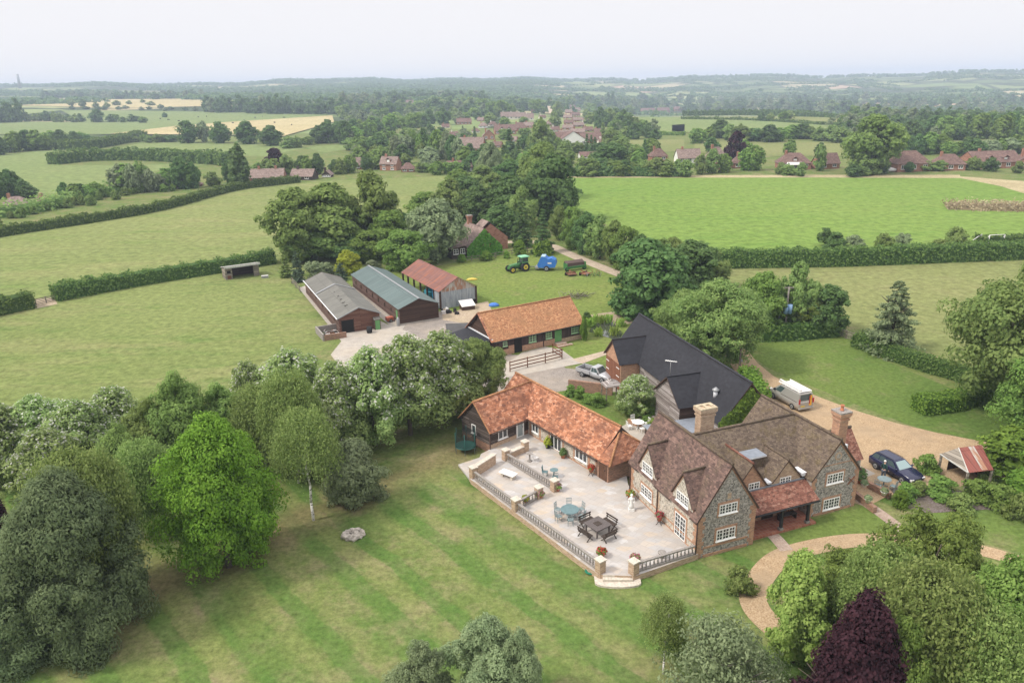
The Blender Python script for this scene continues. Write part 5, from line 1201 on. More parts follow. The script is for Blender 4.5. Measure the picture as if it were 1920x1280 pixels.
mb = MB(); mb.poly([(0, 0, 2.6), (6.2, 0, 2.6), (6.2, 0, 2.75), (3.1, 0, 4.48), (0, 0, 2.75)], 'rusty_zinc'); mb.poly([(0, -.03, .75), (6.2, -.03, .75), (6.2, -.03, 2.62), (0, -.03, 2.62)], 'zinc_sheet'); mb.poly([(0, 0, 0), (4.2, 0, 0), (4.2, 0, .75), (0, 0, .75)], 'zinc_sheet'); mb.poly([(0, 2.0, 0), (0, 0, 0), (0, 0, 2.7), (0, 2.0, 2.7)], 'zinc_sheet'); mb.poly([(6.2, 0, 0), (6.2, 14.8, 0), (6.2, 14.8, 2.7), (6.2, 0, 2.7)], 'brown_boards'); mb.build('metal_cladding', s)
for (x, y) in ((0, 2.1), (0, 4.7), (0, 7.3), (0, 9.9), (0, 12.4), (0, 14.6), (6.1, -.05), (.05, -.06)):
    P = MB(); P.box(x - .12, y - .12, 0, x + .12, y + .12, 2.75, 'brown_boards'); P.build('post', s)
FB = Matrix.Rotation(R(29.5), 4, 'Z')
def inbarn(x, y): c, sn = math.cos(R(29.5)), math.sin(R(29.5)); return (-10.75 + x * c - y * sn, 108.48 + x * sn + y * c, 0)
t = thing('blue_trailer', 'bright blue box trailer standing in the rusty barn', 'trailer', inbarn(1.6, 3.6), R(119.5)); P = MB(); P.box(-1.1, -.8, .5, 1.1, .8, 2.3, 'bright_blue'); 
for z in (1.0, 1.6): P.box(-1.12, -.82, z, 1.12, .82, z + .08, 'bright_blue'); 
P.build('body', t)
for x in (-.5, .5):
    for y in (-.75, .75): P = MB(); P.cyl((x, y - .08, .35), (x, y + .08, .35), .35, .35, 'rubber', 12); P.build('wheel', t)
t = thing('farm_machine', 'turquoise farm machine parked between the posts of the rusty barn', 'farm machine', inbarn(1.2, 7.2), R(110)); P = MB(); P.box(-1.3, -.5, .5, .6, .5, 1.2, 'cyan_machine'); P.box(-.9, -.4, 1.2, -.1, .4, 1.75, 'cyan_machine'); P.bar((.6, 0, .8), (1.9, 0, .6), .2, .2, 'cyan_machine'); P.build('body', t)
for x, y in ((-.9, -.6), (-.9, .6), (.9, -.5), (.9, .5)): P = MB(); P.cyl((x, y - .1, .42), (x, y + .1, .42), .42, .42, 'rubber', 12); P.build('wheel', t)
# ---------------------------------------------------------------- terrace
TZ = 0.45
TP = [(-3.75, 56.05), (5.55, 42.75), (8.0, 42.5), (12.85, 44.86), (12.6, 46), (9.4, 54.6), (9.6, 58), (6, 64), (2, 66), (-2.0, 61.7), (-3.0, 60.6)]
mb = MB(); mb.extrude([(*p, -.1) for p in TP], (0, 0, TZ - 0.0 + .1), 'buff_brick'); mb.poly([(*p, TZ + .006) for p in TP], 'sandstone_paving')
tag(mb.build('terrace'), 'pale sandstone paved terrace raised above the lawn', 'terrace')
mb = MB(); mb.extrude([(*p, -.1) for p in ((-5.0, 59.25), (-3.72, 56.3), (-2.6, 58.4), (-3.1, 60.5))], (0, 0, .26), 'sandstone_paving'); tag(mb.build('landing_slab'), 'pale triangular landing slab at the left tip of the terrace', 'paving')
# curved steps
st = thing('steps', 'two broad pale steps with a curved lower tread leading down to the lawn', 'steps', (6.85, 42.75, 0), R(-2))
mb = MB(); pr = [(-1.55, .3)] + [(-1.55 + 3.1 * k / 14, -0.55 - 0.42 * math.sin(math.pi * k / 14) ** .5) for k in range(15)] + [(1.55, .3)]
mb.extrude([(*p, -.05) for p in pr], (0, 0, .20), 'cream_stone'); mb.build('tread', st)
mb = MB(); mb.box(-1.0, -.42, .152, 1.0, .3, .31, 'cream_stone'); mb.build('tread', st); mb = MB(); mb.box(-1.0, -.12, .312, 1.0, .3, .455, 'cream_stone'); mb.build('tread', st)

def balmesh():
    mb = MB(); mb.lathe([(.05, 0), (.05, .04), (.03, .07), (.062, .17), (.062, .22), (.032, .34), (.03, .40), (.05, .44), (.05, .5)], (0, 0, 0), 'grey_stone', 6); o = mb.build('baluster'); m = o.data; C.objects.unlink(o); return m
BAL = balmesh()
def balustrade(p0, p1, label, z=TZ):
    p0 = np.array(p0); p1 = np.array(p1); L = np.linalg.norm(p1 - p0); a = math.atan2(*(p1 - p0)[::-1])
    t = thing('balustrade', label, 'balustrade', (*p0, z), a, 'stone balustrades round the terrace')
    mb = MB(); mb.box(0, -.11, -.0, L, .11, .14, 'grey_stone'); mb.build('plinth', t); mb = MB(); mb.box(0, -.1, .64, L, .1, .75, 'grey_stone'); mb.build('coping', t)
    n = max(3, int(L / .30))
    for k in range(n):
        b = bpy.data.objects.new('baluster', BAL); C.objects.link(b); b.parent = t; b.location = ((k + .5) * L / n, 0, .14)
def pillar(x, y, label, w=.26, h=.95, a=0.0, z=TZ, m='buff_brick'):
    t = thing('pillar', label, 'pillar', (x, y, z), a, 'brick pillars of the terrace'); mb = MB(); mb.box(-w, -w, -.44, w, w, h, m); mb.build('shaft', t)
    mb = MB(); mb.box(-w - .06, -w - .06, h + .001, w + .06, w + .06, h + .09, 'cream_stone'); mb.build('cap', t)
BA = math.atan2(43.0 - 56.3, 5.7 + 3.5)
balustrade((-3.35, 56.0), (-.05, 51.25), 'stone balustrade along the lawn edge at the left end of the terrace')
balustrade((.2, 50.9), (5.55, 43.3), 'longest stone balustrade on the lawn edge, running down to the steps'); balustrade((8.15, 42.95), (12.55, 44.85), 'stone balustrade from the steps to the corner of the farmhouse')
balustrade((-.6, 59.15), (3.1, 54.1), 'inner stone balustrade across the middle of the terrace'); balustrade((.3, 51.25), (1.75, 52.7), 'short stone balustrade beside the pot of green leaves')
for x, y, l in ((-3.5, 56.35, 'brick pillar at the left tip of the terrace'), (.07, 51.05, 'brick pillar midway along the lawn balustrade'), (5.72, 43.05, 'brick pillar on the left side of the steps'), (7.95, 42.8, 'brick pillar on the right side of the steps'), (-.75, 59.4, 'brick pillar at the annexe end of the inner balustrade'), (1.0, 61.0, 'brick pillar nearest the annexe wall'), (3.25, 53.9, 'brick pillar at the house end of the inner balustrade beside a flower pot'), (1.92, 52.85, 'brick pillar ending the short cross balustrade')): pillar(x, y, l, a=BA)
def stonewall(p0, p1, label, h=.9, m='buff_brick'):
    p0 = np.array(p0); p1 = np.array(p1); L = np.linalg.norm(p1 - p0); t = thing('low_wall', label, 'wall', (*p0, TZ), math.atan2(*(p1 - p0)[::-1])); mb = MB(); mb.box(0, -.17, -.4, L, .17, h, m); mb.build('wall', t); mb = MB(); mb.box(-.04, -.23, h + .001, L + .04, .23, h + .09, 'cream_stone'); mb.build('coping', t)
stonewall((-3.25, 56.7), (-1.75, 58.7), 'low brick wall with a pale coping at the left end of the terrace'); stonewall((-.55, 59.6), (.8, 60.8), 'low stone wall between two pillars near the annexe', .55)

# ---------------------------------------------------------------- terrace furniture
def at_(px, py, z=TZ): p = gnd(px, py, z); return (p[0], p[1], z + .006)
z1 = lambda x, y: (860 + x / 4.128, 800 + y / 4.128)
def garden_chair(m):
    t = thing('garden_chair', 'x', 'chair'); mb = MB(); mb.box(-.22, -.22, .42, .22, .22, .46, m); mb.build('seat', t)
    mb = MB()
    for k in range(5): mb.bar((-.2 + k * .1, .21, .46), (-.2 + k * .1, .26, .95), .03, .02, m)
    mb.bar((-.22, .26, .95), (.22, .26, .95), .035, .035, m); mb.bar((-.22, .24, .7), (.22, .24, .7), .03, .03, m); mb.build('backrest', t)
    for x in (-.19, .19):
        for y in (-.19, .19): mb = MB(); mb.bar((x, y, 0), (x, y, .43), .035, .035, m); mb.build('leg', t)
    return t
def round_table(x, y, r, m, label, z=TZ + .006, h=.72):
    t = thing('round_table', label, 'table', (x, y, z)); mb = MB(); mb.lathe([(r - .03, h - .03), (r, h - .02), (r, h), (r - .02, h + .01)], (0, 0, 0), m, 22); mb.build('tabletop', t)
    mb = MB(); mb.cyl((0, 0, .1), (0, 0, h - .02), .05, .05, m, 8); mb.build('column', t)
    for k in range(3): mb = MB(); a = k * 2.094; mb.bar((0, 0, .2), (math.cos(a) * r * .7, math.sin(a) * r * .7, .02), .05, .04, m); mb.build('leg', t)
ch = garden_chair('grey_teal')
tx, ty, _ = at_(*z1(860, 700)); round_table(tx, ty, .72, 'teal_paint', 'round teal metal table ringed by six chairs on the terrace')
for k in range(6):
    a = k * 1.047 + .5; p = (tx + math.cos(a) * 1.02, ty + math.sin(a) * 1.02, TZ + .006); lab = ('grey green chair drawn up to the round teal table', )[0]
    if k == 0: ch.location = p; ch.rotation_euler = (0, 0, a - math.pi / 2); ch['label'] = lab; ch['group'] = 'chairs round the teal table'
    else: dup(ch, p, a - math.pi / 2, lab)
bx, by, _ = at_(*z1(738, 390)); round_table(bx, by, .36, 'teal_paint', 'small round teal bistro table near the inner balustrade')
bc = garden_chair('teal_paint'); bc.location = (bx - .75, by + .2, TZ + .006); bc.rotation_euler = (0, 0, R(75)); bc['label'] = 'teal bistro chair left of the small bistro table'; bc['group'] = 'bistro chairs'
dup(bc, (bx + .05, by - .72, TZ + .006), R(185), 'teal bistro chair nearest the camera at the small bistro table')
qx, qy = 6.08, 47.8; QA = R(36)
t = thing('square_table', 'large square dark slatted table with a bench on each side', 'table', (qx, qy, TZ + .006), QA); mb = MB()
for k in range(9): mb.box(-.75 + k * .167, -.75, .70, -.75 + k * .167 + .158, .75, .745, 'slate_wood')
mb.box(-.7, -.7, .62, .7, .7, .695, 'slate_wood'); mb.build('tabletop', t); mb = MB(); mb.box(-.25, -.25, .747, .25, .25, .775, 'dark_wood'); mb.build('lazy_susan', t)
for x in (-.6, .6):
    for y in (-.6, .6): mb = MB(); mb.box(x - .05, y - .05, 0, x + .05, y + .05, .62, 'slate_wood'); mb.build('leg', t)
def bench():
    t = thing('bench', 'x', 'bench', group='dark benches round the square table'); mb = MB()
    for y in (-.2, -.06, .08): mb.box(-.62, y, .41, .62, y + .12, .45, 'dark_wood')
    mb.build('seat', t); mb = MB(); mb.box(-.62, .24, .72, .62, .275, .84, 'dark_wood'); mb.box(-.62, .24, .55, .62, .27, .62, 'dark_wood'); mb.build('backrest', t)
    for x in (-.5, .5): mb = MB(); mb.bar((x, -.28, 0), (x, .24, .42), .06, .05, 'dark_wood'); mb.bar((x, .3, 0), (x, -.16, .42), .06, .05, 'dark_wood'); mb.bar((x, .2, .42), (x, .27, .84), .06, .05, 'dark_wood'); mb.build('leg', t)
    return t
bn = bench(); _lab = ['dark bench on the side of the square table facing the french doors', 'dark bench behind the square table, nearest the round teal table', 'dark bench on the lawn balustrade side of the square table', 'dark bench in front of the square table, nearest the steps']
for k in range(4):
    a = QA + k * math.pi / 2; p = (qx + math.cos(a) * 1.2, qy + math.sin(a) * 1.2, TZ + .006)
    if k == 0: bn.location = p; bn.rotation_euler = (0, 0, a - math.pi / 2); bn['label'] = _lab[0]
    else: dup(bn, p, a - math.pi / 2, _lab[k])
t = thing('bird_bath', 'grey stone bird bath on a slim pedestal on the annexe terrace', 'bird bath', at_(*z1(550, 265))); mb = MB(); mb.lathe([(.2, 0), (.2, .08), (.08, .14), (.07, .62), (.12, .68)], (0, 0, 0), 'grey_stone'); mb.build('pedestal', t); mb = MB(); mb.lathe([(.08, .66), (.3, .76), (.33, .82), (.28, .81), (.05, .75)], (0, 0, 0), 'grey_stone'); mb.build('bowl', t)
t = thing('garden_chair', 'pale wire chair beside the bird bath', 'chair', at_(*z1(597, 270)), R(140)); mb = MB(); mb.box(-.2, -.2, .42, .2, .2, .445, 'white_sheet'); mb.build('seat', t); mb = MB(); 
for k in range(4): mb.bar((-.18 + k * .12, .2, .44), (-.18 + k * .12, .24, .9), .02, .02, 'white_sheet')
mb.bar((-.2, .24, .9), (.2, .24, .9), .03, .03, 'white_sheet'); mb.build('backrest', t)
for x in (-.17, .17):
    for y in (-.17, .17): mb = MB(); mb.bar((x, y, 0), (x, y, .42), .025, .025, 'white_sheet'); mb.build('leg', t)
t = thing('stone_bench', 'low white stone slab bench in the walled corner of the terrace', 'bench', at_(*z1(385, 390)), BA + .3); mb = MB(); mb.box(-.75, -.35, .36, .75, .35, .46, 'white_paint'); mb.build('seat', t)
for x in (-.5, .5): mb = MB(); mb.box(x - .1, -.25, 0, x + .1, .25, .36, 'cream_stone'); mb.build('support', t)
def pot(px, py, label, flower=None, green='leaf_mid', r=.24, h=.36, m='terracotta', z=TZ, fr=.34, stand=False, world=None, fh=1.0):
    p = world or at_(px, py, z); t = thing('flower_pot', label, 'flower pot', p); mb = MB(); b = .3 if stand else 0
    mb.lathe([(r * .68, b), (r * .95, b + h * .8), (r * 1.1, b + h * .82), (r * 1.1, b + h), (r * .95, b + h), (r * .85, b + h * .85)], (0, 0, 0), m, 16); mb.build('pot', t)
    if stand:
        mb = MB()
        for k in range(4): a = k * 1.571 + .4; mb.bar((math.cos(a) * .3, math.sin(a) * .3, 0), (-math.cos(a) * .2, -math.sin(a) * .2, .36), .03, .03, 'dark_wood')
        mb.build('stand', t)
    n = 260; d = unit(n); d[:, 2] = np.abs(d[:, 2]) * fh; Pp = d * fr * RNG.uniform(.6, 1.05, (n, 1)) + np.array([0, 0, b + h * .95])
    nn_ = d + unit(n) * .6; nn_ /= np.linalg.norm(nn_, axis=1, keepdims=True)
    k = int(n * .5) if flower else n
    o = bpy.data.objects.new('leaves', leaf_mesh('leaves', Pp[:k], nn_[:k], .12, RNG.uniform(0, .85, k), green)); C.objects.link(o); o.parent = t
    if flower: o = bpy.data.objects.new('flowers', leaf_mesh('flowers', Pp[k:] * np.array([1, 1, 1.06]), nn_[k:], .11, RNG.uniform(0, .85, n - k), flower, 1.1)); C.objects.link(o); o.parent = t
    return t
pot(*z1(1025, 372), 'pot of red flowers on a folding stand against the flint annexe wall', 'petal_red', stand=True); pot(*z1(765, 495), 'round basket of dusky pink flowers at the house end of the inner balustrade', 'petal_pink', fr=.4)
pot(*z1(516, 590), 'pot of bright yellow green leaves in the balustrade corner', None, 'leaf_lime', fr=.36); pot(*z1(628, 550), 'basket of faded pink flowers by the short cross balustrade', 'petal_pink', 'leaf_olive', fr=.42)
pot(*z1(1327, 560), 'pot of orange and red flowers at the far left corner of the farmhouse', 'petal_mixed', fr=.42, h=.45); pot(*z1(1552, 750), 'pot of scarlet flowers on a stand by the middle downpipe of the farmhouse', 'petal_red', 'leaf_grey', stand=True, fr=.38)
pot(*z1(1105, 1005), 'pot of crimson flowers behind the left pillar of the steps', 'petal_red', fr=.42); pot(*z1(1365, 1055), 'trough of red and pink flowers behind the right pillar of the steps', 'petal_pink', fr=.42, m='cream_stone')
pot(*z1(690, 165), 'tall plant with lime leaves in a dark pot by the annexe window', None, 'leaf_lime', m='rubber', fr=.4, fh=2.2); pot(*z1(808, 240), 'pot of spiky dark green leaves beside the patio doors', None, 'leaf_fir', fr=.36, fh=1.8)
t = thing('urn', 'squat stone urn by the balustrade near the farmhouse corner', 'urn', at_(*z1(1572, 1010))); mb = MB(); mb.lathe([(.16, 0), (.1, .1), (.28, .35), (.3, .45), (.25, .45)], (0, 0, 0), 'grey_stone'); mb.build('bowl', t)
# white statue
t = thing('statue', 'white stone garden statue of a draped standing figure near the farmhouse wall', 'statue', at_(*z1(1335, 645))); mb = MB(); mb.box(-.22, -.22, 0, .22, .22, .22, 'white_wall'); mb.build('base', t)
mb = MB(); mb.lathe([(.2, .22), (.18, .5), (.13, .78), (.17, .98), (.19, 1.08), (.07, 1.17), (.06, 1.2), (.1, 1.28), (.105, 1.36), (.06, 1.44)], (0, 0, 0), 'white_wall', 12); mb.tube([(.17, 0, 1.08), (.26, -.05, .85), (.12, -.16, .75)], [.055, .045, .035], 'white_wall'); mb.tube([(-.17, 0, 1.08), (-.25, .02, .84), (-.2, -.1, .64)], [.055, .045, .035], 'white_wall'); mb.build('figure', t)
# hose reel
t = thing('hose_reel', 'coiled green garden hose lying by the terrace steps', 'hose', (*gnd(1107, 1072), 0)); mb = MB()
for k in range(4): mb.tube([(math.cos(a * .42) * (.22 + .05 * k), math.sin(a * .42) * (.22 + .05 * k), .06 + .05 * (k % 2)) for a in range(16)], .035, 'hose_green', 6)
mb.build('coil', t)
# boulders on the lawn
t = thing('boulder_heap', 'heap of pale boulders in a ring on the lawn', 'rocks', (*gnd(663, 1004), 0))
mb = MB(); rg = random.Random(4)
for k in range(13):
    a = k * .62; r = .62 if k < 10 else .15; c = (math.cos(a) * r, math.sin(a) * r * .8, .16); i0 = len(mb.v); mb.ball(c, rg.uniform(.24, .38), 'rock', 8, 6, (1.1, .9, .8))
    for q in range(i0, len(mb.v)): v = mb.v[q]; s = 1 + .28 * math.sin(v[0] * 17 + k) * math.cos(v[1] * 13 + v[2] * 11); mb.v[q] = (c[0] + (v[0] - c[0]) * s, c[1] + (v[1] - c[1]) * s, max(-.05, c[2] + (v[2] - c[2]) * s))
for k in range(len(mb.sm)): mb.sm[k] = False
mb.build('boulders', t)
# trampoline
tp = gnd(873, 851); t = thing('trampoline', 'round trampoline with a dark net on green poles beside the annexe', 'trampoline', (tp[0], tp[1] + .55, 0)); r = .98
mb = MB(); mb.cyl((0, 0, .62), (0, 0, .64), r * .82, r * .82, 'rubber', 28); mb.build('mat', t); mb = MB(); mb.lathe([(r * .82, .61), (r, .60), (r, .66), (r * .82, .67)], (0, 0, 0), 'tramp_green', 28); mb.build('padding', t)
mb = MB(); mb.poly([(-.12, -.03, .648), (.12, -.03, .648), (.12, .03, .648), (-.12, .03, .648)], 'white_sheet'); mb.poly([(-.03, -.12, .652), (.03, -.12, .652), (.03, .12, .652), (-.03, .12, .652)], 'white_sheet'); mb.build('centre_mark', t)
for k in range(6):
    a = k * 1.047 + .5; x, y = math.cos(a) * r, math.sin(a) * r; mb = MB(); mb.tube([(x, y, 0), (x, y, .62)], .03, 'steel_grey'); mb.build('leg', t); mb = MB(); mb.tube([(x * 1.03, y * 1.03, .3), (x * 1.03, y * 1.03, 2.15)], .03, 'tramp_green'); mb.build('pole', t)
mb = MB(); n = 36
for k in range(n):
    a, b = 2 * math.pi * k / n, 2 * math.pi * (k + 1) / n; f = lambda q: 2.12 - .28 * abs(math.sin((q - .5) * 3)); mb.poly([(math.cos(a) * r, math.sin(a) * r, .68), (math.cos(b) * r, math.sin(b) * r, .68), (math.cos(b) * r, math.sin(b) * r, f(b)), (math.cos(a) * r, math.sin(a) * r, f(a))], 'safety_net')
mb.build('net', t)
# white furniture in the back garden
wx, wy = gnd(1196, 803); round_table(wx, wy, .6, 'white_paint', 'round white table in the courtyard behind the annexe', 0.0)
wc = garden_chair('white_paint'); wl = ['white chair nearest the annexe roof in the back courtyard', 'white chair behind the round white table', 'white chair beside the courtyard brick wall', 'white chair in front of the round white table']
for k in range(4):
    a = k * 1.571 + .3; p = (wx + math.cos(a) * .95, wy + math.sin(a) * .95, 0)
    if k == 0: wc.location = p; wc.rotation_euler = (0, 0, a - 1.571); wc['label'] = wl[0]; wc['group'] = 'white courtyard chairs'
    else: dup(wc, p, a - 1.571, wl[k])
struct(MB().poly([(*gnd(x, y), .035) for x, y in ((1165, 800), (1215, 775), (1240, 760), (1280, 800), (1235, 840), (1185, 830))], 'concrete').build('courtyard'))
def low_brick(p, q, label, h=.5, w=.24, m='red_brick'):
    p = np.array(p); q = np.array(q); L = np.linalg.norm(q - p); t = thing('low_wall', label, 'wall', (*p, 0), math.atan2(*(q - p)[::-1])); mb = MB(); mb.box(0, -w / 2, 0, L, w / 2, h, m); mb.build('wall', t)
low_brick(gnd(1178, 792), gnd(1216, 808), 'low red brick wall edging the courtyard flower bed', .45); low_brick(gnd(1200, 774), gnd(1232, 772), 'low red brick wall at the far side of the back courtyard', .45)
bt = thing('bench', 'dark wooden bench under the tiled porch', 'bench', (A0[0] + 9.2 * math.cos(AH) - 1.55 * math.sin(AH), A0[1] + 9.2 * math.sin(AH) + 1.55 * math.cos(AH), .18), AH)
mb = MB(); mb.box(-.75, -.25, .4, .75, .25, .46, 'dark_wood'); mb.build('seat', bt); mb = MB()
for k in range(9): mb.box(-.72 + k * .17, .22, .46, -.68 + k * .17, .26, .9, 'rust_wood')
mb.box(-.75, .2, .88, .75, .28, .95, 'rust_wood'); mb.build('backrest', bt)
for x in (-.68, .68): mb = MB(); mb.box(x - .04, -.24, 0, x + .04, .24, .4, 'dark_wood'); mb.build('leg', bt)

# ---------------------------------------------------------------- vehicles
def loft(mb, secs, m, smooth=True):
    """secs: list of rings (same point count) joined into one skin"""
    i = len(mb.v); n = len(secs[0]); mi = mb.mi(m)
    for s in secs: mb.v += [tuple(p) for p in s]
    for a in range(len(secs) - 1):
        for k in range(n): j = (k + 1) % n; mb.f.append([i + a * n + k, i + a * n + j, i + (a + 1) * n + j, i + (a + 1) * n + k]); mb.m.append(mi); mb.sm.append(smooth)
    mb.f.append([i + k for k in range(n)][::-1]); mb.m.append(mi); mb.sm.append(False); mb.f.append([i + (len(secs) - 1) * n + k for k in range(n)]); mb.m.append(mi); mb.sm.append(False)
def wheel(parent, x, y, r, wd, rim='steel_grey', rr=.62, tread='rubber'):
    mb = MB(); s = 1 if y > 0 else -1; mb.cyl((x, y - wd / 2, r), (x, y + wd / 2, r), r, r, tread, 20); o = mb.build('wheel', parent)
    mb = MB(); mb.cyl((x, y + s * (wd / 2 + .004), r), (x, y + s * (wd / 2 + .02), r), r * rr, r * rr * .9, rim, 16); mb.cyl((x, y + s * (wd / 2 + .02), r), (x, y + s * (wd / 2 + .05), r), r * .2, r * .16, 'black_paint', 10); mb.build('rim', o); return o
def car(name, label, cat, loc, ang, paint, L, Wd, secs, cab, glass_side, wheels, wr, screen='car_glass'):
    """secs: (x, half width, z bottom, z shoulder); cab: (x rear base, x front base, x rear top, x front top, z base, z top, half w base, half w top)"""
    t = thing(name, label, cat, (*loc, 0), ang); mb = MB()
    loft(mb, [[(x, -w * .96, b), (x, -w, (b + s) / 2), (x, -w * .985, s - .06), (x, -w * .9, s), (x, w * .9, s), (x, w * .985, s - .06), (x, w, (b + s) / 2), (x, w * .96, b)] for x, w, b, s in secs], paint)
    xr, xf, xrt, xft, zb, zt, wb, wt = cab
    lo = [(xr, -wb, zb), (xf, -wb, zb), (xf, wb, zb), (xr, wb, zb)]; hi = [(xrt, -wt, zt - .05), (xft, -wt, zt - .05), (xft, wt, zt - .05), (xrt, wt, zt - .05)]; tp_ = [(xrt + .12, -wt + .1, zt), (xft - .15, -wt + .1, zt), (xft - .15, wt - .1, zt), (xrt + .12, wt - .1, zt)]
    loft(mb, [lo, hi, tp_], paint, False); body = mb.build('body', t)
    def quad(a, b, c, d, e=.012, ins=(.06, .1)):
        Q = [np.array(q, float) for q in (a, b, c, d)]; n = np.cross(Q[1] - Q[0], Q[3] - Q[0]); n /= np.linalg.norm(n)
        f = lambda u, v: (Q[0] * (1 - u) * (1 - v) + Q[1] * u * (1 - v) + Q[2] * u * v + Q[3] * (1 - u) * v) + n * e
        return f
    g = quad(lo[1], lo[2], hi[2], hi[1]); mb = MB(); mb.poly([g(.06, .1), g(.94, .1), g(.92, .92), g(.08, .92)], screen); mb.build('windscreen', t)
    g = quad(lo[3], lo[0], hi[0], hi[3]); mb = MB(); mb.poly([g(.08, .2), g(.92, .2), g(.9, .9), g(.1, .9)], 'car_glass'); mb.build('rear_window', t)
    for A_, B_, C_, D_ in ((lo[0], lo[1], hi[1], hi[0]), (lo[2], lo[3], hi[3], hi[2])):
        g = quad(A_, B_, C_, D_); fl = A_[1] > 0
        for a, b in glass_side:
            if fl: a, b = 1 - b, 1 - a
            mb = MB(); mb.poly([g(a, .14), g(b, .14), g(b, .88), g(a, .88)], 'car_glass'); mb.build('side_window', t)
    for x in wheels:
        for y in (-Wd / 2 + .1, Wd / 2 - .1): wheel(t, x, y, wr, .22)
    return t
# navy estate
fm = (np.array((32.67, 54.06)) + np.array((33.92, 54.56))) / 2; hd = R(-68); cc = fm - 2.22 * np.array([math.cos(hd), math.sin(hd)])
cn = car('estate_car', 'dark navy blue estate car parked on the gravel drive beside the farmhouse', 'car', cc, hd, 'navy_paint', 4.5, 1.76,
         [(-2.22, .74, .42, .86), (-2.1, .84, .28, .95), (-1.2, .88, .22, .95), (0.6, .88, .22, .94), (1.25, .87, .22, .90), (1.9, .83, .26, .78), (2.16, .74, .34, .66), (2.24, .62, .4, .56)],
         (-2.05, .98, -1.72, .22, .90, 1.46, .80, .60), ((.04, .27), (.30, .58), (.61, .90)), (-1.32, 1.38), .32, 'screen_glass')
for y in (-.62, .62): mb = MB(); mb.obox((2.13, y, .52), 0, .2, .3, .14, 'white_sheet'); mb.build('headlight', cn); mb = MB(); mb.obox((.75, y * 1.5, .93), .2, .14, .16, .12, 'navy_paint'); mb.build('wing_mirror', cn); mb = MB(); mb.obox((-2.15, y, .7), 0, .12, .22, .18, 'red_lamp'); mb.build('tail_light', cn)
mb = MB(); mb.box(2.235, -.26, .40, 2.26, .26, .50, 'white_sheet'); mb.build('number_plate', cn); mb = MB(); mb.box(2.2, -.3, .53, 2.235, .3, .64, 'black_paint'); mb.build('grille', cn)
for y in (-.55, .55): mb = MB(); mb.bar((-1.5, y, 1.49), (.1, y, 1.49), .03, .04, 'black_paint'); mb.build('roof_rail', cn)
# silver van
vh = R(109); vr_ = np.array((29.7, 69.35)); vc = vr_ + 2.4 * np.array([math.cos(vh), math.sin(vh)])
vn = car('van', 'silver beige panel van with a ladder rack parked on the gravel drive', 'van', vc, vh, 'beige_silver', 4.8, 1.9,
         [(-2.4, .88, .4, 1.0), (-2.34, .94, .28, 1.1), (0.6, .95, .26, 1.1), (1.5, .94, .26, 1.08), (2.1, .86, .28, .95), (2.38, .70, .36, .78), (2.42, .6, .42, .66)],
         (-2.36, 1.75, -2.22, .75, 1.04, 1.94, .93, .80), ((.70, .93),), (-1.45, 1.5), .33)
mb = MB(); mb.box(-2.1, -.62, 2.03, .9, .62, 2.06, 'white_sheet')
for x in (-2.0, -1.0, 0, .8): mb.box(x, -.75, 1.98, x + .06, .75, 2.04, 'white_paint')
for y in (-.72, .66): mb.box(-2.2, y, 2.04, 1.1, y + .08, 2.14, 'white_paint')
mb.build('roof_rack', vn); mb = MB(); mb.cyl((-2.0, .45, 2.2), (1.2, .45, 2.2), .11, .11, 'white_paint', 12); mb.build('pipe_tube', vn)
mb = MB(); mb.box(-2.42, .1 - .75, .62, -2.405, .42 - .75, 1.72, 'orange_panel'); mb.box(-2.425, .3 - .75, .8, -2.41, .42 - .75, 1.7, 'red_lamp'); mb.build('marker_panel', vn)
for y in (-.84, .84): mb = MB(); mb.box(-2.43, y - .09, .9, -2.38, y + .09, 1.4, 'red_lamp'); mb.build('tail_light', vn)
mb = MB(); mb.box(-2.43, .15, .55, -2.402, .65, .67, 'yellow_plate'); mb.build('number_plate', vn); mb = MB(); mb.box(-2.5, -.9, .32, -2.3, .9, .46, 'beige_silver'); mb.build('bumper', vn)
mb = MB(); mb.box(-2.1, .952, 1.02, .4, .962, 1.06, 'gutter_brown'); mb.build('door_rail', vn)
for y in (-1.02, 1.02): mb = MB(); mb.obox((1.3, y, 1.12), 0, .14, .18, .22, 'black_paint'); mb.build('wing_mirror', vn)
for y in (-.7, .7): mb = MB(); mb.obox((2.25, y, .72), 0, .24, .3, .2, 'white_sheet'); mb.build('headlight', vn)
# silver pickup
pc = np.array((9.55, 79.55)); ph = R(-44)
pk = car('pickup_truck', 'silver grey pickup truck with an empty open bed in the farmyard by the barn doors', 'pickup', pc, ph, 'silver_paint', 4.6, 1.7,
         [(-.3, .80, .40, .92), (.4, .82, .34, .95), (1.2, .82, .34, .94), (1.9, .78, .36, .86), (2.25, .7, .42, .74), (2.3, .6, .46, .66)], (-.32, 1.05, -.2, .5, .90, 1.55, .76, .62), ((.1, .42), (.46, .86)), (-1.4, 1.45), .33, 'car_glass')
mb = MB(); mb.box(-2.3, -.82, .52, -.34, .82, .60, 'steel_grey'); mb.box(-2.3, -.84, .60, -.34, -.76, 1.0, 'silver_paint'); mb.box(-2.3, .76, .60, -.34, .84, 1.0, 'silver_paint'); mb.box(-2.34, -.84, .58, -2.27, .84, .98, 'silver_paint'); mb.box(-.40, -.76, .60, -.335, .76, 1.0, 'silver_paint'); mb.poly([(-2.26, -.75, .604), (-.41, -.75, .604), (-.41, .75, .604), (-2.26, .75, .604)], 'tarmac'); mb.box(-2.2, -.7, .36, .2, .7, .52, 'black_paint'); mb.build('load_bed', pk)
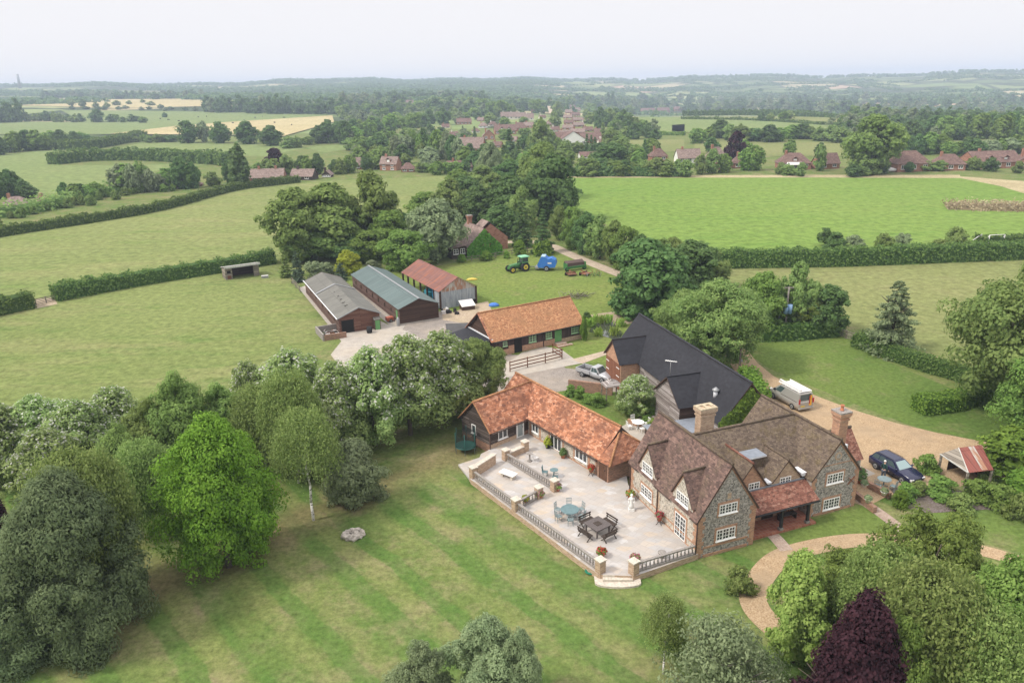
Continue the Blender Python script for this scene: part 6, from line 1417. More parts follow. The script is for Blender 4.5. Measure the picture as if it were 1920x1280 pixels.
for y in (-.6, .6): mb = MB(); mb.obox((2.2, y, .6), 0, .16, .3, .14, 'white_sheet'); mb.build('headlight', pk); mb = MB(); mb.obox((.9, y * 1.5, .95), 0, .1, .14, .14, 'black_paint'); mb.build('wing_mirror', pk)
# tractor
tr_ = lambda x, y: gnd(930 + x / 8.727, 460 + y / 8.727)
fw_, rw_ = np.array(tr_(275, 455)), np.array(tr_(480, 425)); dd = fw_ - rw_; ta = math.atan2(dd[1], dd[0]); Lw = np.linalg.norm(dd); nrm = np.array([-math.sin(ta), math.cos(ta)]) 
if nrm[1] < 0: nrm = -nrm
tc_ = rw_ + nrm * .85
t = thing('tractor', 'green tractor with yellow wheels and a pale green cab roof on the yard grass', 'tractor', (*tc_, 0), ta)
mb = MB(); loft(mb, [[(x, -w, b), (x, -w, s - .12), (x, -w * .6, s), (x, w * .6, s), (x, w, s - .12), (x, w, b)] for x, w, b, s in ((.5, .42, .75, 1.55), (1.2, .40, .75, 1.52), (2.5, .36, .75, 1.38), (2.85, .33, .8, 1.28))], 'tractor_green'); mb.build('bonnet', t)
mb = MB(); mb.box(-.6, -.3, .55, 2.6, .3, .9, 'black_paint'); mb.box(-.7, -.4, .8, .5, .4, 1.15, 'tractor_green'); mb.box(2.55, -.45, .55, 3.0, .45, .95, 'tractor_green'); mb.build('chassis', t)
mb = MB(); 
for x in (-.75, .45):
    for y in (-.62, .62): mb.bar((x, y, 1.1), (x * .92, y * .95, 2.5), .08, .08, 'tractor_green')
mb.box(-.72, -.58, 1.15, .42, .58, 1.5, 'black_paint'); mb.build('cab_frame', t); mb = MB(); mb.box(-.68, -.56, 1.5, .38, .56, 2.48, 'car_glass'); mb.build('cab_glass', t)
mb = MB(); loft(mb, [[(-.95, -.75, z), (.7, -.75, z), (.7, .75, z), (-.95, .75, z)] for z in (2.5, 2.64)] + [[(-.8, -.6, 2.74), (.5, -.6, 2.74), (.5, .6, 2.74), (-.8, .6, 2.74)]], 'tractor_roof', False); mb.build('cab_roof', t)
mb = MB(); mb.cyl((1.3, .38, 1.5), (1.3, .38, 2.45), .06, .05, 'black_paint'); mb.build('exhaust', t)
for y in (-.85, .85): wheel(t, 0, y, .82, .48, 'tractor_yellow', .55); wheel(t, Lw, y * .95, .56, .36, 'tractor_yellow', .58); mb = MB(); mb.obox((0, y * .98, 1.62), 0, 1.2, .5, .07, 'tractor_green'); mb.build('mudguard', t)
# blue baler
bb = tr_(860, 420); t = thing('baler', 'big blue baler parked behind the tractor', 'baler', (bb[0], bb[1] + .9, 0), R(170))
mb = MB(); prof = [(-1.3, .7), (-1.55, 1.3), (-1.35, 2.0), (-.7, 2.35), (.0, 2.2), (.5, 2.55), (1.2, 2.6), (1.9, 1.1), (1.7, .6), (.4, .55)]; mb.extrude([(x, -1.0, z) for x, z in prof], (0, 2.0, 0), 'baler_blue'); mb.build('body', t)
mb = MB(); mb.poly([(1.24, -.9, 2.5), (1.24, .9, 2.5), (1.9, .9, 1.18), (1.9, -.9, 1.18)], 'black_paint'); mb.box(.45, -.95, 2.56, 1.2, .95, 2.68, 'baler_pale'); mb.build('hood', t)
mb = MB(); mb.box(1.6, -.9, .35, 2.3, .9, .7, 'steel_grey'); mb.bar((2.2, 0, .6), (3.6, 0, .5), .15, .15, 'steel_grey'); mb.build('pickup_head', t)
mb = MB(); mb.box(-1.0, 1.003, .8, .2, 1.02, 1.9, 'baler_blue'); mb.box(-.7, 1.021, 1.35, .0, 1.03, 1.6, 'white_sheet'); mb.build('side_panel', t)
for y in (-1.1, 1.1): wheel(t, .2, y, .48, .3, 'steel_grey')
# green seed drill and scrap implements
db = tr_(1120, 440); t = thing('seed_drill', 'long green seed drill with an open dark hopper beside the lane', 'seed drill', (db[0] + 1.9, db[1] + 1.7, 0), R(26))
mb = MB(); mb.extrude([(-1.9, -.5, .8), (-1.9, -.35, 1.4), (-1.9, .45, 1.75), (-1.9, .3, .8)], (3.8, 0, 0), 'gutter_brown'); mb.build('hopper', t); mb = MB(); mb.box(-1.9, -.7, .45, 1.9, -.3, .85, 'tractor_green'); 
for x in (-1.95, 1.9): mb.box(x, -.8, .3, x + .1, .55, 1.45, 'tractor_green')
mb.build('frame', t)
for x in (-1.8, 1.8): wheel(t, x, -.55, .42, .2, 'tractor_green')
for i_, (px, py, lab) in enumerate(((1240, 500, 'rusty flat mower deck lying on the grass by the lane'), (1470, 490, 'rusty cultivator with small wheels among the scrap implements'))):
    g_ = tr_(px, py); t = thing('farm_implement', lab, 'farm implement', (*g_, 0), R(20 + 25 * i_)); mb = MB(); mb.box(-.8, -.55, .3, .8, .55, .42, 'rust_wood' if not i_ else 'rust'); mb.bar((-.9, .5, .5), (.9, .5, .6), .12, .12, 'rust'); mb.bar((0, .3, .4), (0, 1.2, .8), .1, .1, 'rust'); mb.bar((.5, .3, .4), (0, 1.2, .8), .07, .07, 'rust'); mb.build('frame', t)
    for x in (-.75, .75): wheel(t, x, .65, .32, .16, 'rust')
g_ = tr_(1600, 510); t = thing('harrow', 'tangle of pale metal harrow tines at the edge of the yard grass', 'harrow', (*g_, 0), .4); mb = MB(); rg = random.Random(3)
for k in range(22): a = rg.uniform(0, 6.28); x, y = rg.uniform(-1.2, 1.2), rg.uniform(-.6, .6); mb.bar((x, y, .05), (x + math.cos(a) * .7, y + math.sin(a) * .4, rg.uniform(.3, 1.1)), .05, .05, rg.choice(['steel_grey', 'rust', 'tractor_green']))
mb.build('tines', t)

# ---------------------------------------------------------------- person by the car
def skin_obj(name, nodes, edges, mat, parent, root=0, sub=2):
    me = bpy.data.meshes.new(name); me.from_pydata([n[0] for n in nodes], edges, []); me.materials.append(MATS[mat]); o = bpy.data.objects.new(name, me); C.objects.link(o); o.parent = parent
    md = o.modifiers.new('skin', 'SKIN'); md.use_smooth_shade = True; sv = me.skin_vertices[0] if me.skin_vertices else None
    if sv is None:
        bpy.context.view_layer.objects.active = o
        return o
    for k, n in enumerate(nodes): r = n[1]; sv.data[k].radius = r if isinstance(r, tuple) else (r, r); sv.data[k].use_root = (k == root)
    s = o.modifiers.new('sub', 'SUBSURF'); s.levels = sub; s.render_levels = sub
    return o
def person(loc, rz, label):
    t = thing('person', label, 'person', loc, rz)
    # x to the person's left, y forward
    N_ = [((0, 0, .92), (.15, .11)), ((0, 0, 1.12), (.135, .10)), ((0, .01, 1.32), (.165, .11)), ((0, .0, 1.44), (.10, .085)), ((0, .01, 1.52), .058), ((0, .02, 1.60), (.075, .09)), ((0, .025, 1.70), (.078, .095)), ((0, .02, 1.76), (.05, .06))]
    E_ = [(k, k + 1) for k in range(7)]
    def arm(s, elbow, wrist, fwd):
        a = len(N_); N_.extend([((s * .19, 0, 1.41), .062), (elbow, .045), (wrist, .032)]); E_.extend([(3, a), (a, a + 1), (a + 1, a + 2)])
        w_ = np.array(wrist); d = np.array(fwd, float); d /= np.linalg.norm(d); sd = np.array([0, 1, 0]) if abs(d[1]) < .7 else np.array([1, 0, 0])
        b = len(N_); N_.append((tuple(w_ + d * .07), (.04, .02))); E_.append((a + 2, b))
        for k, (o_, l) in enumerate(((-.033, .07), (-.011, .085), (.011, .08), (.033, .065))):
            c = len(N_); N_.append((tuple(w_ + d * (.09 + l * .5) + sd * o_), .009)); N_.append((tuple(w_ + d * (.08 + l) + sd * o_ + np.array([0, 0, -.012])), .008)); E_.extend([(b, c), (c, c + 1)])
        c = len(N_); N_.append((tuple(w_ + d * .06 + sd * -.055), .010)); E_.append((b, c))
    arm(1, (.27, .02, 1.13), (.24, .2, .94), (0, .5, -.6)); arm(-1, (-.27, -.02, 1.13), (-.25, .08, .88), (0, .15, -1))
    for s, y in ((1, .07), (-1, -.06)):
        a = len(N_); N_.extend([((s * .1, 0, .86), .098), ((s * .11, y * .6 + .03, .49), .066), ((s * .11, y, .1), .045), ((s * .115, y + .02, .04), .045), ((s * .13, y + .17, .03), (.04, .028))]); E_.extend([(0, a), (a, a + 1), (a + 1, a + 2), (a + 2, a + 3), (a + 3, a + 4)])
    skin_obj('body', N_, E_, 'skin', t)
    J = [((0, 0, .88), (.175, .135)), ((0, 0, 1.12), (.16, .125)), ((0, .01, 1.32), (.185, .13)), ((0, 0, 1.45), (.11, .10)), ((.2, 0, 1.41), .08), ((.275, .02, 1.13), .062), ((.245, .18, .97), .048), ((-.2, 0, 1.41), .08), ((-.275, -.02, 1.13), .062), ((-.255, .07, .92), .048)]
    skin_obj('jumper', J, [(0, 1), (1, 2), (2, 3), (3, 4), (4, 5), (5, 6), (3, 7), (7, 8), (8, 9)], 'dark_green_cloth', t)
    Tn = [((0, 0, .93), (.165, .125))]; Te = []
    for s, y in ((1, .07), (-1, -.06)): a = len(Tn); Tn.extend([((s * .1, 0, .84), .112), ((s * .11, y * .6 + .03, .49), .083), ((s * .11, y, .08), .07)]); Te.extend([(0, a), (a, a + 1), (a + 1, a + 2)])
    skin_obj('trousers', Tn, Te, 'grey_cloth', t)
    for s, y in ((1, .07), (-1, -.06)): mb = MB(); mb.ball((s * .125, y + .09, .045), .1, 'dark_wood', 10, 6, (.6, 1.35, .48)); mb.build('shoe', t)
    mb = MB(); mb.ball((0, -.022, 1.725), .102, 'white_hair', 12, 8, (.9, 1.05, .92)); mb.build('hair', t)
    mb = MB(); mb.ball((0, .118, 1.655), .018, 'skin', 8, 6); mb.build('nose', t)
    for s in (-1, 1): mb = MB(); mb.ball((s * .032, .105, 1.675), .011, 'dark_void', 8, 6); mb.build('eye', t); mb = MB(); mb.ball((s * .082, .015, 1.655), .022, 'skin', 8, 6, (.5, .8, 1.3)); mb.build('ear', t)
    mb = MB(); mb.box(-.022, .105, 1.608, .022, .118, 1.616, 'red_scrap'); mb.build('mouth', t)
    return t
person((30.95, 55.45, .02), R(-75), 'white haired person in a dark green jumper standing beside the navy car')
# ---------------------------------------------------------------- yard and garden structures
def post_rail(pts, label, h=1.2, rails=3, m='rust_wood', z=0.0, pw=.12, name='post_and_rail_fence', cat='fence', sub=1):
    P = [np.array(p) for p in pts]; t = thing(name, label, cat, (*P[0], z)); o = P[0]
    for i, p in enumerate(P): mb = MB(); mb.box(p[0] - o[0] - pw / 2, p[1] - o[1] - pw / 2, 0, p[0] - o[0] + pw / 2, p[1] - o[1] + pw / 2, h + .08, m); mb.build('post', t)
    for r in range(rails):
        mb = MB(); zz = h * (r + 1) / rails - .06
        for a, b in zip(P[:-1], P[1:]): a, b = a - o, b - o; mb.bar((*a, zz), (*b, zz), .05, .11, m)
        mb.build('rail', t)
    return t
st_ = lambda x, y: gnd(860 + x / 7.68, 540 + y / 7.68)
post_rail([st_(740, 1205), st_(992, 1140), st_(1248, 1080), st_(1488, 1020)], 'red brown post and rail fence on the concrete in front of the stable', 1.25)
post_rail([st_(1488, 1018), st_(1357, 940)], 'short red brown fence return beside the stable doorstep', 1.25)
def split(a, b, n): a, b = np.array(a), np.array(b); return [a + (b - a) * k / n for k in range(n + 1)]
post_rail(split(gnd(930, 483), gnd(1018, 470), 6), 'grey paddock fence between the tractor yard and the cottage garden', 1.0, 2, 'fence_wood')
post_rail(split(gnd(870, 492), gnd(928, 484), 4), 'grey paddock fence below the ivy clad cottage', 1.0, 2, 'fence_wood')
post_rail(split(gnd(1572, 630), gnd(1600, 640), 2), 'wooden field gate beside the clipped hedge', 1.1, 4, 'fence_wood', name='field_gate', cat='gate')
post_rail(split(gnd(548, 532), gnd(563, 548), 2), 'grey gate at the back corner of the stepped shed', 1.1, 3, 'fence_wood', name='field_gate', cat='gate')
post_rail(split(gnd(68, 572), gnd(106, 563), 2), 'thin grey gate in the gap of the paddock hedge', 1.0, 4, 'fence_wood', name='field_gate', cat='gate')
# drive-side shelter
t = thing('cart_shelter', 'open sided shelter with a rusty red metal roof by the gravel drive', 'shelter', (36.2, 56.5, 0), 0)
Ea, Eb, Ec, Ed = [np.array(p) - np.array((36.2, 56.5, 0)) for p in ((35.95, 56.3, 1.85), (36.75, 53.5, 1.6), (39.05, 53.9, 1.6), (39.2, 57.6, 1.85))]
Ra, Rb = np.array((37.15, 55.9, 2.62)) - np.array((36.2, 56.5, 0)), np.array((39.3, 56.3, 2.62)) - np.array((36.2, 56.5, 0))
mb = MB(); slab(mb, [Eb, Ec, Rb, Ra], .05, 'oxide_sheet'); slab(mb, [Ea, Ra, Rb, Ed], .05, 'oxide_sheet'); o = mb.build('roof', t); mb = MB(); slab(mb, [Ea, Eb, Ra], .05, 'fence_wood'); mb.build('boarded_hip', o)
mb = MB(); mb.bar(Eb, Ra, .07, .06, 'pale_sheet'); mb.bar(Ea, Eb, .07, .08, 'pale_sheet'); mb.build('trim', o)
f = lambda a, s: Ec + (Rb - Ec) * s + (Eb - Ec) * a
mb = MB(); mb.poly([f(.45, .02) + (0, 0, .03), f(.22, .02) + (0, 0, .03), f(.32, .98) + (0, 0, .03), f(.55, .98) + (0, 0, .03)], 'rusty_zinc'); mb.build('patch_sheet', o)
for p in (Ea, Eb, Ec, Ed): mb = MB(); q = p + (np.array((1.4, -1.3, 0)) - p * np.array((1, 1, 0))) * .06; mb.box(q[0] - .08, q[1] - .08, 0, q[0] + .08, q[1] + .08, p[2] - .04, 'fence_wood'); mb.build('post', t)
mb = MB(); mb.poly([(*Ed[:2], 0), (*(Ec[:2]), 0), (*Ec[:2], 1.5), (*Ed[:2], 1.5)], 'brown_boards'); mb.poly([(.9, .3, 0), (3., 1.0, 0), (3., 1.0, 1.6), (.9, .3, 1.6)], 'brown_boards'); mb.build('back_wall', t)
# paddock field shelter
fx, fy = gnd(424, 525); fx2, fy2 = gnd(487, 516); L = math.hypot(fx2 - fx, fy2 - fy)
t = thing('field_shelter', 'open fronted field shelter with a pale sheet roof against the paddock hedge', 'shelter', (fx, fy, 0), math.atan2(fy2 - fy, fx2 - fx))
mb = MB(); mb.box(0, 2.6, 0, L, 2.7, 1.9, 'brown_boards'); mb.box(0, 0, 0, .1, 2.6, 2.0, 'fence_wood'); mb.box(L - .1, 0, 0, L, 2.6, 2.0, 'fence_wood'); mb.box(.1, -.02, 0, 1.2, .06, 2.1, 'fence_wood'); mb.box(L - 1.0, -.02, 0, L - .1, .06, 2.1, 'fence_wood'); mb.box(.3, -.05, .1, .95, -.025, .75, 'rust_wood'); mb.box(.3, -.05, 1.1, .95, -.025, 1.6, 'dark_void'); mb.build('wall', t)
mb = MB(); slab(mb, [(-.2, -.5, 2.5), (L + .2, -.5, 2.5), (L + .2, 2.9, 1.85), (-.2, 2.9, 1.85)], .07, 'pale_sheet'); mb.box(-.2, -.53, 2.1, L + .2, -.5, 2.45, 'pale_sheet'); mb.build('roof', t)
t = thing('water_trough', 'small pale water trough beside the field shelter', 'trough', (*gnd(497, 521), 0), .3); mb = MB(); mb.box(-.6, -.3, 0, .6, .3, .45, 'steel_grey', 'white_sheet'); mb.build('tub', t)
# telegraph pole and transformer pole
def pole(px, py, top, label, m='grey_bark'):
    x, y = gnd(px, py); h = height_at(x, y, top); t = thing('utility_pole', label, 'pole', (x, y, 0)); mb = MB(); mb.cyl((0, 0, -.3), (0, 0, h), .15, .11, m, 10); mb.build('shaft', t); return t, h
t, h = pole(1384, 716, 652, 'bare wooden pole beside the drive behind the black barn', 'bark'); mb = MB(); mb.box(.1, -.1, h * .6, .3, .1, h * .66, 'steel_grey'); mb.build('bracket', t)
t, h = pole(1470, 630, 538, 'wooden pole with a crossarm and a blue transformer among the trees'); mb = MB(); mb.bar((-.6, 0, h - .1), (.6, 0, h - .1), .12, .14, 'grey_bark'); mb.build('crossarm', t)
mb = MB(); mb.cyl((-.25, -.3, h * .48), (-.25, -.3, h * .66), .28, .28, 'transformer_blue', 12); mb.cyl((.3, -.3, h * .48), (.3, -.3, h * .66), .28, .28, 'transformer_blue', 12); mb.build('transformer', t)
mb = MB(); mb.tube([(-.1, 0, h * .8), (-1.9, -.4, 0)], .03, 'steel_grey'); mb.build('stay_wire', t)
# goal frames beside the long hedge
for (x, a, l) in ((1828, .5, 'leaning white goal frame behind the long field hedge'), (1866, .1, 'upright white goal frame at the right behind the long field hedge')):
    gx, gy = gnd(x, 463); t = thing('goal_frame', l, 'goal', (gx, gy, 0), a); mb = MB()
    for p, q in (((-1.6, 0, 0), (-1.6, 0, 2.4 if x > 1850 else 1.3)), ((1.6, 0, 0), (1.6, 0, 2.4)), ((-1.6, 0, 2.4 if x > 1850 else 1.3), (1.6, 0, 2.4)), ((-1.6, 0, 2.4 if x > 1850 else 1.3), (-1.9, 1.6, 0)), ((1.6, 0, 2.4), (1.9, 1.6, 0))): mb.cyl(p, q, .07, .07, 'white_sheet', 8)
    mb.build('frame', t)
# yard clutter
t = thing('chicken_coop', 'low coop with a white sloping lid beside the metal barn gable', 'coop', (*gnd(876, 579), 0), R(22)); mb = MB(); mb.box(-1, -.7, 0, 1, .7, .65, 'gutter_brown'); mb.build('box', t); mb = MB(); slab(mb, [(-1.1, -.85, .66), (1.1, -.85, .66), (1.1, .8, 1.25), (-1.1, .8, 1.25)], .05, 'white_sheet'); mb.build('lid', t)
t = thing('scrap_heap', 'heap of dark scrap and old tyres by the metal barn', 'scrap', (*gnd(842, 587), 0)); mb = MB(); rg = random.Random(9)
for k in range(12): mb.obox((rg.uniform(-1.2, 1.4), rg.uniform(-.7, .7), 0), rg.uniform(0, 3), rg.uniform(.3, .9), rg.uniform(.15, .4), rg.uniform(.15, .7), rg.choice(['rubber', 'steel_grey', 'dark_wood', 'white_sheet']))
mb.build('pieces', t)
t = thing('kayak', 'small yellow upturned boat lying on the yard grass', 'boat', (*gnd(885, 525), 0), .2); mb = MB(); loft(mb, [[(x, -w, .02), (x, -w * .6, z), (x, w * .6, z), (x, w, .02)] for x, w, z in ((-1.0, .05, .1), (-.6, .38, .3), (.1, .45, .36), (.7, .3, .26), (1.0, .04, .08))], 'yellow_scrap'); mb.build('hull', t)
t = thing('tarpaulin', 'crumpled blue tarpaulin behind the stable roof', 'tarpaulin', (*gnd(926, 574), 0)); mb = MB(); mb.ball((0, 0, .15), .7, 'blue_tarp', 9, 6, (1.2, .7, .6)); mb.build('heap', t)
t = thing('cart', 'small red tipped cart between the two long sheds', 'cart', (*gnd(731, 603), 0), .6); mb = MB(); mb.box(-.5, -.4, .25, .5, .4, .75, 'red_scrap'); mb.bar((.5, 0, .4), (1.3, 0, .1), .06, .06, 'red_scrap'); mb.build('tub', t)
for y in (-.45, .45): wheel(t, 0, y, .25, .1, 'steel_grey')
t = thing('barrel', 'dark round water barrel by the green cupboard of the stepped shed', 'barrel', (*gnd(693, 624), 0)); mb = MB(); mb.lathe([(.34, 0), (.4, .4), (.36, .9), (.3, .92)], (0, 0, 0), 'rubber', 16); mb.build('drum', t)
t = thing('barrel', 'pale grey gas bottle at the near corner of the green roofed shed', 'barrel', (*gnd(747, 611), 0)); mb = MB(); mb.lathe([(.22, 0), (.24, .1), (.24, 1.0), (.12, 1.2), (.08, 1.3)], (0, 0, 0), 'steel_grey', 14); mb.build('drum', t)
t = thing('muck_bay', 'small walled bay full of scrap timber at the corner of the stepped shed', 'bay', (*gnd(606, 640), 0), R(27)); mb = MB(); mb.box(0, 0, 0, .2, 4.2, .95, 'grey_stone'); mb.box(.2, 0, 0, 3.2, .2, .8, 'dark_brick'); mb.box(.2, 4.0, 0, 3.4, 4.2, .9, 'grey_stone'); mb.build('wall', t); mb = MB(); rg = random.Random(5)
for k in range(16): mb.obox((rg.uniform(.5, 2.8), rg.uniform(.5, 3.6), rg.uniform(0, .3)), rg.uniform(0, 3), rg.uniform(.5, 1.6), .18, .16, rg.choice(['dark_wood', 'white_sheet', 'rubber', 'rust_wood', 'silver_boards']))
mb.build('scrap_timber', t)
t = thing('brushwood_pile', 'pile of dead brushwood on bare earth behind the stable', 'brushwood', (*gnd(1082, 558), 0)); mb = MB(); rg = random.Random(8)
for k in range(60): a = rg.uniform(0, 6.28); x, y = rg.gauss(0, 1.0), rg.gauss(0, .6); mb.bar((x, y, rg.uniform(0, .5)), (x + math.cos(a) * 1.1, y + math.sin(a) * .8, rg.uniform(.1, 1.1)), .05, .05, rg.choice(['dark_wood', 'grey_bark', 'bark']))
mb.build('branches', t)
t = thing('garden_shelter', 'small grey roofed garden shelter beside the blossoming bush', 'shelter', (*gnd(1146, 752), 0), R(16)); mb = MB()
for a, b in (((-1, -.8), (1, -.8)), ((1, -.8), (1, .8)), ((1, .8), (-1, .8)), ((-1, .8), (-1, -.8))): slab(mb, [(*a, 1.95), (*b, 1.95), (0, 0, 2.6)], .06, 'silver_boards')
mb.build('roof', t)
for x in (-.85, .85):
    for y in (-.65, .65): mb = MB(); mb.box(x - .05, y - .05, 0, x + .05, y + .05, 1.95, 'fence_wood'); mb.build('post', t)
low_brick(gnd(1066, 731), gnd(1148, 741), 'old brick garden wall between the farmyard and the annexe garden', 1.25, .3, 'dark_brick')
# brick edged path by the house corner, with white urns
for (a, b, l) in (((1594, 925), (1640, 962), 'low brick wall on the lawn side of the brick path'), ((1612, 905), (1668, 935), 'low brick wall on the drive side of the brick path')): low_brick(gnd(*a), gnd(*b), l, .55, .3, 'dark_brick')
for (x, y, l) in ((1627, 941, 'white urn planted with grass on the lawn side wall'), (1657, 927, 'white urn at the end of the drive side wall'), (1620, 912, 'white bowl planter at the house end of the drive side wall')): pot(x, y, l, None, 'leaf_grey', m='white_wall', z=.55, fr=.3, r=.26, h=.32)
pot(1612, 905, 'dark shrub in a pot at the farmhouse corner by the drive', None, 'leaf_dark', z=0, fr=.55, fh=1.8, r=.3, h=.5); pot(1616, 890, 'terracotta pot beside the pale doorstep', 'petal_pink', z=0.0, fr=.3)
struct(MB().poly([(*gnd(x, y), .03) for x, y in ((1600, 885), (1611, 873), (1642, 888), (1612, 899))], 'concrete').build('doorstep'))
tx, ty = gnd(1656, 912); round_table(tx, ty, .55, 'grey_teal', 'round grey garden table on the gravel beside the brick path', .02)
gc = garden_chair('grey_teal'); gc.location = (tx - .75, ty - .55, .02); gc.rotation_euler = (0, 0, R(130)); gc['label'] = 'grey chair on the house side of the round gravel table'; gc['group'] = 'chairs on the gravel'
dup(gc, (tx + .45, ty - .7, .02), R(215), 'grey chair on the car side of the round gravel table')

# ---------------------------------------------------------------- hedges
hedge([(-120, 470), (0, 443), (150, 420), (300, 394), (440, 357), (560, 342)], 3.0, 2.2, 'leaf_hedge', 'long trimmed hedge on the far left edge of the pale meadow', .36)
hedge([(104, 563), (180, 548), (300, 527), (420, 508), (512, 492)], 3.0, 2.4, 'leaf_hedge', 'thick dark hedge between the paddock and the meadow, behind the field shelter', .27)
hedge([(-80, 604), (-10, 590), (60, 575)], 3.2, 2.5, 'leaf_hedge', 'short dark hedge end left of the paddock gateway', .27)
hedge([(1345, 500), (1450, 499), (1600, 496), (1800, 488), (2050, 478)], 3.2, 3.0, 'leaf_hedge', 'long dark clipped hedge between the bright field and the olive field', .28, wav=.06)
hedge([(1605, 648), (1660, 668), (1740, 695), (1800, 712), (1850, 735)], 1.8, 1.7, 'leaf_hedge', 'clipped garden hedge running back from the field gate', .17, wav=.02, rough=.07)
hedge([(1720, 772), (1780, 765), (1830, 750), (1880, 740)], 2.2, 1.6, 'leaf_privet', 'bushy low hedge at the edge of the garden lawn near the drive', .16, wav=.04, rough=.09)
hedge([(1415, 637), (1500, 634), (1572, 626)], 2.0, 2.2, 'leaf_hedge', 'shaded hedge under the trees by the blue transformer', .3)
hedge([(1398, 722), (1412, 745), (1425, 768)], 1.8, 2.2, 'leaf_privet', 'bright green hedge at the gable end of the black barn', .2)
hedge(Z1((300, 565), (500, 545), (800, 540), (1200, 560), (1290, 570)), 8, 5, 'leaf_hedge', 'wide hedge across the green field at left', .9)
hedge(Z1((340, 480), (480, 480), (640, 455), (800, 420)), 8, 5, 'leaf_hedge', 'hedge climbing the left fields towards the row of round trees', .9)
hedge(Z1((-100, 870), (200, 830), (560, 740), (1000, 690)), 7, 2.4, 'leaf_olive', 'rough hedge bank beside the far meadow edge', .7, rough=.8)
hedge([(1062, 330), (1180, 330), (1290, 331)], 4, 3, 'leaf_dark', 'dark hedge at the far side of the bright field, left of the bungalows', .6)
hedge(zq(1280, 120, 3, [(0, 308), (300, 315), (520, 322), (800, 345)]), 6, 3.5, 'leaf_hedge', 'far hedge between the green and olive fields', 1.2, z=-2)
hedge(zq(1280, 120, 3, [(0, 275), (500, 272), (900, 300), (1100, 315)]), 8, 5, 'leaf_dark', 'far field hedge below the belt of trees', 1.3, z=-3)
hedge(Z2((1680, 395), (1800, 400), (1930, 402)), 4, 2, 'leaf_mid', 'dark hedge below the green field above the village', .6)

# ---------------------------------------------------------------- near trees
def PL(kind, cat_name, group, rows):
    for (bx, by, top, w, lab) in rows: T(kind, bx, by, top, w, lab, 'tree', group, cat_name)
def BU(kind, rows, group=None):
    for (bx, by, top, w, lab) in rows: T(kind, bx, by, top, w, lab, 'bush', group, 'bush')
T('bright', 430, 1062, 786, 214, 'vivid bright green round tree on the lawn, brightest tree in view', name='locust_tree')
T('willowy', 165, 1185, 885, 262, 'huge dark grey green shrubby tree in the lower left corner', name='willow_tree')
T('willowy', 45, 1205, 1010, 250, 'dark grey green tree behind the lower left shrubby tree', name='willow_tree')
T('birch_thick', 190, 1130, 852, 185, 'weeping olive birch rising above the dark lower left trees', name='birch_tree')
T('purple', 6, 1085, 885, 125, 'dark purple tree at the left edge of the frame', name='purple_tree')
PL('white', 'whitebeam_tree', 'whitebeams in the left row', [(20, 900, 752, 135, 'pale flowering whitebeam at the left edge of the row'), (90, 880, 738, 140, 'second whitebeam from the left edge, beside the paddock'), (165, 890, 745, 130, 'whitebeam in the left row with a rounded creamy crown'), (232, 860, 720, 130, 'tallest whitebeam at the right end of the left row')])
PL('white', 'whitebeam_tree', 'whitebeams in the left row', [(110, 960, 800, 150, 'shaded whitebeam in front of the left row, above the purple tree')])
PL('olive', 'birch_tree', None, [(300, 915, 752, 120, 'olive green tree between the left whitebeams and the bright tree'), (250, 950, 800, 120, 'dull olive tree in front of the left whitebeam row'), (355, 900, 702, 130, 'tall olive tree peeking above the bright green tree'), (425, 880, 722, 120, 'olive tree behind the right shoulder of the bright tree')])
T('birch_thick', 500, 880, 725, 110, 'leaning birch with a bare upper stem behind the bright tree', name='birch_tree')
T('birch_thick', 290, 1000, 830, 110, 'shaded birch in the gap left of the bright tree', name='birch_tree')
T('birch', 588, 975, 768, 112, 'slender birch with a white trunk standing on the lawn edge', name='birch_tree')
T('birch_thick', 560, 905, 700, 110, 'hazy olive birch behind the white trunked birch', name='birch_tree')
T('greyshrub', 668, 945, 828, 130, 'grey green spreading shrub on the lawn right of the birch', 'bush', name='bush')
PL('white', 'whitebeam_tree', 'whitebeams in the yard row', [(478, 815, 672, 90, 'small flowering whitebeam at the left end of the yard row'), (560, 830, 650, 165, 'broad whitebeam with many cream flower heads left of the yard'), (640, 845, 672, 130, 'whitebeam hiding the muck bay'), (705, 835, 645, 140, 'whitebeam in the yard row in front of the stepped shed'), (770, 815, 622, 150, 'tall whitebeam in the middle of the yard row'), (832, 790, 615, 140, 'whitebeam with the palest crown in front of the tarmac yard'), (600, 880, 742, 120, 'lower whitebeam bough mass right of the olive birch')])
T('ash', 893, 772, 638, 118, 'darker green tree at the right end of the yard row next to the annexe', name='ash_tree')
T('greytree', 920, 1345, 1158, 172, 'grey green feathery tree at the bottom centre of the frame', name='willow_tree'); T('greytree', 978, 1372, 1180, 110, 'grey green tree at the bottom edge, rightmost of the bottom cluster', name='willow_tree'); T('greytree', 800, 1380, 1205, 130, 'low grey green tree at the bottom edge, left of the bottom centre tree', name='willow_tree')
T('birch', 1243, 1262, 1122, 78, 'young weeping birch with a forked white stem on the front lawn', name='birch_tree'); BU('darkbush', [(1262, 1232, 1165, 62, 'brownish shrub behind the young weeping birch')])
T('sparse', 1345, 1340, 1165, 230, 'sparse grey twiggy shrub with bare branches at the bottom', 'bush', name='bush'); 
BU('yellowbush', [(1384, 1108, 1062, 58, 'small round shrub on the front lawn beside the gravel path')])
T('cream', 1486, 1240, 1036, 132, 'pale yellow green rounded tree inside the gravel curve', name='rowan_tree')
T('purple', 1584, 1430, 1102, 285, 'deep purple tree in the lower right foreground', name='purple_tree')
T('birch_thick', 1700, 1360, 1075, 210, 'feathery green birch right of the purple tree', name='birch_tree'); T('birch_thick', 1640, 1250, 1036, 160, 'feathery green birch beside the gravel path', name='birch_tree')
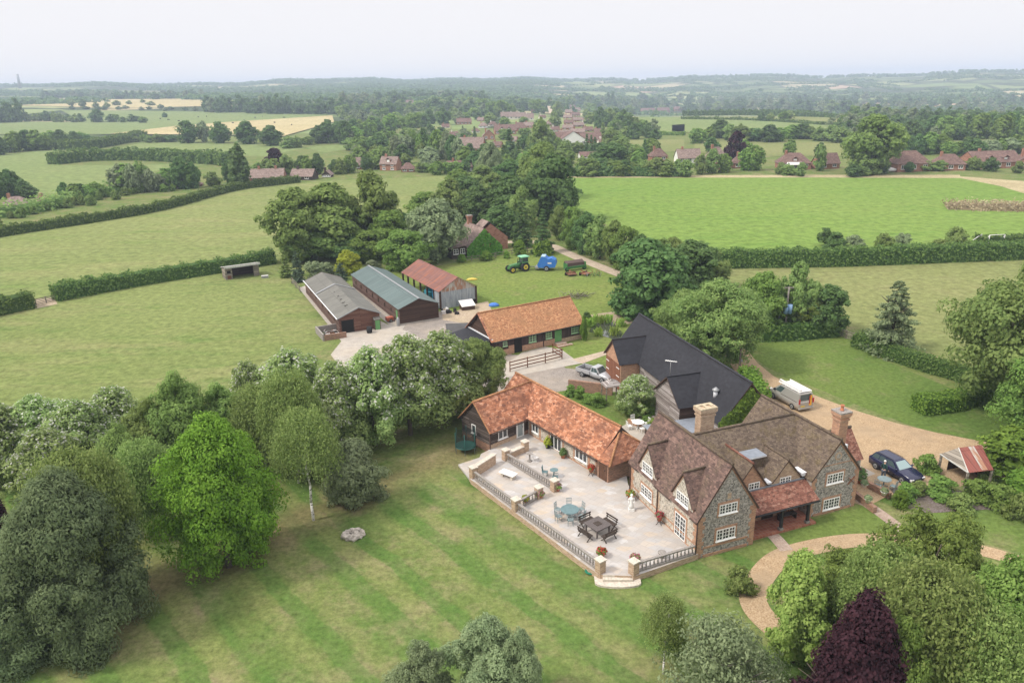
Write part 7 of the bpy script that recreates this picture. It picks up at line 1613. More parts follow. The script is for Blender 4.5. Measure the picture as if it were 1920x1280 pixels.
T('yellowing', 1720, 1210, 965, 190, 'yellowing tree arching over the gravel path', name='rowan_tree'); T('yellowing', 1590, 1190, 1036, 150, 'thin yellow flecked tree on the inside of the gravel curve', name='rowan_tree')
T('near_round', 1850, 1330, 1050, 240, 'dark green tree in the lower right corner', name='broadleaf_tree'); T('birch_thick', 1790, 1400, 1140, 190, 'green birch at the bottom right edge', name='birch_tree'); T('olive', 1905, 1240, 1075, 130, 'olive tree at the right edge above the corner tree', name='broadleaf_tree')
T('olive', 1790, 1230, 1040, 150, 'olive green tree between the yellowing tree and the right edge', name='broadleaf_tree'); T('near_round', 1655, 1420, 1160, 150, 'dark green tree half hidden behind the purple tree at the bottom', name='broadleaf_tree')
# right side
T('ash', 1922, 785, 484, 300, 'big spreading tree on the right side of the garden', name='ash_tree'); T('near_round', 1968, 830, 650, 200, 'dark lower tree beneath the big spreading tree at the right', name='broadleaf_tree')
T('laurel', 1912, 893, 795, 150, 'big round laurel right of the red roofed shelter', 'bush', name='bush'); T('laurel', 1960, 930, 825, 130, 'second laurel at the right edge behind the shelter', 'bush', name='bush')
T('cedar', 1668, 660, 522, 128, 'open branched blue green cedar beyond the garden hedge', name='cedar_tree')
T('ash', 1340, 690, 528, 190, 'large ash tree behind the black barn', name='ash_tree'); T('ash', 1280, 650, 545, 110, 'ash tree overlapping the far end of the black barn ridge', name='ash_tree')
T('dark', 1212, 592, 450, 172, 'dense dark green tree at the edge of the yard', name='oak_tree'); T('dark', 1290, 560, 452, 130, 'dark tree between the lane and the olive field', name='oak_tree'); T('midash', 1335, 540, 468, 70, 'rounded tree at the left end of the long dark hedge', name='broadleaf_tree')
T('mid', 1425, 625, 512, 90, 'green ivy covered tree left of the transformer pole', name='broadleaf_tree'); T('midash', 1490, 620, 492, 80, 'tall tree behind the transformer pole', name='broadleaf_tree'); T('dark', 1545, 622, 535, 90, 'dark tree at the corner of the garden lawn', name='broadleaf_tree'); T('yellowing', 1510, 626, 562, 62, 'light yellow green young tree beside the transformer pole', name='rowan_tree'); T('mid', 1455, 618, 540, 70, 'shaded tree in the clump behind the drive', name='broadleaf_tree')
T('white', 1192, 776, 700, 80, 'rounded bush with cream blossom in the annexe garden', 'bush', name='bush')
BU('bush', [(1070, 742, 720, 22, 'leafy climber at the annexe end of the old garden wall'), (1103, 754, 736, 24, 'pale green bush in the middle of the garden wall border'), (1086, 746, 722, 26, 'climbing rose bush on the old garden wall'), (1118, 760, 734, 34, 'green bush with white flowers beside the garden shelter'), (1215, 770, 735, 40, 'dark green bush against the silvery barn gable'), (1212, 792, 778, 26, 'small flower filled bush by the courtyard wall')])
BU('flowerbush', [(1222, 800, 784, 24, 'pinkish flowering bush in the courtyard bed')])
BU('bush', [(1700, 938, 905, 44, 'low shrub in the flower bed near the brick path'), (1765, 928, 892, 60, 'spreading green shrub in the flower bed in front of the car'), (1830, 935, 895, 60, 'leafy shrub in the bed before the red roofed shelter'), (1875, 950, 905, 66, 'leafy shrub at the right of the flower bed'), (1735, 885, 848, 44, 'dark spiky shrub beside the left post of the shelter')], 'shrubs in the flower bed')
BU('yellowbush', [(1722, 925, 902, 36, 'thin yellowish plant by the car bumper'), (1800, 955, 925, 50, 'brownish low plant at the lawn side of the bed'), (1905, 975, 925, 50, 'yellow green plant at the right end of the bed'), (1850, 905, 880, 34, 'straggly plant by the shelter post')])
BU('laurel', [(1686, 900 + 50, 915, 30, 'dark green plant at the end of the drive side wall')])
# yard, lane and cottage garden
T('clippedbush', 1094, 638, 592, 15, 'narrow clipped column of green at the stable corner', 'bush', name='bush'); BU('darkbush', [(1100, 600, 585, 20, 'low bush behind the stable end')])
for k, (px, py) in enumerate([(1106, 612), (1116, 606), (1128, 606), (1142, 606), (1152, 628), (1164, 612), (1122, 630)]):
    x, y = gnd(px, py); n = 120; P = np.stack([RNG.normal(size=n) * .3, RNG.normal(size=n) * .3, RNG.uniform(.1, 1.0, n)], 1); N = unit(n) * np.array([1, 1, .3]); N /= np.linalg.norm(N, axis=1, keepdims=True)
    o = bpy.data.objects.new('reed_clump', leaf_mesh('reed_clump', P, N, .16, RNG.uniform(0, .85, n), 'reeds', 5.0, droop=1.0)); C.objects.link(o); o.location = (x, y, .02); tag(o, 'tuft of bright green reeds beside the pond', 'reeds', 'reeds round the pond')
T('fir', 978, 462, 368, 50, 'dark spruce beside the lane behind the tractor', name='spruce_tree'); T('fir', 1018, 474, 388, 48, 'dark spruce at the lane corner next to the square hedge', name='spruce_tree')
hedge([(1003, 480), (1030, 478)], 1.8, 2.2, 'leaf_privet', 'square cut green hedge at the lane corner', .3)
BU('clippedbush', [(975, 478, 450, 24, 'clipped dome of green on the cottage lawn'), (912, 488, 470, 24, 'rounded bush on the near side of the cottage fence'), (950, 484, 470, 14, 'small bush by the cottage fence'), (866, 492, 476, 16, 'dark clipped bush in front of the cottage')])
T('lime', 655, 514, 468, 50, 'golden lime coloured small tree behind the sheds', name='golden_tree'); T('bluefir', 640, 525, 492, 34, 'dense blue green conifer bush between the sheds', name='conifer_tree')
T('goldfir', 537, 520, 462, 26, 'small golden conifer at the left of the sheds', name='conifer_tree'); T('bluefir', 560, 528, 468, 34, 'blue green conifer at the corner of the stepped shed', name='conifer_tree')
BU('greybush', [(590, 520, 485, 40, 'grey green bush behind the stepped shed'), (612, 515, 488, 34, 'pale bush behind the stepped shed'), (700, 505, 485, 30, 'low grey bush behind the green roofed shed')])
PL('midolive', 'oak_tree', 'big oaks behind the sheds', [(560, 490, 352, 130, 'leftmost big olive oak behind the sheds'), (625, 480, 342, 140, 'broad olive oak behind the golden tree'), (700, 470, 320, 110, 'tallest olive oak behind the sheds'), (585, 488, 410, 110, 'shaded lower oak behind the stepped shed')])
PL('mid', 'broadleaf_tree', 'trees behind the rusty barn', [(690, 490, 432, 80, 'green tree behind the green roofed shed'), (760, 505, 432, 100, 'light green tree behind the rusty barn'), (735, 480, 395, 80, 'dark tree behind the middle shed roof')])
T('midgrey', 818, 488, 368, 104, 'grey green tree in front of the ivy clad cottage', name='willow_tree'); T('dark', 665, 490, 440, 80, 'dark tree in the shade of the big oaks', name='broadleaf_tree')
PL('dark', 'broadleaf_tree', 'trees of the central belt', [(955, 425, 330, 100, 'dark rounded tree in the central belt above the cottage'), (900, 425, 350, 80, 'dark tree left of the cottage chimney'), (1035, 415, 290, 110, 'big olive tree at the head of the central belt')])
PL('midolive', 'broadleaf_tree', 'trees of the central belt', [(1020, 372, 265, 100, 'tall olive crown at the top of the central belt'), (1000, 400, 300, 90, 'olive tree in the middle of the central belt')])
for i, (bx, by, top, w) in enumerate([(850, 420, 335, 80), (800, 415, 360, 70), (870, 395, 330, 80), (925, 390, 325, 80), (830, 450, 385, 70), (940, 445, 385, 70), (980, 440, 350, 60), (790, 440, 390, 60), (760, 460, 400, 60), (905, 370, 310, 70), (860, 370, 318, 60), (955, 360, 300, 70), (720, 470, 405, 60)]):
    T(['midash', 'mid', 'dark'][i % 3], bx, by, top, w, 'broadleaf tree packed into the central belt between meadow and bright field', 'tree', 'belt of trees beyond the cottage', 'broadleaf_tree')
for i, (bx, by, top, w) in enumerate([(1050, 450, 385, 44), (1072, 465, 388, 54), (1098, 475, 398, 56), (1125, 485, 402, 60), (1150, 495, 412, 50), (1172, 505, 425, 60), (1200, 520, 440, 60), (1240, 530, 448, 70), (1260, 500, 445, 60), (1300, 510, 458, 60), (1330, 515, 470, 50), (1085, 440, 392, 40)]):
    T(['midolive', 'mid', 'dark', 'midash'][i % 4], bx, by, top, w, 'bushy tree in the line along the far side of the lane', 'tree', 'trees along the lane', 'broadleaf_tree')
BU('yellowbush', [(1655, 466, 437, 38, 'yellowish bush behind the long hedge'), (1790, 466, 425, 44, 'wispy yellow green sapling behind the long hedge'), (1760, 470, 448, 40, 'straw coloured scrub behind the long hedge')])
BU('darkbush', [(1545, 462, 428, 34, 'dark bush at the left end of the scrub behind the long hedge'), (1565, 472, 436, 46, 'dark bush just behind the long hedge')])
BU('greybush', [(1600, 470, 437, 42, 'grey green bush behind the long hedge'), (1692, 460, 434, 30, 'round grey bush behind the long hedge')])
hedge([(1775, 389), (1830, 391), (1890, 392), (1990, 393)], 8, 1.1, 'dry_stalks', 'mound of dry pale stalks in the bright field', .4, rough=.7, name='dry_mound', cat='mound')
hedge([(1830, 462), (1900, 460), (2010, 456)], 2.5, 2.0, 'leaf_hedge', 'short dark hedge behind the goal frames', .4)
# ---------------------------------------------------------------- ivy clad cottage
cx_, cy_ = gnd(878, 484); CT = thing('cottage', 'old red tiled cottage with one gable wall covered in bright green creeper', 'cottage', (cx_, cy_, 0), R(24))
mb = MB(); gable_walls(mb, 0, 9, 0, 7.0, 0, 1.9, 5.6, 'village_brick'); gable_walls(mb, 4.5, 8.5, 3, 10.5, 0, 2.6, 5.6, 'village_brick', axis='v'); mb.build('wall', CT)
mb = MB(); gable_roof(mb, 0, 9, 0, 7.0, 1.9, 5.6, 'village_tiles', .3, .15); mb.build('roof', CT); mb = MB(); gable_roof(mb, 5.5, 9, 2.5, 11, 2.2, 5.8, 'village_tiles', .3, .1, axis='v'); mb.build('roof', CT)
chimney(CT, 3.1, 3.9, 7.4, 8.2, 5, 7.0, 'village_brick', 'grey_stone'); ivy_patch('creeper', CT, [(-.2, -.02, 0), (7.2, -.02, 0), (7.1, -.02, 1.9), (3.5, -.02, 5.4), (-.1, -.02, 1.9)], 2600, .3, 'leaf_ivy')
mb = MB(); mb.box(-3.2, .6, 0, -.02, 6, 2.2, 'dark_wood'); mb.build('porch', CT); mb = MB(); slab(mb, [(-3.6, .3, 2.1), (-.02, .3, 2.6), (-.02, 6.3, 2.6), (-3.6, 6.3, 2.1)], .1, 'village_tiles'); mb.build('porch_roof', CT)
window(CT, (-3.2, .6), (-.02, .6), .4, 1.4, .9, 1.9, 2, 1, 2); window(CT, (-3.2, .6), (-.02, .6), 1.8, 2.8, .9, 1.9, 2, 1, 2)

# ---------------------------------------------------------------- village houses
def hip_roof(mb, x0, x1, y0, y1, ez, rz, m, ov=.4, rl=.5):
    ym = (y0 + y1) / 2; h = (y1 - y0) / 2 * (1 - rl) + .001; a, b = x0 + h * 1.1, x1 - h * 1.1
    if a > b: a = b = (x0 + x1) / 2
    x0 -= ov; x1 += ov; y0 -= ov; y1 += ov; ez -= .2
    slab(mb, [(x0, y0, ez), (x1, y0, ez), (b, ym, rz), (a, ym, rz)], .1, m); slab(mb, [(x1, y1, ez), (x0, y1, ez), (a, ym, rz), (b, ym, rz)], .1, m)
    slab(mb, [(x0, y1, ez), (x0, y0, ez), (a, ym, rz)], .1, m); slab(mb, [(x1, y0, ez), (x1, y1, ez), (b, ym, rz)], .1, m)
HOUSES = []
def house(px, py, wpx, kind, label, ang=0, top=None, wall='village_brick', roof='village_dark_tiles', dormer=0, chim=1, depth=None, cons=False, name='house', group=None):
    HOUSES.append((px, py, wpx, top or py - 14)); x, y, z = gt(px, py); k = proj(x, y, z)[2]; W = wpx / FPX * k; D = depth or max(5, W * .65)
    t = thing(name, label, 'house', (x, y, z), R(ang), group); Ht = height_at(x, y, top, z) if top else (5.5 if kind in ('hip', 'gable', 'front') else 7.5)
    e = Ht * (.52 if kind in ('hip2', 'gable2') else .42); x0, x1 = -W / 2, W / 2; mb = MB()
    if kind.startswith('hip'):
        mb.box(x0, 0, -.5, x1, D, e, wall); mb.build('wall', t); mb = MB(); hip_roof(mb, x0, x1, 0, D, e, Ht, roof, rl=.35 if W < D * 1.1 else .15); mb.build('roof', t)
    elif kind == 'front':
        gable_walls(mb, 0, D, x0, x1, -.5, e, Ht, wall); mb.build('wall', t); mb = MB(); gable_roof(mb, 0, D, x0, x1, e, Ht, roof, .3, .2); mb.build('roof', t)
    else:
        gable_walls(mb, x0, x1, 0, D, -.5, e, Ht, wall, axis='u'); mb.build('wall', t); mb = MB(); gable_roof(mb, x0, x1, 0, D, e, Ht, roof, .4, .2, axis='u'); mb.build('roof', t)
    F = ((x0, 0), (x1, 0)); n = max(2, int(W / 3.2))
    for i in range(n):
        c = (i + .5) * W / n
        if kind.endswith('2'): window(t, *F, c - .6, c + .6, e * .62, e * .86, 2, 1, 1, bars=False, fw=.1); window(t, *F, c - .7, c + .7, e * .14, e * .42, 2, 1, 1, bars=False, fw=.1)
        else: window(t, *F, c - .8, c + .8, e * .3, e * .82, 2, 1, 1, bars=False, fw=.12)
    for i in range(dormer):
        c = x0 + W * (i + 1) / (dormer + 1); d = MB(); d.box(c - .9, D * .1, e + .2, c + .9, D * .42, e + 1.5, wall); d.box(c - .6, D * .1 - .06, e + .5, c + .6, D * .1 - .01, e + 1.35, 'white_paint'); slab(d, [(c - 1.2, D * .04, e + 1.35), (c, D * .04, e + 2.2), (c, D * .45, e + 2.2), (c - 1.2, D * .45, e + 1.35)], .1, roof); slab(d, [(c + 1.2, D * .04, e + 1.35), (c, D * .04, e + 2.2), (c, D * .45, e + 2.2), (c + 1.2, D * .45, e + 1.35)], .1, roof); d.build('dormer', t)
    for i in range(chim): c = x0 + W * (.25 + .5 * i); d = MB(); d.box(c - .4, D * .5 - .3, e, c + .4, D * .5 + .5, Ht + .9, wall if wall != 'white_wall' else 'village_brick'); d.build('chimney', t)
    if cons: d = MB(); d.box(x0 + W * .2, -2.2, -.3, x0 + W * .75, 0, 2.0, 'white_paint'); d.box(x0 + W * .24, -2.26, .5, x0 + W * .71, -2.21, 1.8, 'window_glass'); slab(d, [(x0 + W * .18, -2.4, 1.98), (x0 + W * .77, -2.4, 1.98), (x0 + W * .7, 0, 2.7), (x0 + W * .25, 0, 2.7)], .08, 'white_sheet'); d.build('conservatory', t)
    return t
house(1347, 318, 34, 'hip2', 'two storey red brick house with a pyramid roof beside the dark red tree', 15, 276, roof='village_tiles')
house(1394, 316, 42, 'hip', 'brown bungalow right of the tall brick house', -10, 290)
house(1490, 318, 58, 'hip', 'brown roofed bungalow with a white dormer and a white conservatory', -8, 288, dormer=1, cons=True)
house(1555, 317, 42, 'gable', 'brown roofed bungalow left of the big field edge tree', 12, 288)
house(1713, 322, 66, 'hip', 'large hipped bungalow right of the big field edge tree', 6, 284, chim=0, dormer=0, cons=False)
house(1782, 320, 52, 'hip', 'low wide bungalow with a shallow brown roof', -6, 290)
house(1872, 316, 90, 'gable', 'long house with plum roof and dormers near the right edge', 3, 285, dormer=2)
house(1930, 316, 40, 'front', 'gabled house cut by the right edge of the frame', -10, 284)
house(1293, 306, 44, 'gable', 'house with a plain red roof behind the hedge left of the brick house', 4, 280, roof='village_tiles', wall='white_wall')
house(1237, 302, 30, 'hip', 'small hipped house among conifers', 10, 279)
house(1075, 275, 52, 'front', 'large white gabled building at the village edge', 4, 246, wall='white_wall', chim=0)
house(1052, 268, 44, 'gable', 'purple grey roofed wing behind the white gabled building, left part', 2, 248, chim=0); house(1108, 268, 40, 'gable', 'purple grey roofed wing behind the white gabled building, right part', 2, 249, chim=0)
house(1105, 297, 34, 'gable', 'low white building half hidden by the dark cypresses', 8, 285, wall='white_wall', chim=0)
house(863, 322, 46, 'gable', 'bungalow with a white glazed gable front in the middle of the view', 8, 302, wall='white_wall', cons=True)
house(880, 290, 50, 'gable', 'house with a broad dull red roof among firs', -12, 258, roof='village_tiles'); house(917, 262, 22, 'front', 'red gabled house beside the dark firs', 6, 243, roof='village_tiles')
house(948, 252, 40, 'gable', 'grey roofed house with two gables in the village', 6, 234, dormer=2); house(975, 247, 28, 'hip', 'plum hipped house beside the two gabled house', 0, 230)
house(870, 234, 28, 'gable', 'pale roofed house standing alone among trees', 3, 222)
house(665, 318, 26, 'gable', 'red roofed cottage left of the dark bush by the meadow', 10, 296, roof='village_tiles'); house(728, 320, 34, 'gable2', 'red roofed brick house by the meadow hedge', -18, 294, roof='village_tiles', dormer=1); house(765, 323, 24, 'hip', 'small dark hipped outbuilding by the meadow hedge', 5, 306, chim=0, name='outbuilding')
house(500, 342, 62, 'gable', 'long low red tiled cottage right of the poplar', 6, 318, roof='village_tiles', chim=2); house(565, 338, 44, 'gable', 'black and white timbered house with a red roof', -10, 318, roof='village_tiles', wall='dark_wood'); house(612, 333, 16, 'front', 'tiny dark timbered house at the end of the cottage row', 0, 320, roof='village_tiles', wall='dark_wood')
house(28, 392, 44, 'hip', 'dull red roofed house at the left edge behind the meadow hedge', 15, 370, roof='village_tiles'); house(73, 384, 24, 'gable', 'small purple roofed building right of the left edge house', -10, 370)
house(324, 354, 22, 'gable', 'yellow timber shed in the orchard strip', 4, 347, wall='tractor_yellow', chim=0, name='shed'); house(366, 350, 16, 'hip', 'small plum roofed shed in the orchard strip', 8, 341, chim=0, name='shed')
for i, (px, py, w_, tp_) in enumerate([(948, 224, 18, 210), (963, 224, 18, 210), (978, 224, 18, 211), (992, 226, 18, 213)]): house(px, py, w_, 'gable', 'terraced house with a pale pinkish roof in the village row', 2, tp_, roof='village_tiles', wall='cream_wall', group='pale terraced houses')
for i, (px, py, w_) in enumerate([(1060, 254, 22), (1083, 251, 26), (1103, 247, 18), (1064, 243, 20), (1086, 238, 20), (1066, 233, 18), (1084, 228, 19), (1064, 223, 16), (1080, 218, 17), (1066, 213, 13), (1082, 209, 13), (1072, 204, 12)]): house(px, py, w_, 'gable', 'brick house with an orange red roof in the rows along the village street', [14, -8, 5, -16][i % 4], py - 10 + i * .3, roof=['village_tiles', 'village_dark_tiles'][i % 3 == 2], group='houses along the village street')
house(768, 199, 14, 'gable', 'small white house on the wooded rise', 0, 188, wall='white_wall', roof='village_tiles'); house(1012, 200, 24, 'gable', 'pale long house above the village', 0, 192, wall='cream_wall')
for (px, py, w_) in ((1216, 212, 26), (1245, 211, 22), (1275, 209, 20)): house(px, py, w_, 'gable', 'far house on the field edge above the village', 3, py - 9, group='far field edge houses')
house(1718, 258, 30, 'hip', 'plum roofed house among the far trees at right', 8, 240); house(1757, 236, 10, 'front', 'small white far building among the trees at right', 0, 222, wall='white_wall', chim=0)
house(48, 196, 16, 'gable', 'far red farm buildings at the left edge', 5, 189, chim=0)
for (px, py, w_) in ((905, 240, 16), (925, 237, 15), (990, 240, 18), (1012, 247, 16), (1005, 262, 18), (985, 273, 20), (930, 277, 18), (1032, 236, 14), (1042, 247, 16), (1122, 251, 16), (1132, 271, 18), (893, 249, 14), (850, 257, 16), (836, 241, 14), (1018, 223, 12), (1002, 213, 12), (900, 228, 12), (1100, 232, 14), (1048, 262, 15), (960, 266, 16)): house(px, py, w_, ['gable', 'hip'][px % 2], 'small house with a greyish tiled roof among the village gardens', px % 30 - 15, py - w_ * .62, wall=['village_brick', 'cream_wall', 'white_wall'][px % 3], roof=['village_tiles', 'village_dark_tiles'][py % 2], group='small houses in the village gardens')
# things in the bungalow gardens
x, y, z = gt(1665, 323); t = thing('boat', 'pale covered boat on a trailer behind the bungalows', 'boat', (x, y, z), .1); mb = MB(); loft(mb, [[(a, -b, .5), (a, -b * .7, c), (a, b * .7, c), (a, b, .5)] for a, b, c in ((-3, 1, 1.3), (-1, 1.2, 1.7), (1.5, 1.1, 1.5), (3.2, .2, 1.0))], 'white_sheet'); mb.build('hull', t)
x, y, z = gt(1318, 324); t = thing('slide', 'blue and white childrens slide in a back garden', 'slide', (x, y, z), .2); mb = MB(); mb.bar((-2, 0, .3), (1, 0, 2.2), .8, .1, 'baler_blue'); mb.bar((1, 0, 0), (1, 0, 3), .2, .6, 'white_sheet'); mb.build('frame', t)
for i in range(14):
    x, y, z = gt(300 + i * 19 + random.uniform(-8, 8), 226 + random.uniform(-6, 14)); t = thing('cow', 'dark cow grazing in the far left fields', 'cow', (x, y, z + .4), random.uniform(0, 6), 'cattle in the far fields'); mb = MB()
    loft(mb, [[(a, -b, .75), (a, -b, 1.2), (a, -b * .5, 1.45 + c), (a, b * .5, 1.45 + c), (a, b, 1.2), (a, b, .75)] for a, b, c in ((-1.1, .2, -.1), (-.7, .36, 0), (.5, .36, 0), (.9, .2, 0), (1.25, .14, .05), (1.6, .1, -.2))], 'cow_dark')
    for a in (-.85, .6):
        for b in (-.22, .22): mb.cyl((a, b, 0), (a, b, .85), .07, .1, 'cow_dark', 6)
    mb.build('body', t)
# ---------------------------------------------------------------- far trees
def F(kind, bx, by, top, w, label, group=None, name='broadleaf_tree'): T(kind, bx, by, top, w, label, 'tree', group, name)
NF = ['f_dark', 'f_mid', 'f_olive', 'f_ash', 'f_grey']
MASS = []
def row(pts, n, w, label, group, kinds=(0, 1, 2, 3), jy=2.0, jh=.22, name='broadleaf_tree', mass=False):
    """trees strung along pixel stations (x, base, top)"""
    P = np.array(pts, float); d = np.r_[0, np.cumsum(np.hypot(*np.diff(P[:, :2], axis=0).T))]; 
    for i in range(n):
        s = (i + random.uniform(.15, .85)) / n * d[-1]; x = np.interp(s, d, P[:, 0]); b = np.interp(s, d, P[:, 1]) + random.uniform(-jy, jy); tp = np.interp(s, d, P[:, 2]); tp = b - (b - tp) * random.uniform(1 - jh, 1 + jh * .4)
        ww = w * random.uniform(.75, 1.25); kd = NF[random.choice(kinds)]
        if mass or not label or (b < 246 and min(q[1] for q in pts) < 246):
            gx, gy, gz = gt(x, b); Ht = height_at(gx, gy, tp, gz); MASS.append((gx, gy, gz, max(3, Ht), ww / FPX * proj(gx, gy, gz)[2], kd))
        else: F(kd, x, b, tp, ww, label, group, name)
q1 = lambda *p: [(x / 3, 120 + b / 3, 120 + t / 3) for x, b, t in p]
q2 = lambda *p: [(640 + x / 3, 120 + b / 3, 120 + t / 3) for x, b, t in p]
q3 = lambda *p: [(1280 + x / 3, 120 + b / 3, 120 + t / 3) for x, b, t in p]
for x, b, t, w_, l in ((1060, 445, 318, 40, 'first round dark tree of the row across the left fields'), (1240, 445, 325, 42, 'second round dark tree of the row across the left fields'), (1392, 450, 322, 48, 'third and broadest round tree of the row across the left fields'), (1530, 460, 345, 44, 'last lighter tree of the row across the left fields'), (1150, 440, 316, 26, 'pale tree between the round dark trees')): (px, pb, pt), = q1((x, b, t)); F('f_grey' if x == 1150 else 'f_dark', px, pb, pt, w_, l)
F('f_dark', 184, 230, 205, 30, 'lone dark tree in the far left field'); F('f_dark', 309, 221, 211, 11, 'tiny round tree alone in the far field')
F('f_column', 453, 352, 266, 36, 'tall dark poplar beside the cottages', name='poplar_tree'); F('f_purple', 518, 320, 278, 48, 'dark purple tree behind the long red cottage', name='purple_tree')
F('f_purple', 1378, 306, 246, 42, 'dark red tree behind the tall brick house', name='purple_tree'); T('midolive', 1632, 327, 214, 112, 'big broad tree standing at the far edge of the bright field', 'tree', None, 'poplar_tree')
F('f_olive', 1015, 290, 221, 48, 'rounded olive tree above the village houses'); F('f_fir', 1140, 204, 172, 20, 'dark far pine left of a pair', name='pine_tree'); F('f_fir', 1148, 206, 170, 20, 'dark far pine right of a pair', name='pine_tree')
F('f_gold', 1130, 256, 230, 13, 'golden yellow pointed tree in the village', name='golden_tree'); F('f_gold', 790, 282, 252, 28, 'pale golden tree left of the firs', name='golden_tree')
F('f_fir', 1208, 298, 260, 22, 'pointed cypress above the bright field hedge', name='cypress_tree')
for i, (x, b, t, w_) in enumerate(((1100, 290, 250, 14), (1108, 291, 252, 14), (1115, 290, 256, 12), (890, 258, 236, 9), (868, 255, 235, 9), (972, 310, 262, 22), (955, 300, 240, 32), (868, 310, 285, 16), (945, 320, 270, 26))): F('f_fir', x, b, t, w_, 'dark pointed conifer among the village houses', 'village conifers', 'cypress_tree')
T('dark', 1145, 322, 268, 76, 'dark spreading tree at the head of the bright field', 'tree', None, 'broadleaf_tree'); T('midgrey', 920, 345, 262, 44, 'pale stemmed willow beside the white glazed bungalow', 'tree', None, 'willow_tree')
row([(1085, 330, 285), (1130, 328, 300), (1200, 330, 300), (1290, 330, 292)], 13, 36, 'bushy tree in the hedge line left of the bungalows', 'trees left of the bungalows')
row(q3((30, 620, 510), (420, 600, 440), (480, 620, 560), (560, 620, 540), (650, 640, 570), (780, 600, 440), (820, 620, 540)), 9, 30, 'garden tree between the bungalows', 'bungalow garden trees'); row(q3((880, 630, 480), (960, 640, 560), (1200, 610, 540), (1560, 600, 530), (1700, 600, 520), (1900, 610, 540)), 10, 28, 'garden tree beside the right hand bungalows', 'bungalow garden trees')
row(q3((70, 440, 350), (200, 420, 320), (400, 440, 350), (560, 430, 340), (800, 430, 330), (900, 450, 350)), 15, 36, 'dark tree on the far side of the bungalow gardens', 'trees behind the bungalow gardens', jy=3)
row(q3((700, 480, 390), (780, 520, 440), (120, 500, 410)), 4, 28, 'lighter tree in the plots behind the bungalows', 'trees in the plots')
row(q3((1250, 520, 380), (1400, 500, 380), (1500, 520, 420), (1900, 500, 400)), 14, 36, 'dark tree behind the right hand bungalows', 'trees behind right bungalows', (0, 1, 4)); row(q3((1230, 430, 330), (1500, 400, 280), (1700, 420, 270), (1950, 420, 280)), 20, 34, 'dark tree in the wood at the right', 'wood at the right', (0, 0, 1), jy=6)
row(q3((1280, 340, 250), (1450, 330, 260), (1600, 320, 260), (1950, 330, 270)), 14, 26, 'far dark tree at the top of the right wood', 'wood at the right', (0, 0, 4))
row(q3((-20, 275, 215), (250, 270, 210), (500, 270, 195), (700, 275, 200), (900, 290, 205), (1100, 300, 235), (1250, 310, 260)), 26, 26, 'tree in the belt above the right hand fields', 'belt above the right fields', (0, 0, 3, 4)); row(q3((330, 320, 275), (650, 315, 255), (420, 320, 280)), 4, 20, 'small field tree above the bungalows', 'small field trees')
row(q1((-20, 330, 210), (120, 330, 200)), 4, 22, 'dark tree in the clump at the far left edge', 'far left clump', (0,)); row(q1((140, 325, 260), (480, 330, 280)), 9, 18, 'small dark tree along the far left hedge', 'far left hedge trees', (0, 3)); row(q1((600, 330, 280), (830, 330, 290)), 6, 18, 'low dark tree in the copse on the far left field', 'far left copse', (0, 0, 1))
row(q1((-20, 510, 400), (150, 490, 365), (260, 480, 378), (400, 460, 370), (530, 440, 400)), 11, 34, 'dark tree of the line at the left edge of the fields', 'left dark tree line', (0, 0, 1)); row(q1((560, 440, 400), (1000, 440, 395)), 10, 20, 'low tree in the hedge below the round trees', 'hedge trees', (0, 1, 3))
row(q1((650, 730, 580), (790, 720, 540), (900, 710, 590), (1040, 700, 530), (1120, 690, 580)), 12, 38, 'tree of the clump beside the orchard strip', 'orchard clump', (0, 1, 2, 4)); row(q1((340, 770, 680), (450, 770, 655), (580, 740, 670)), 5, 32, 'dark bushy tree at the left of the orchard strip', 'orchard clump', (0, 1))
row(q1((0, 760, 570), (60, 750, 570), (110, 750, 610), (190, 760, 700)), 5, 36, 'big dark tree at the left edge above the red roofed house', 'left edge trees', (0,)); row(q1((1180, 680, 600), (1280, 670, 520), (1420, 640, 560), (1700, 620, 490), (1850, 610, 510), (1960, 620, 530)), 13, 30, 'garden tree round the red cottages', 'cottage garden trees', (1, 2, 3, 0))
row(q1((-20, 900, 840), (300, 830, 760), (700, 740, 690), (1000, 700, 660)), 22, 16, 'young bush in the planted orchard strip', 'orchard strip', (2, 2, 1), jy=5)
row(q1((380, 230, 190), (470, 245, 195), (560, 250, 210), (800, 215, 195), (930, 260, 235)), 9, 14, 'small far tree by the straw field', 'far straw field trees', (0, 3)); row(q1((380, 262, 232), (760, 258, 235), (1140, 262, 240)), 12, 14, 'far hedge tree above the left fields', 'far straw field trees', (0, 4))
row(q1((1140, 272, 185), (1500, 278, 175), (1950, 285, 190)), 22, 26, 'dark tree of the wood above the straw field', 'wood above the straw field', (0, 0, 4)); row(q1((220, 198, 152), (700, 195, 148), (1150, 198, 145)), 26, 18, 'far dark tree of the long wood on the skyline', 'long skyline wood', (0, 0, 4))
row(q1((1780, 450, 330), (1900, 440, 300), (1960, 460, 320), (2050, 440, 330)), 6, 36, 'tree at the right end of the left fields', 'middle field trees', (0, 1)); row(q1((1600, 480, 410), (1760, 450, 400)), 4, 26, 'rounded bush in the field corner', 'middle field trees', (1, 2))
row(q2((20, 480, 400), (100, 490, 400), (300, 460, 370), (450, 400, 340)), 7, 36, 'tree left of the village firs', 'trees left of the village', (0, 1, 3)); row(q2((300, 530, 400), (450, 520, 360), (600, 540, 370), (720, 560, 450), (760, 600, 500)), 15, 30, 'tree in the dark clump left of the village', 'trees left of the village', (0, 0, 1, 4))
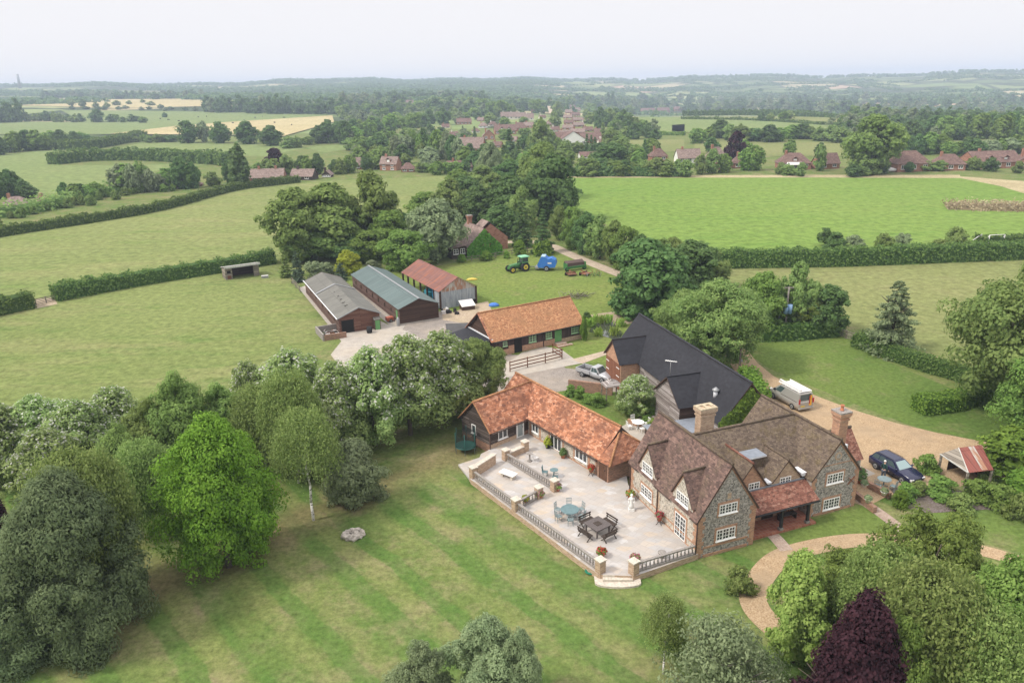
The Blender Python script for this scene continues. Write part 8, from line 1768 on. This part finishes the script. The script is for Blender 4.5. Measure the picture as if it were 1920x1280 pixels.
row(q2((400, 600, 550), (560, 620, 550), (760, 600, 540), (850, 620, 520), (960, 600, 500)), 10, 26, 'bush along the meadow end gardens', 'meadow end trees', (1, 3, 0)); row(q2((180, 600, 520), (330, 570, 520), (20, 620, 510)), 5, 26, 'garden tree by the meadow hedge houses', 'meadow end trees', (0, 1))
row(q2((0, 430, 330), (250, 380, 290), (500, 330, 260), (700, 330, 250)), 16, 30, 'tree of the wooded slope left of the village', 'wooded slope', (0, 1, 3, 4), jy=6); row(q2((0, 300, 230), (300, 270, 210), (560, 250, 190), (830, 260, 190)), 20, 28, 'tree of the wooded slope left of the village', 'wooded slope', (0, 0, 1, 3), jy=6)
row(q2((0, 230, 160), (300, 210, 150), (560, 200, 145), (820, 215, 150)), 20, 24, 'tree at the top of the wooded slope', 'wooded slope', (0, 0, 4), jy=5); row(q2((830, 290, 200), (1000, 260, 190), (1160, 270, 190), (1180, 240, 190)), 14, 22, 'tree between the village roofs', 'village trees', (0, 1, 3), jy=6)
row(q2((1210, 350, 270), (1190, 300, 220), (1250, 240, 180), (1400, 230, 160)), 12, 18, 'tree along the village street', 'village trees', (0, 1, 3), jy=5); row(q2((1390, 350, 270), (1450, 330, 250), (1560, 330, 240), (1620, 380, 290), (1700, 370, 300), (1640, 420, 350)), 14, 26, 'tree right of the village street', 'village trees', (0, 1, 3), jy=6)
row(q2((1500, 460, 360), (1540, 470, 350), (1480, 420, 350)), 4, 32, 'light green tree beside the golden tree', 'village trees', (2, 3)); row(q2((1420, 250, 190), (1650, 260, 190), (1900, 250, 200)), 12, 20, 'far tree above the right of the village', 'village trees', (0, 4), jy=4); row(q2((1060, 430, 380), (1180, 430, 370), (1020, 470, 400), (1280, 480, 420), (1160, 480, 430)), 9, 24, 'garden tree below the white gabled building', 'village trees', (0, 1, 3), jy=6)

def inside(px, py, poly):
    c = False; j = len(poly) - 1
    for i in range(len(poly)):
        (x1, y1), (x2, y2) = poly[i], poly[j]
        if (y1 > py) != (y2 > py) and px < (x2 - x1) * (py - y1) / (y2 - y1) + x1: c = not c
        j = i
    return c
OPEN = [Z2((1640, 300), (1930, 300), (1930, 388), (1690, 388)), Z2((1580, 428), (1930, 425), (1930, 490), (1600, 510)), Z2((80, 310), (200, 280), (320, 272), (310, 312)), Z2((120, 420), (300, 370), (620, 345), (620, 370), (420, 400), (250, 470), (100, 470)), [(1024, 190), (1042, 190), (1044, 222), (1028, 222)]]
def fill(x0, x1, y0, y1, label, group, gap=1.0, kinds=(0, 0, 1, 3, 4, 2), hmul=1.0):
    """garden trees packed between the roofs, leaving the roofs in sight"""
    y = y0
    while y < y1:
        s = (y - 158) / 140; w = 8 + 26 * s; h = (9 + 26 * s) * hmul; x = x0 + random.uniform(0, w)
        while x < x1:
            xx, yy = x + random.uniform(-3, 3), y + random.uniform(-2, 2); hh = h * random.uniform(.6, 1.15); x += w * random.uniform(.75, 1.25) * gap
            if any(inside(xx, yy, q) for q in OPEN): continue
            if any(abs(xx - a) < (c + w) * .46 and yy > b - 3 and yy - hh < b - (b - d) * .68 for a, b, c, d in HOUSES): continue
            row([(xx, yy, yy - hh), (xx + .1, yy, yy - hh)], 1, w, label, group, kinds, 0, .1, mass=yy < 262)
        y += 3.5 + 6 * s
fill(640, 1240, 192, 262, '', '')
fill(660, 1240, 262, 318, 'garden tree among the village houses', 'trees among the village houses', 1.35)
fill(1180, 1920, 190, 212, '', '', 1.7, (0, 0, 4)); fill(1560, 1920, 214, 268, '', '', 1.0, (0, 0, 4, 1))
def mass():
    lo = {k: crown_mesh('m' + k, m, 620, 1.25, 10, 9, sh, 30, .40, .03, 60 + i, uneven=.3, aspect=1.3) for i, (k, m, sh) in enumerate((('f_dark', 'leaf_dark', 'round'), ('f_mid', 'leaf_mid', 'round'), ('f_olive', 'leaf_olive', 'dome'), ('f_ash', 'leaf_ash', 'egg'), ('f_grey', 'leaf_grey', 'egg')))}
    A, Tn, M = [], [], []; ms = list(lo)
    for k, me in lo.items():
        co_ = np.empty(len(me.vertices) * 3, np.float32); me.vertices.foreach_get('co', co_); co_ = co_.reshape(-1, 3); ti = np.empty(len(me.polygons), np.float32); me.attributes['tint'].data.foreach_get('value', ti)
        for (x, y, z, H_, W_, kk) in MASS:
            if kk != k: continue
            a = random.uniform(0, 6.28); c, s = math.cos(a), math.sin(a); q = co_ * np.array([W_ / 9, W_ / 9, H_ / 10]); A.append(np.stack([q[:, 0] * c - q[:, 1] * s + x, q[:, 0] * s + q[:, 1] * c + y, q[:, 2] + z], 1)); Tn.append(np.clip(ti * random.uniform(.8, 1.1), 0, .86)); M.append(np.full(len(ti), ms.index(k), np.int32))
    A = np.concatenate(A); Tn = np.concatenate(Tn); M = np.concatenate(M); n = len(Tn); me = bpy.data.meshes.new('distant_trees')
    me.vertices.add(4 * n); me.vertices.foreach_set('co', A.astype(np.float32).ravel()); me.loops.add(4 * n); me.loops.foreach_set('vertex_index', np.arange(4 * n, dtype=np.int32)); me.polygons.add(n); me.polygons.foreach_set('loop_start', np.arange(0, 4 * n, 4, dtype=np.int32)); me.polygons.foreach_set('material_index', M); me.update(calc_edges=True)
    at = me.attributes.new('tint', 'FLOAT', 'FACE'); at.data.foreach_set('value', Tn.astype(np.float32))
    for k, m in lo.items(): me.materials.append(m.materials[0])
    o = bpy.data.objects.new('distant_trees', me); C.objects.link(o); o['kind'] = 'stuff'; print('mass', len(MASS), 'individual far', sum(1 for q in C.objects if q.name.startswith('broadleaf')))
mass()
# woods too far to count: one mass of crowns over the distant hills
def woods():
    rg = np.random.default_rng(5); Q = []; n = 0
    base = []
    for k in range(150):   # hedges with trees on the hillsides
        az = rg.uniform(-20, 36); r = rg.uniform(1300, 3300); x, y = r * math.sin(R(az)), r * math.cos(R(az)); a = rg.normal() * .35 + (1.57 if rg.random() < .3 else 0); L = rg.uniform(120, 480)
        for s in np.arange(0, L, 12): xx, yy = x + math.cos(a) * s, y + math.sin(a) * s; base.append((xx, yy, terr(xx, yy), rg.uniform(3, 8), rg.uniform(5, 9)))
    for k in range(1100): az = rg.uniform(-36, 36); r = 3450 + rg.uniform(-60, 320); x, y = r * math.sin(R(az)), r * math.cos(R(az)); base.append((x, y, terr(x, y), rg.uniform(8, 14), rg.uniform(7, 13)))
    for k in range(22000):
        az = rg.uniform(-36, 36); r = 1150 + 2600 * rg.random() ** .8; x, y = r * math.sin(R(az)), r * math.cos(R(az))
        f = math.sin(x * .0041 + 1.3) * math.sin(y * .0072 + .4) + .6 * math.sin(x * .009 + y * .012) + .35 * math.sin(y * .021 - x * .007)
        lim = .62 - .6 * sst(3250, 3500, r) + (.75 * sst(0, 8, az) if r > 1250 else 0) - (.5 * (1 - sst(-2, 8, az)) if r > 1800 else 0)
        if f > lim: base.append((x, y, terr(x, y), rg.uniform(6, 11), rg.uniform(6, 12)))
    B = np.array(base); m = 22; N = len(B)
    d = rg.normal(size=(N, m, 3)); d /= np.linalg.norm(d, axis=2, keepdims=True); d[:, :, 2] = np.abs(d[:, :, 2])
    P = B[:, None, :3] + d * np.stack([B[:, 4], B[:, 4], B[:, 3]], 1)[:, None, :] * rg.uniform(.75, 1.05, (N, m, 1)); nr = d + rg.normal(size=d.shape) * .35; nr /= np.linalg.norm(nr, axis=2, keepdims=True)
    me = leaf_mesh('far_woods', P.reshape(-1, 3), nr.reshape(-1, 3), np.repeat(B[:, 4] * .62, m), rg.uniform(0, .85, N * m), 'leaf_dark', 1.2)
    o = bpy.data.objects.new('far_woods', me); C.objects.link(o); o['kind'] = 'stuff'
    print('woods', N)
woods()
# tall mast on the skyline
x, y, z = gt(38, 166); t = thing('radio_mast', 'tall hazy mast on the skyline at far left', 'mast', (x, y, z)); hm = height_at(x, y, 139, z); mb = MB(); mb.cyl((0, 0, 0), (0, 0, hm), 5, 3.5, 'steel_grey', 8); mb.build('shaft', t)
# ---------------------------------------------------------------- haze
HB = MB(); HB.box(-5200, -600, -70, 5200, 5200, 82, 'dark_void'); ho = HB.build('haze'); ho['kind'] = 'stuff'
hm_ = bpy.data.materials.new('haze'); hm_.use_nodes = True; ht = hm_.node_tree; ht.nodes.clear(); hv = NN(ht, 'ShaderNodeVolumePrincipled'); hv.inputs['Density'].default_value = HAZE_D; hv.inputs['Color'].default_value = (0.69, 0.81, 1.0, 1); hv.inputs['Anisotropy'].default_value = 0.0
hout = NN(ht, 'ShaderNodeOutputMaterial'); ht.links.new(hv.outputs[0], hout.inputs['Volume']); ho.data.materials.clear(); ho.data.materials.append(hm_)
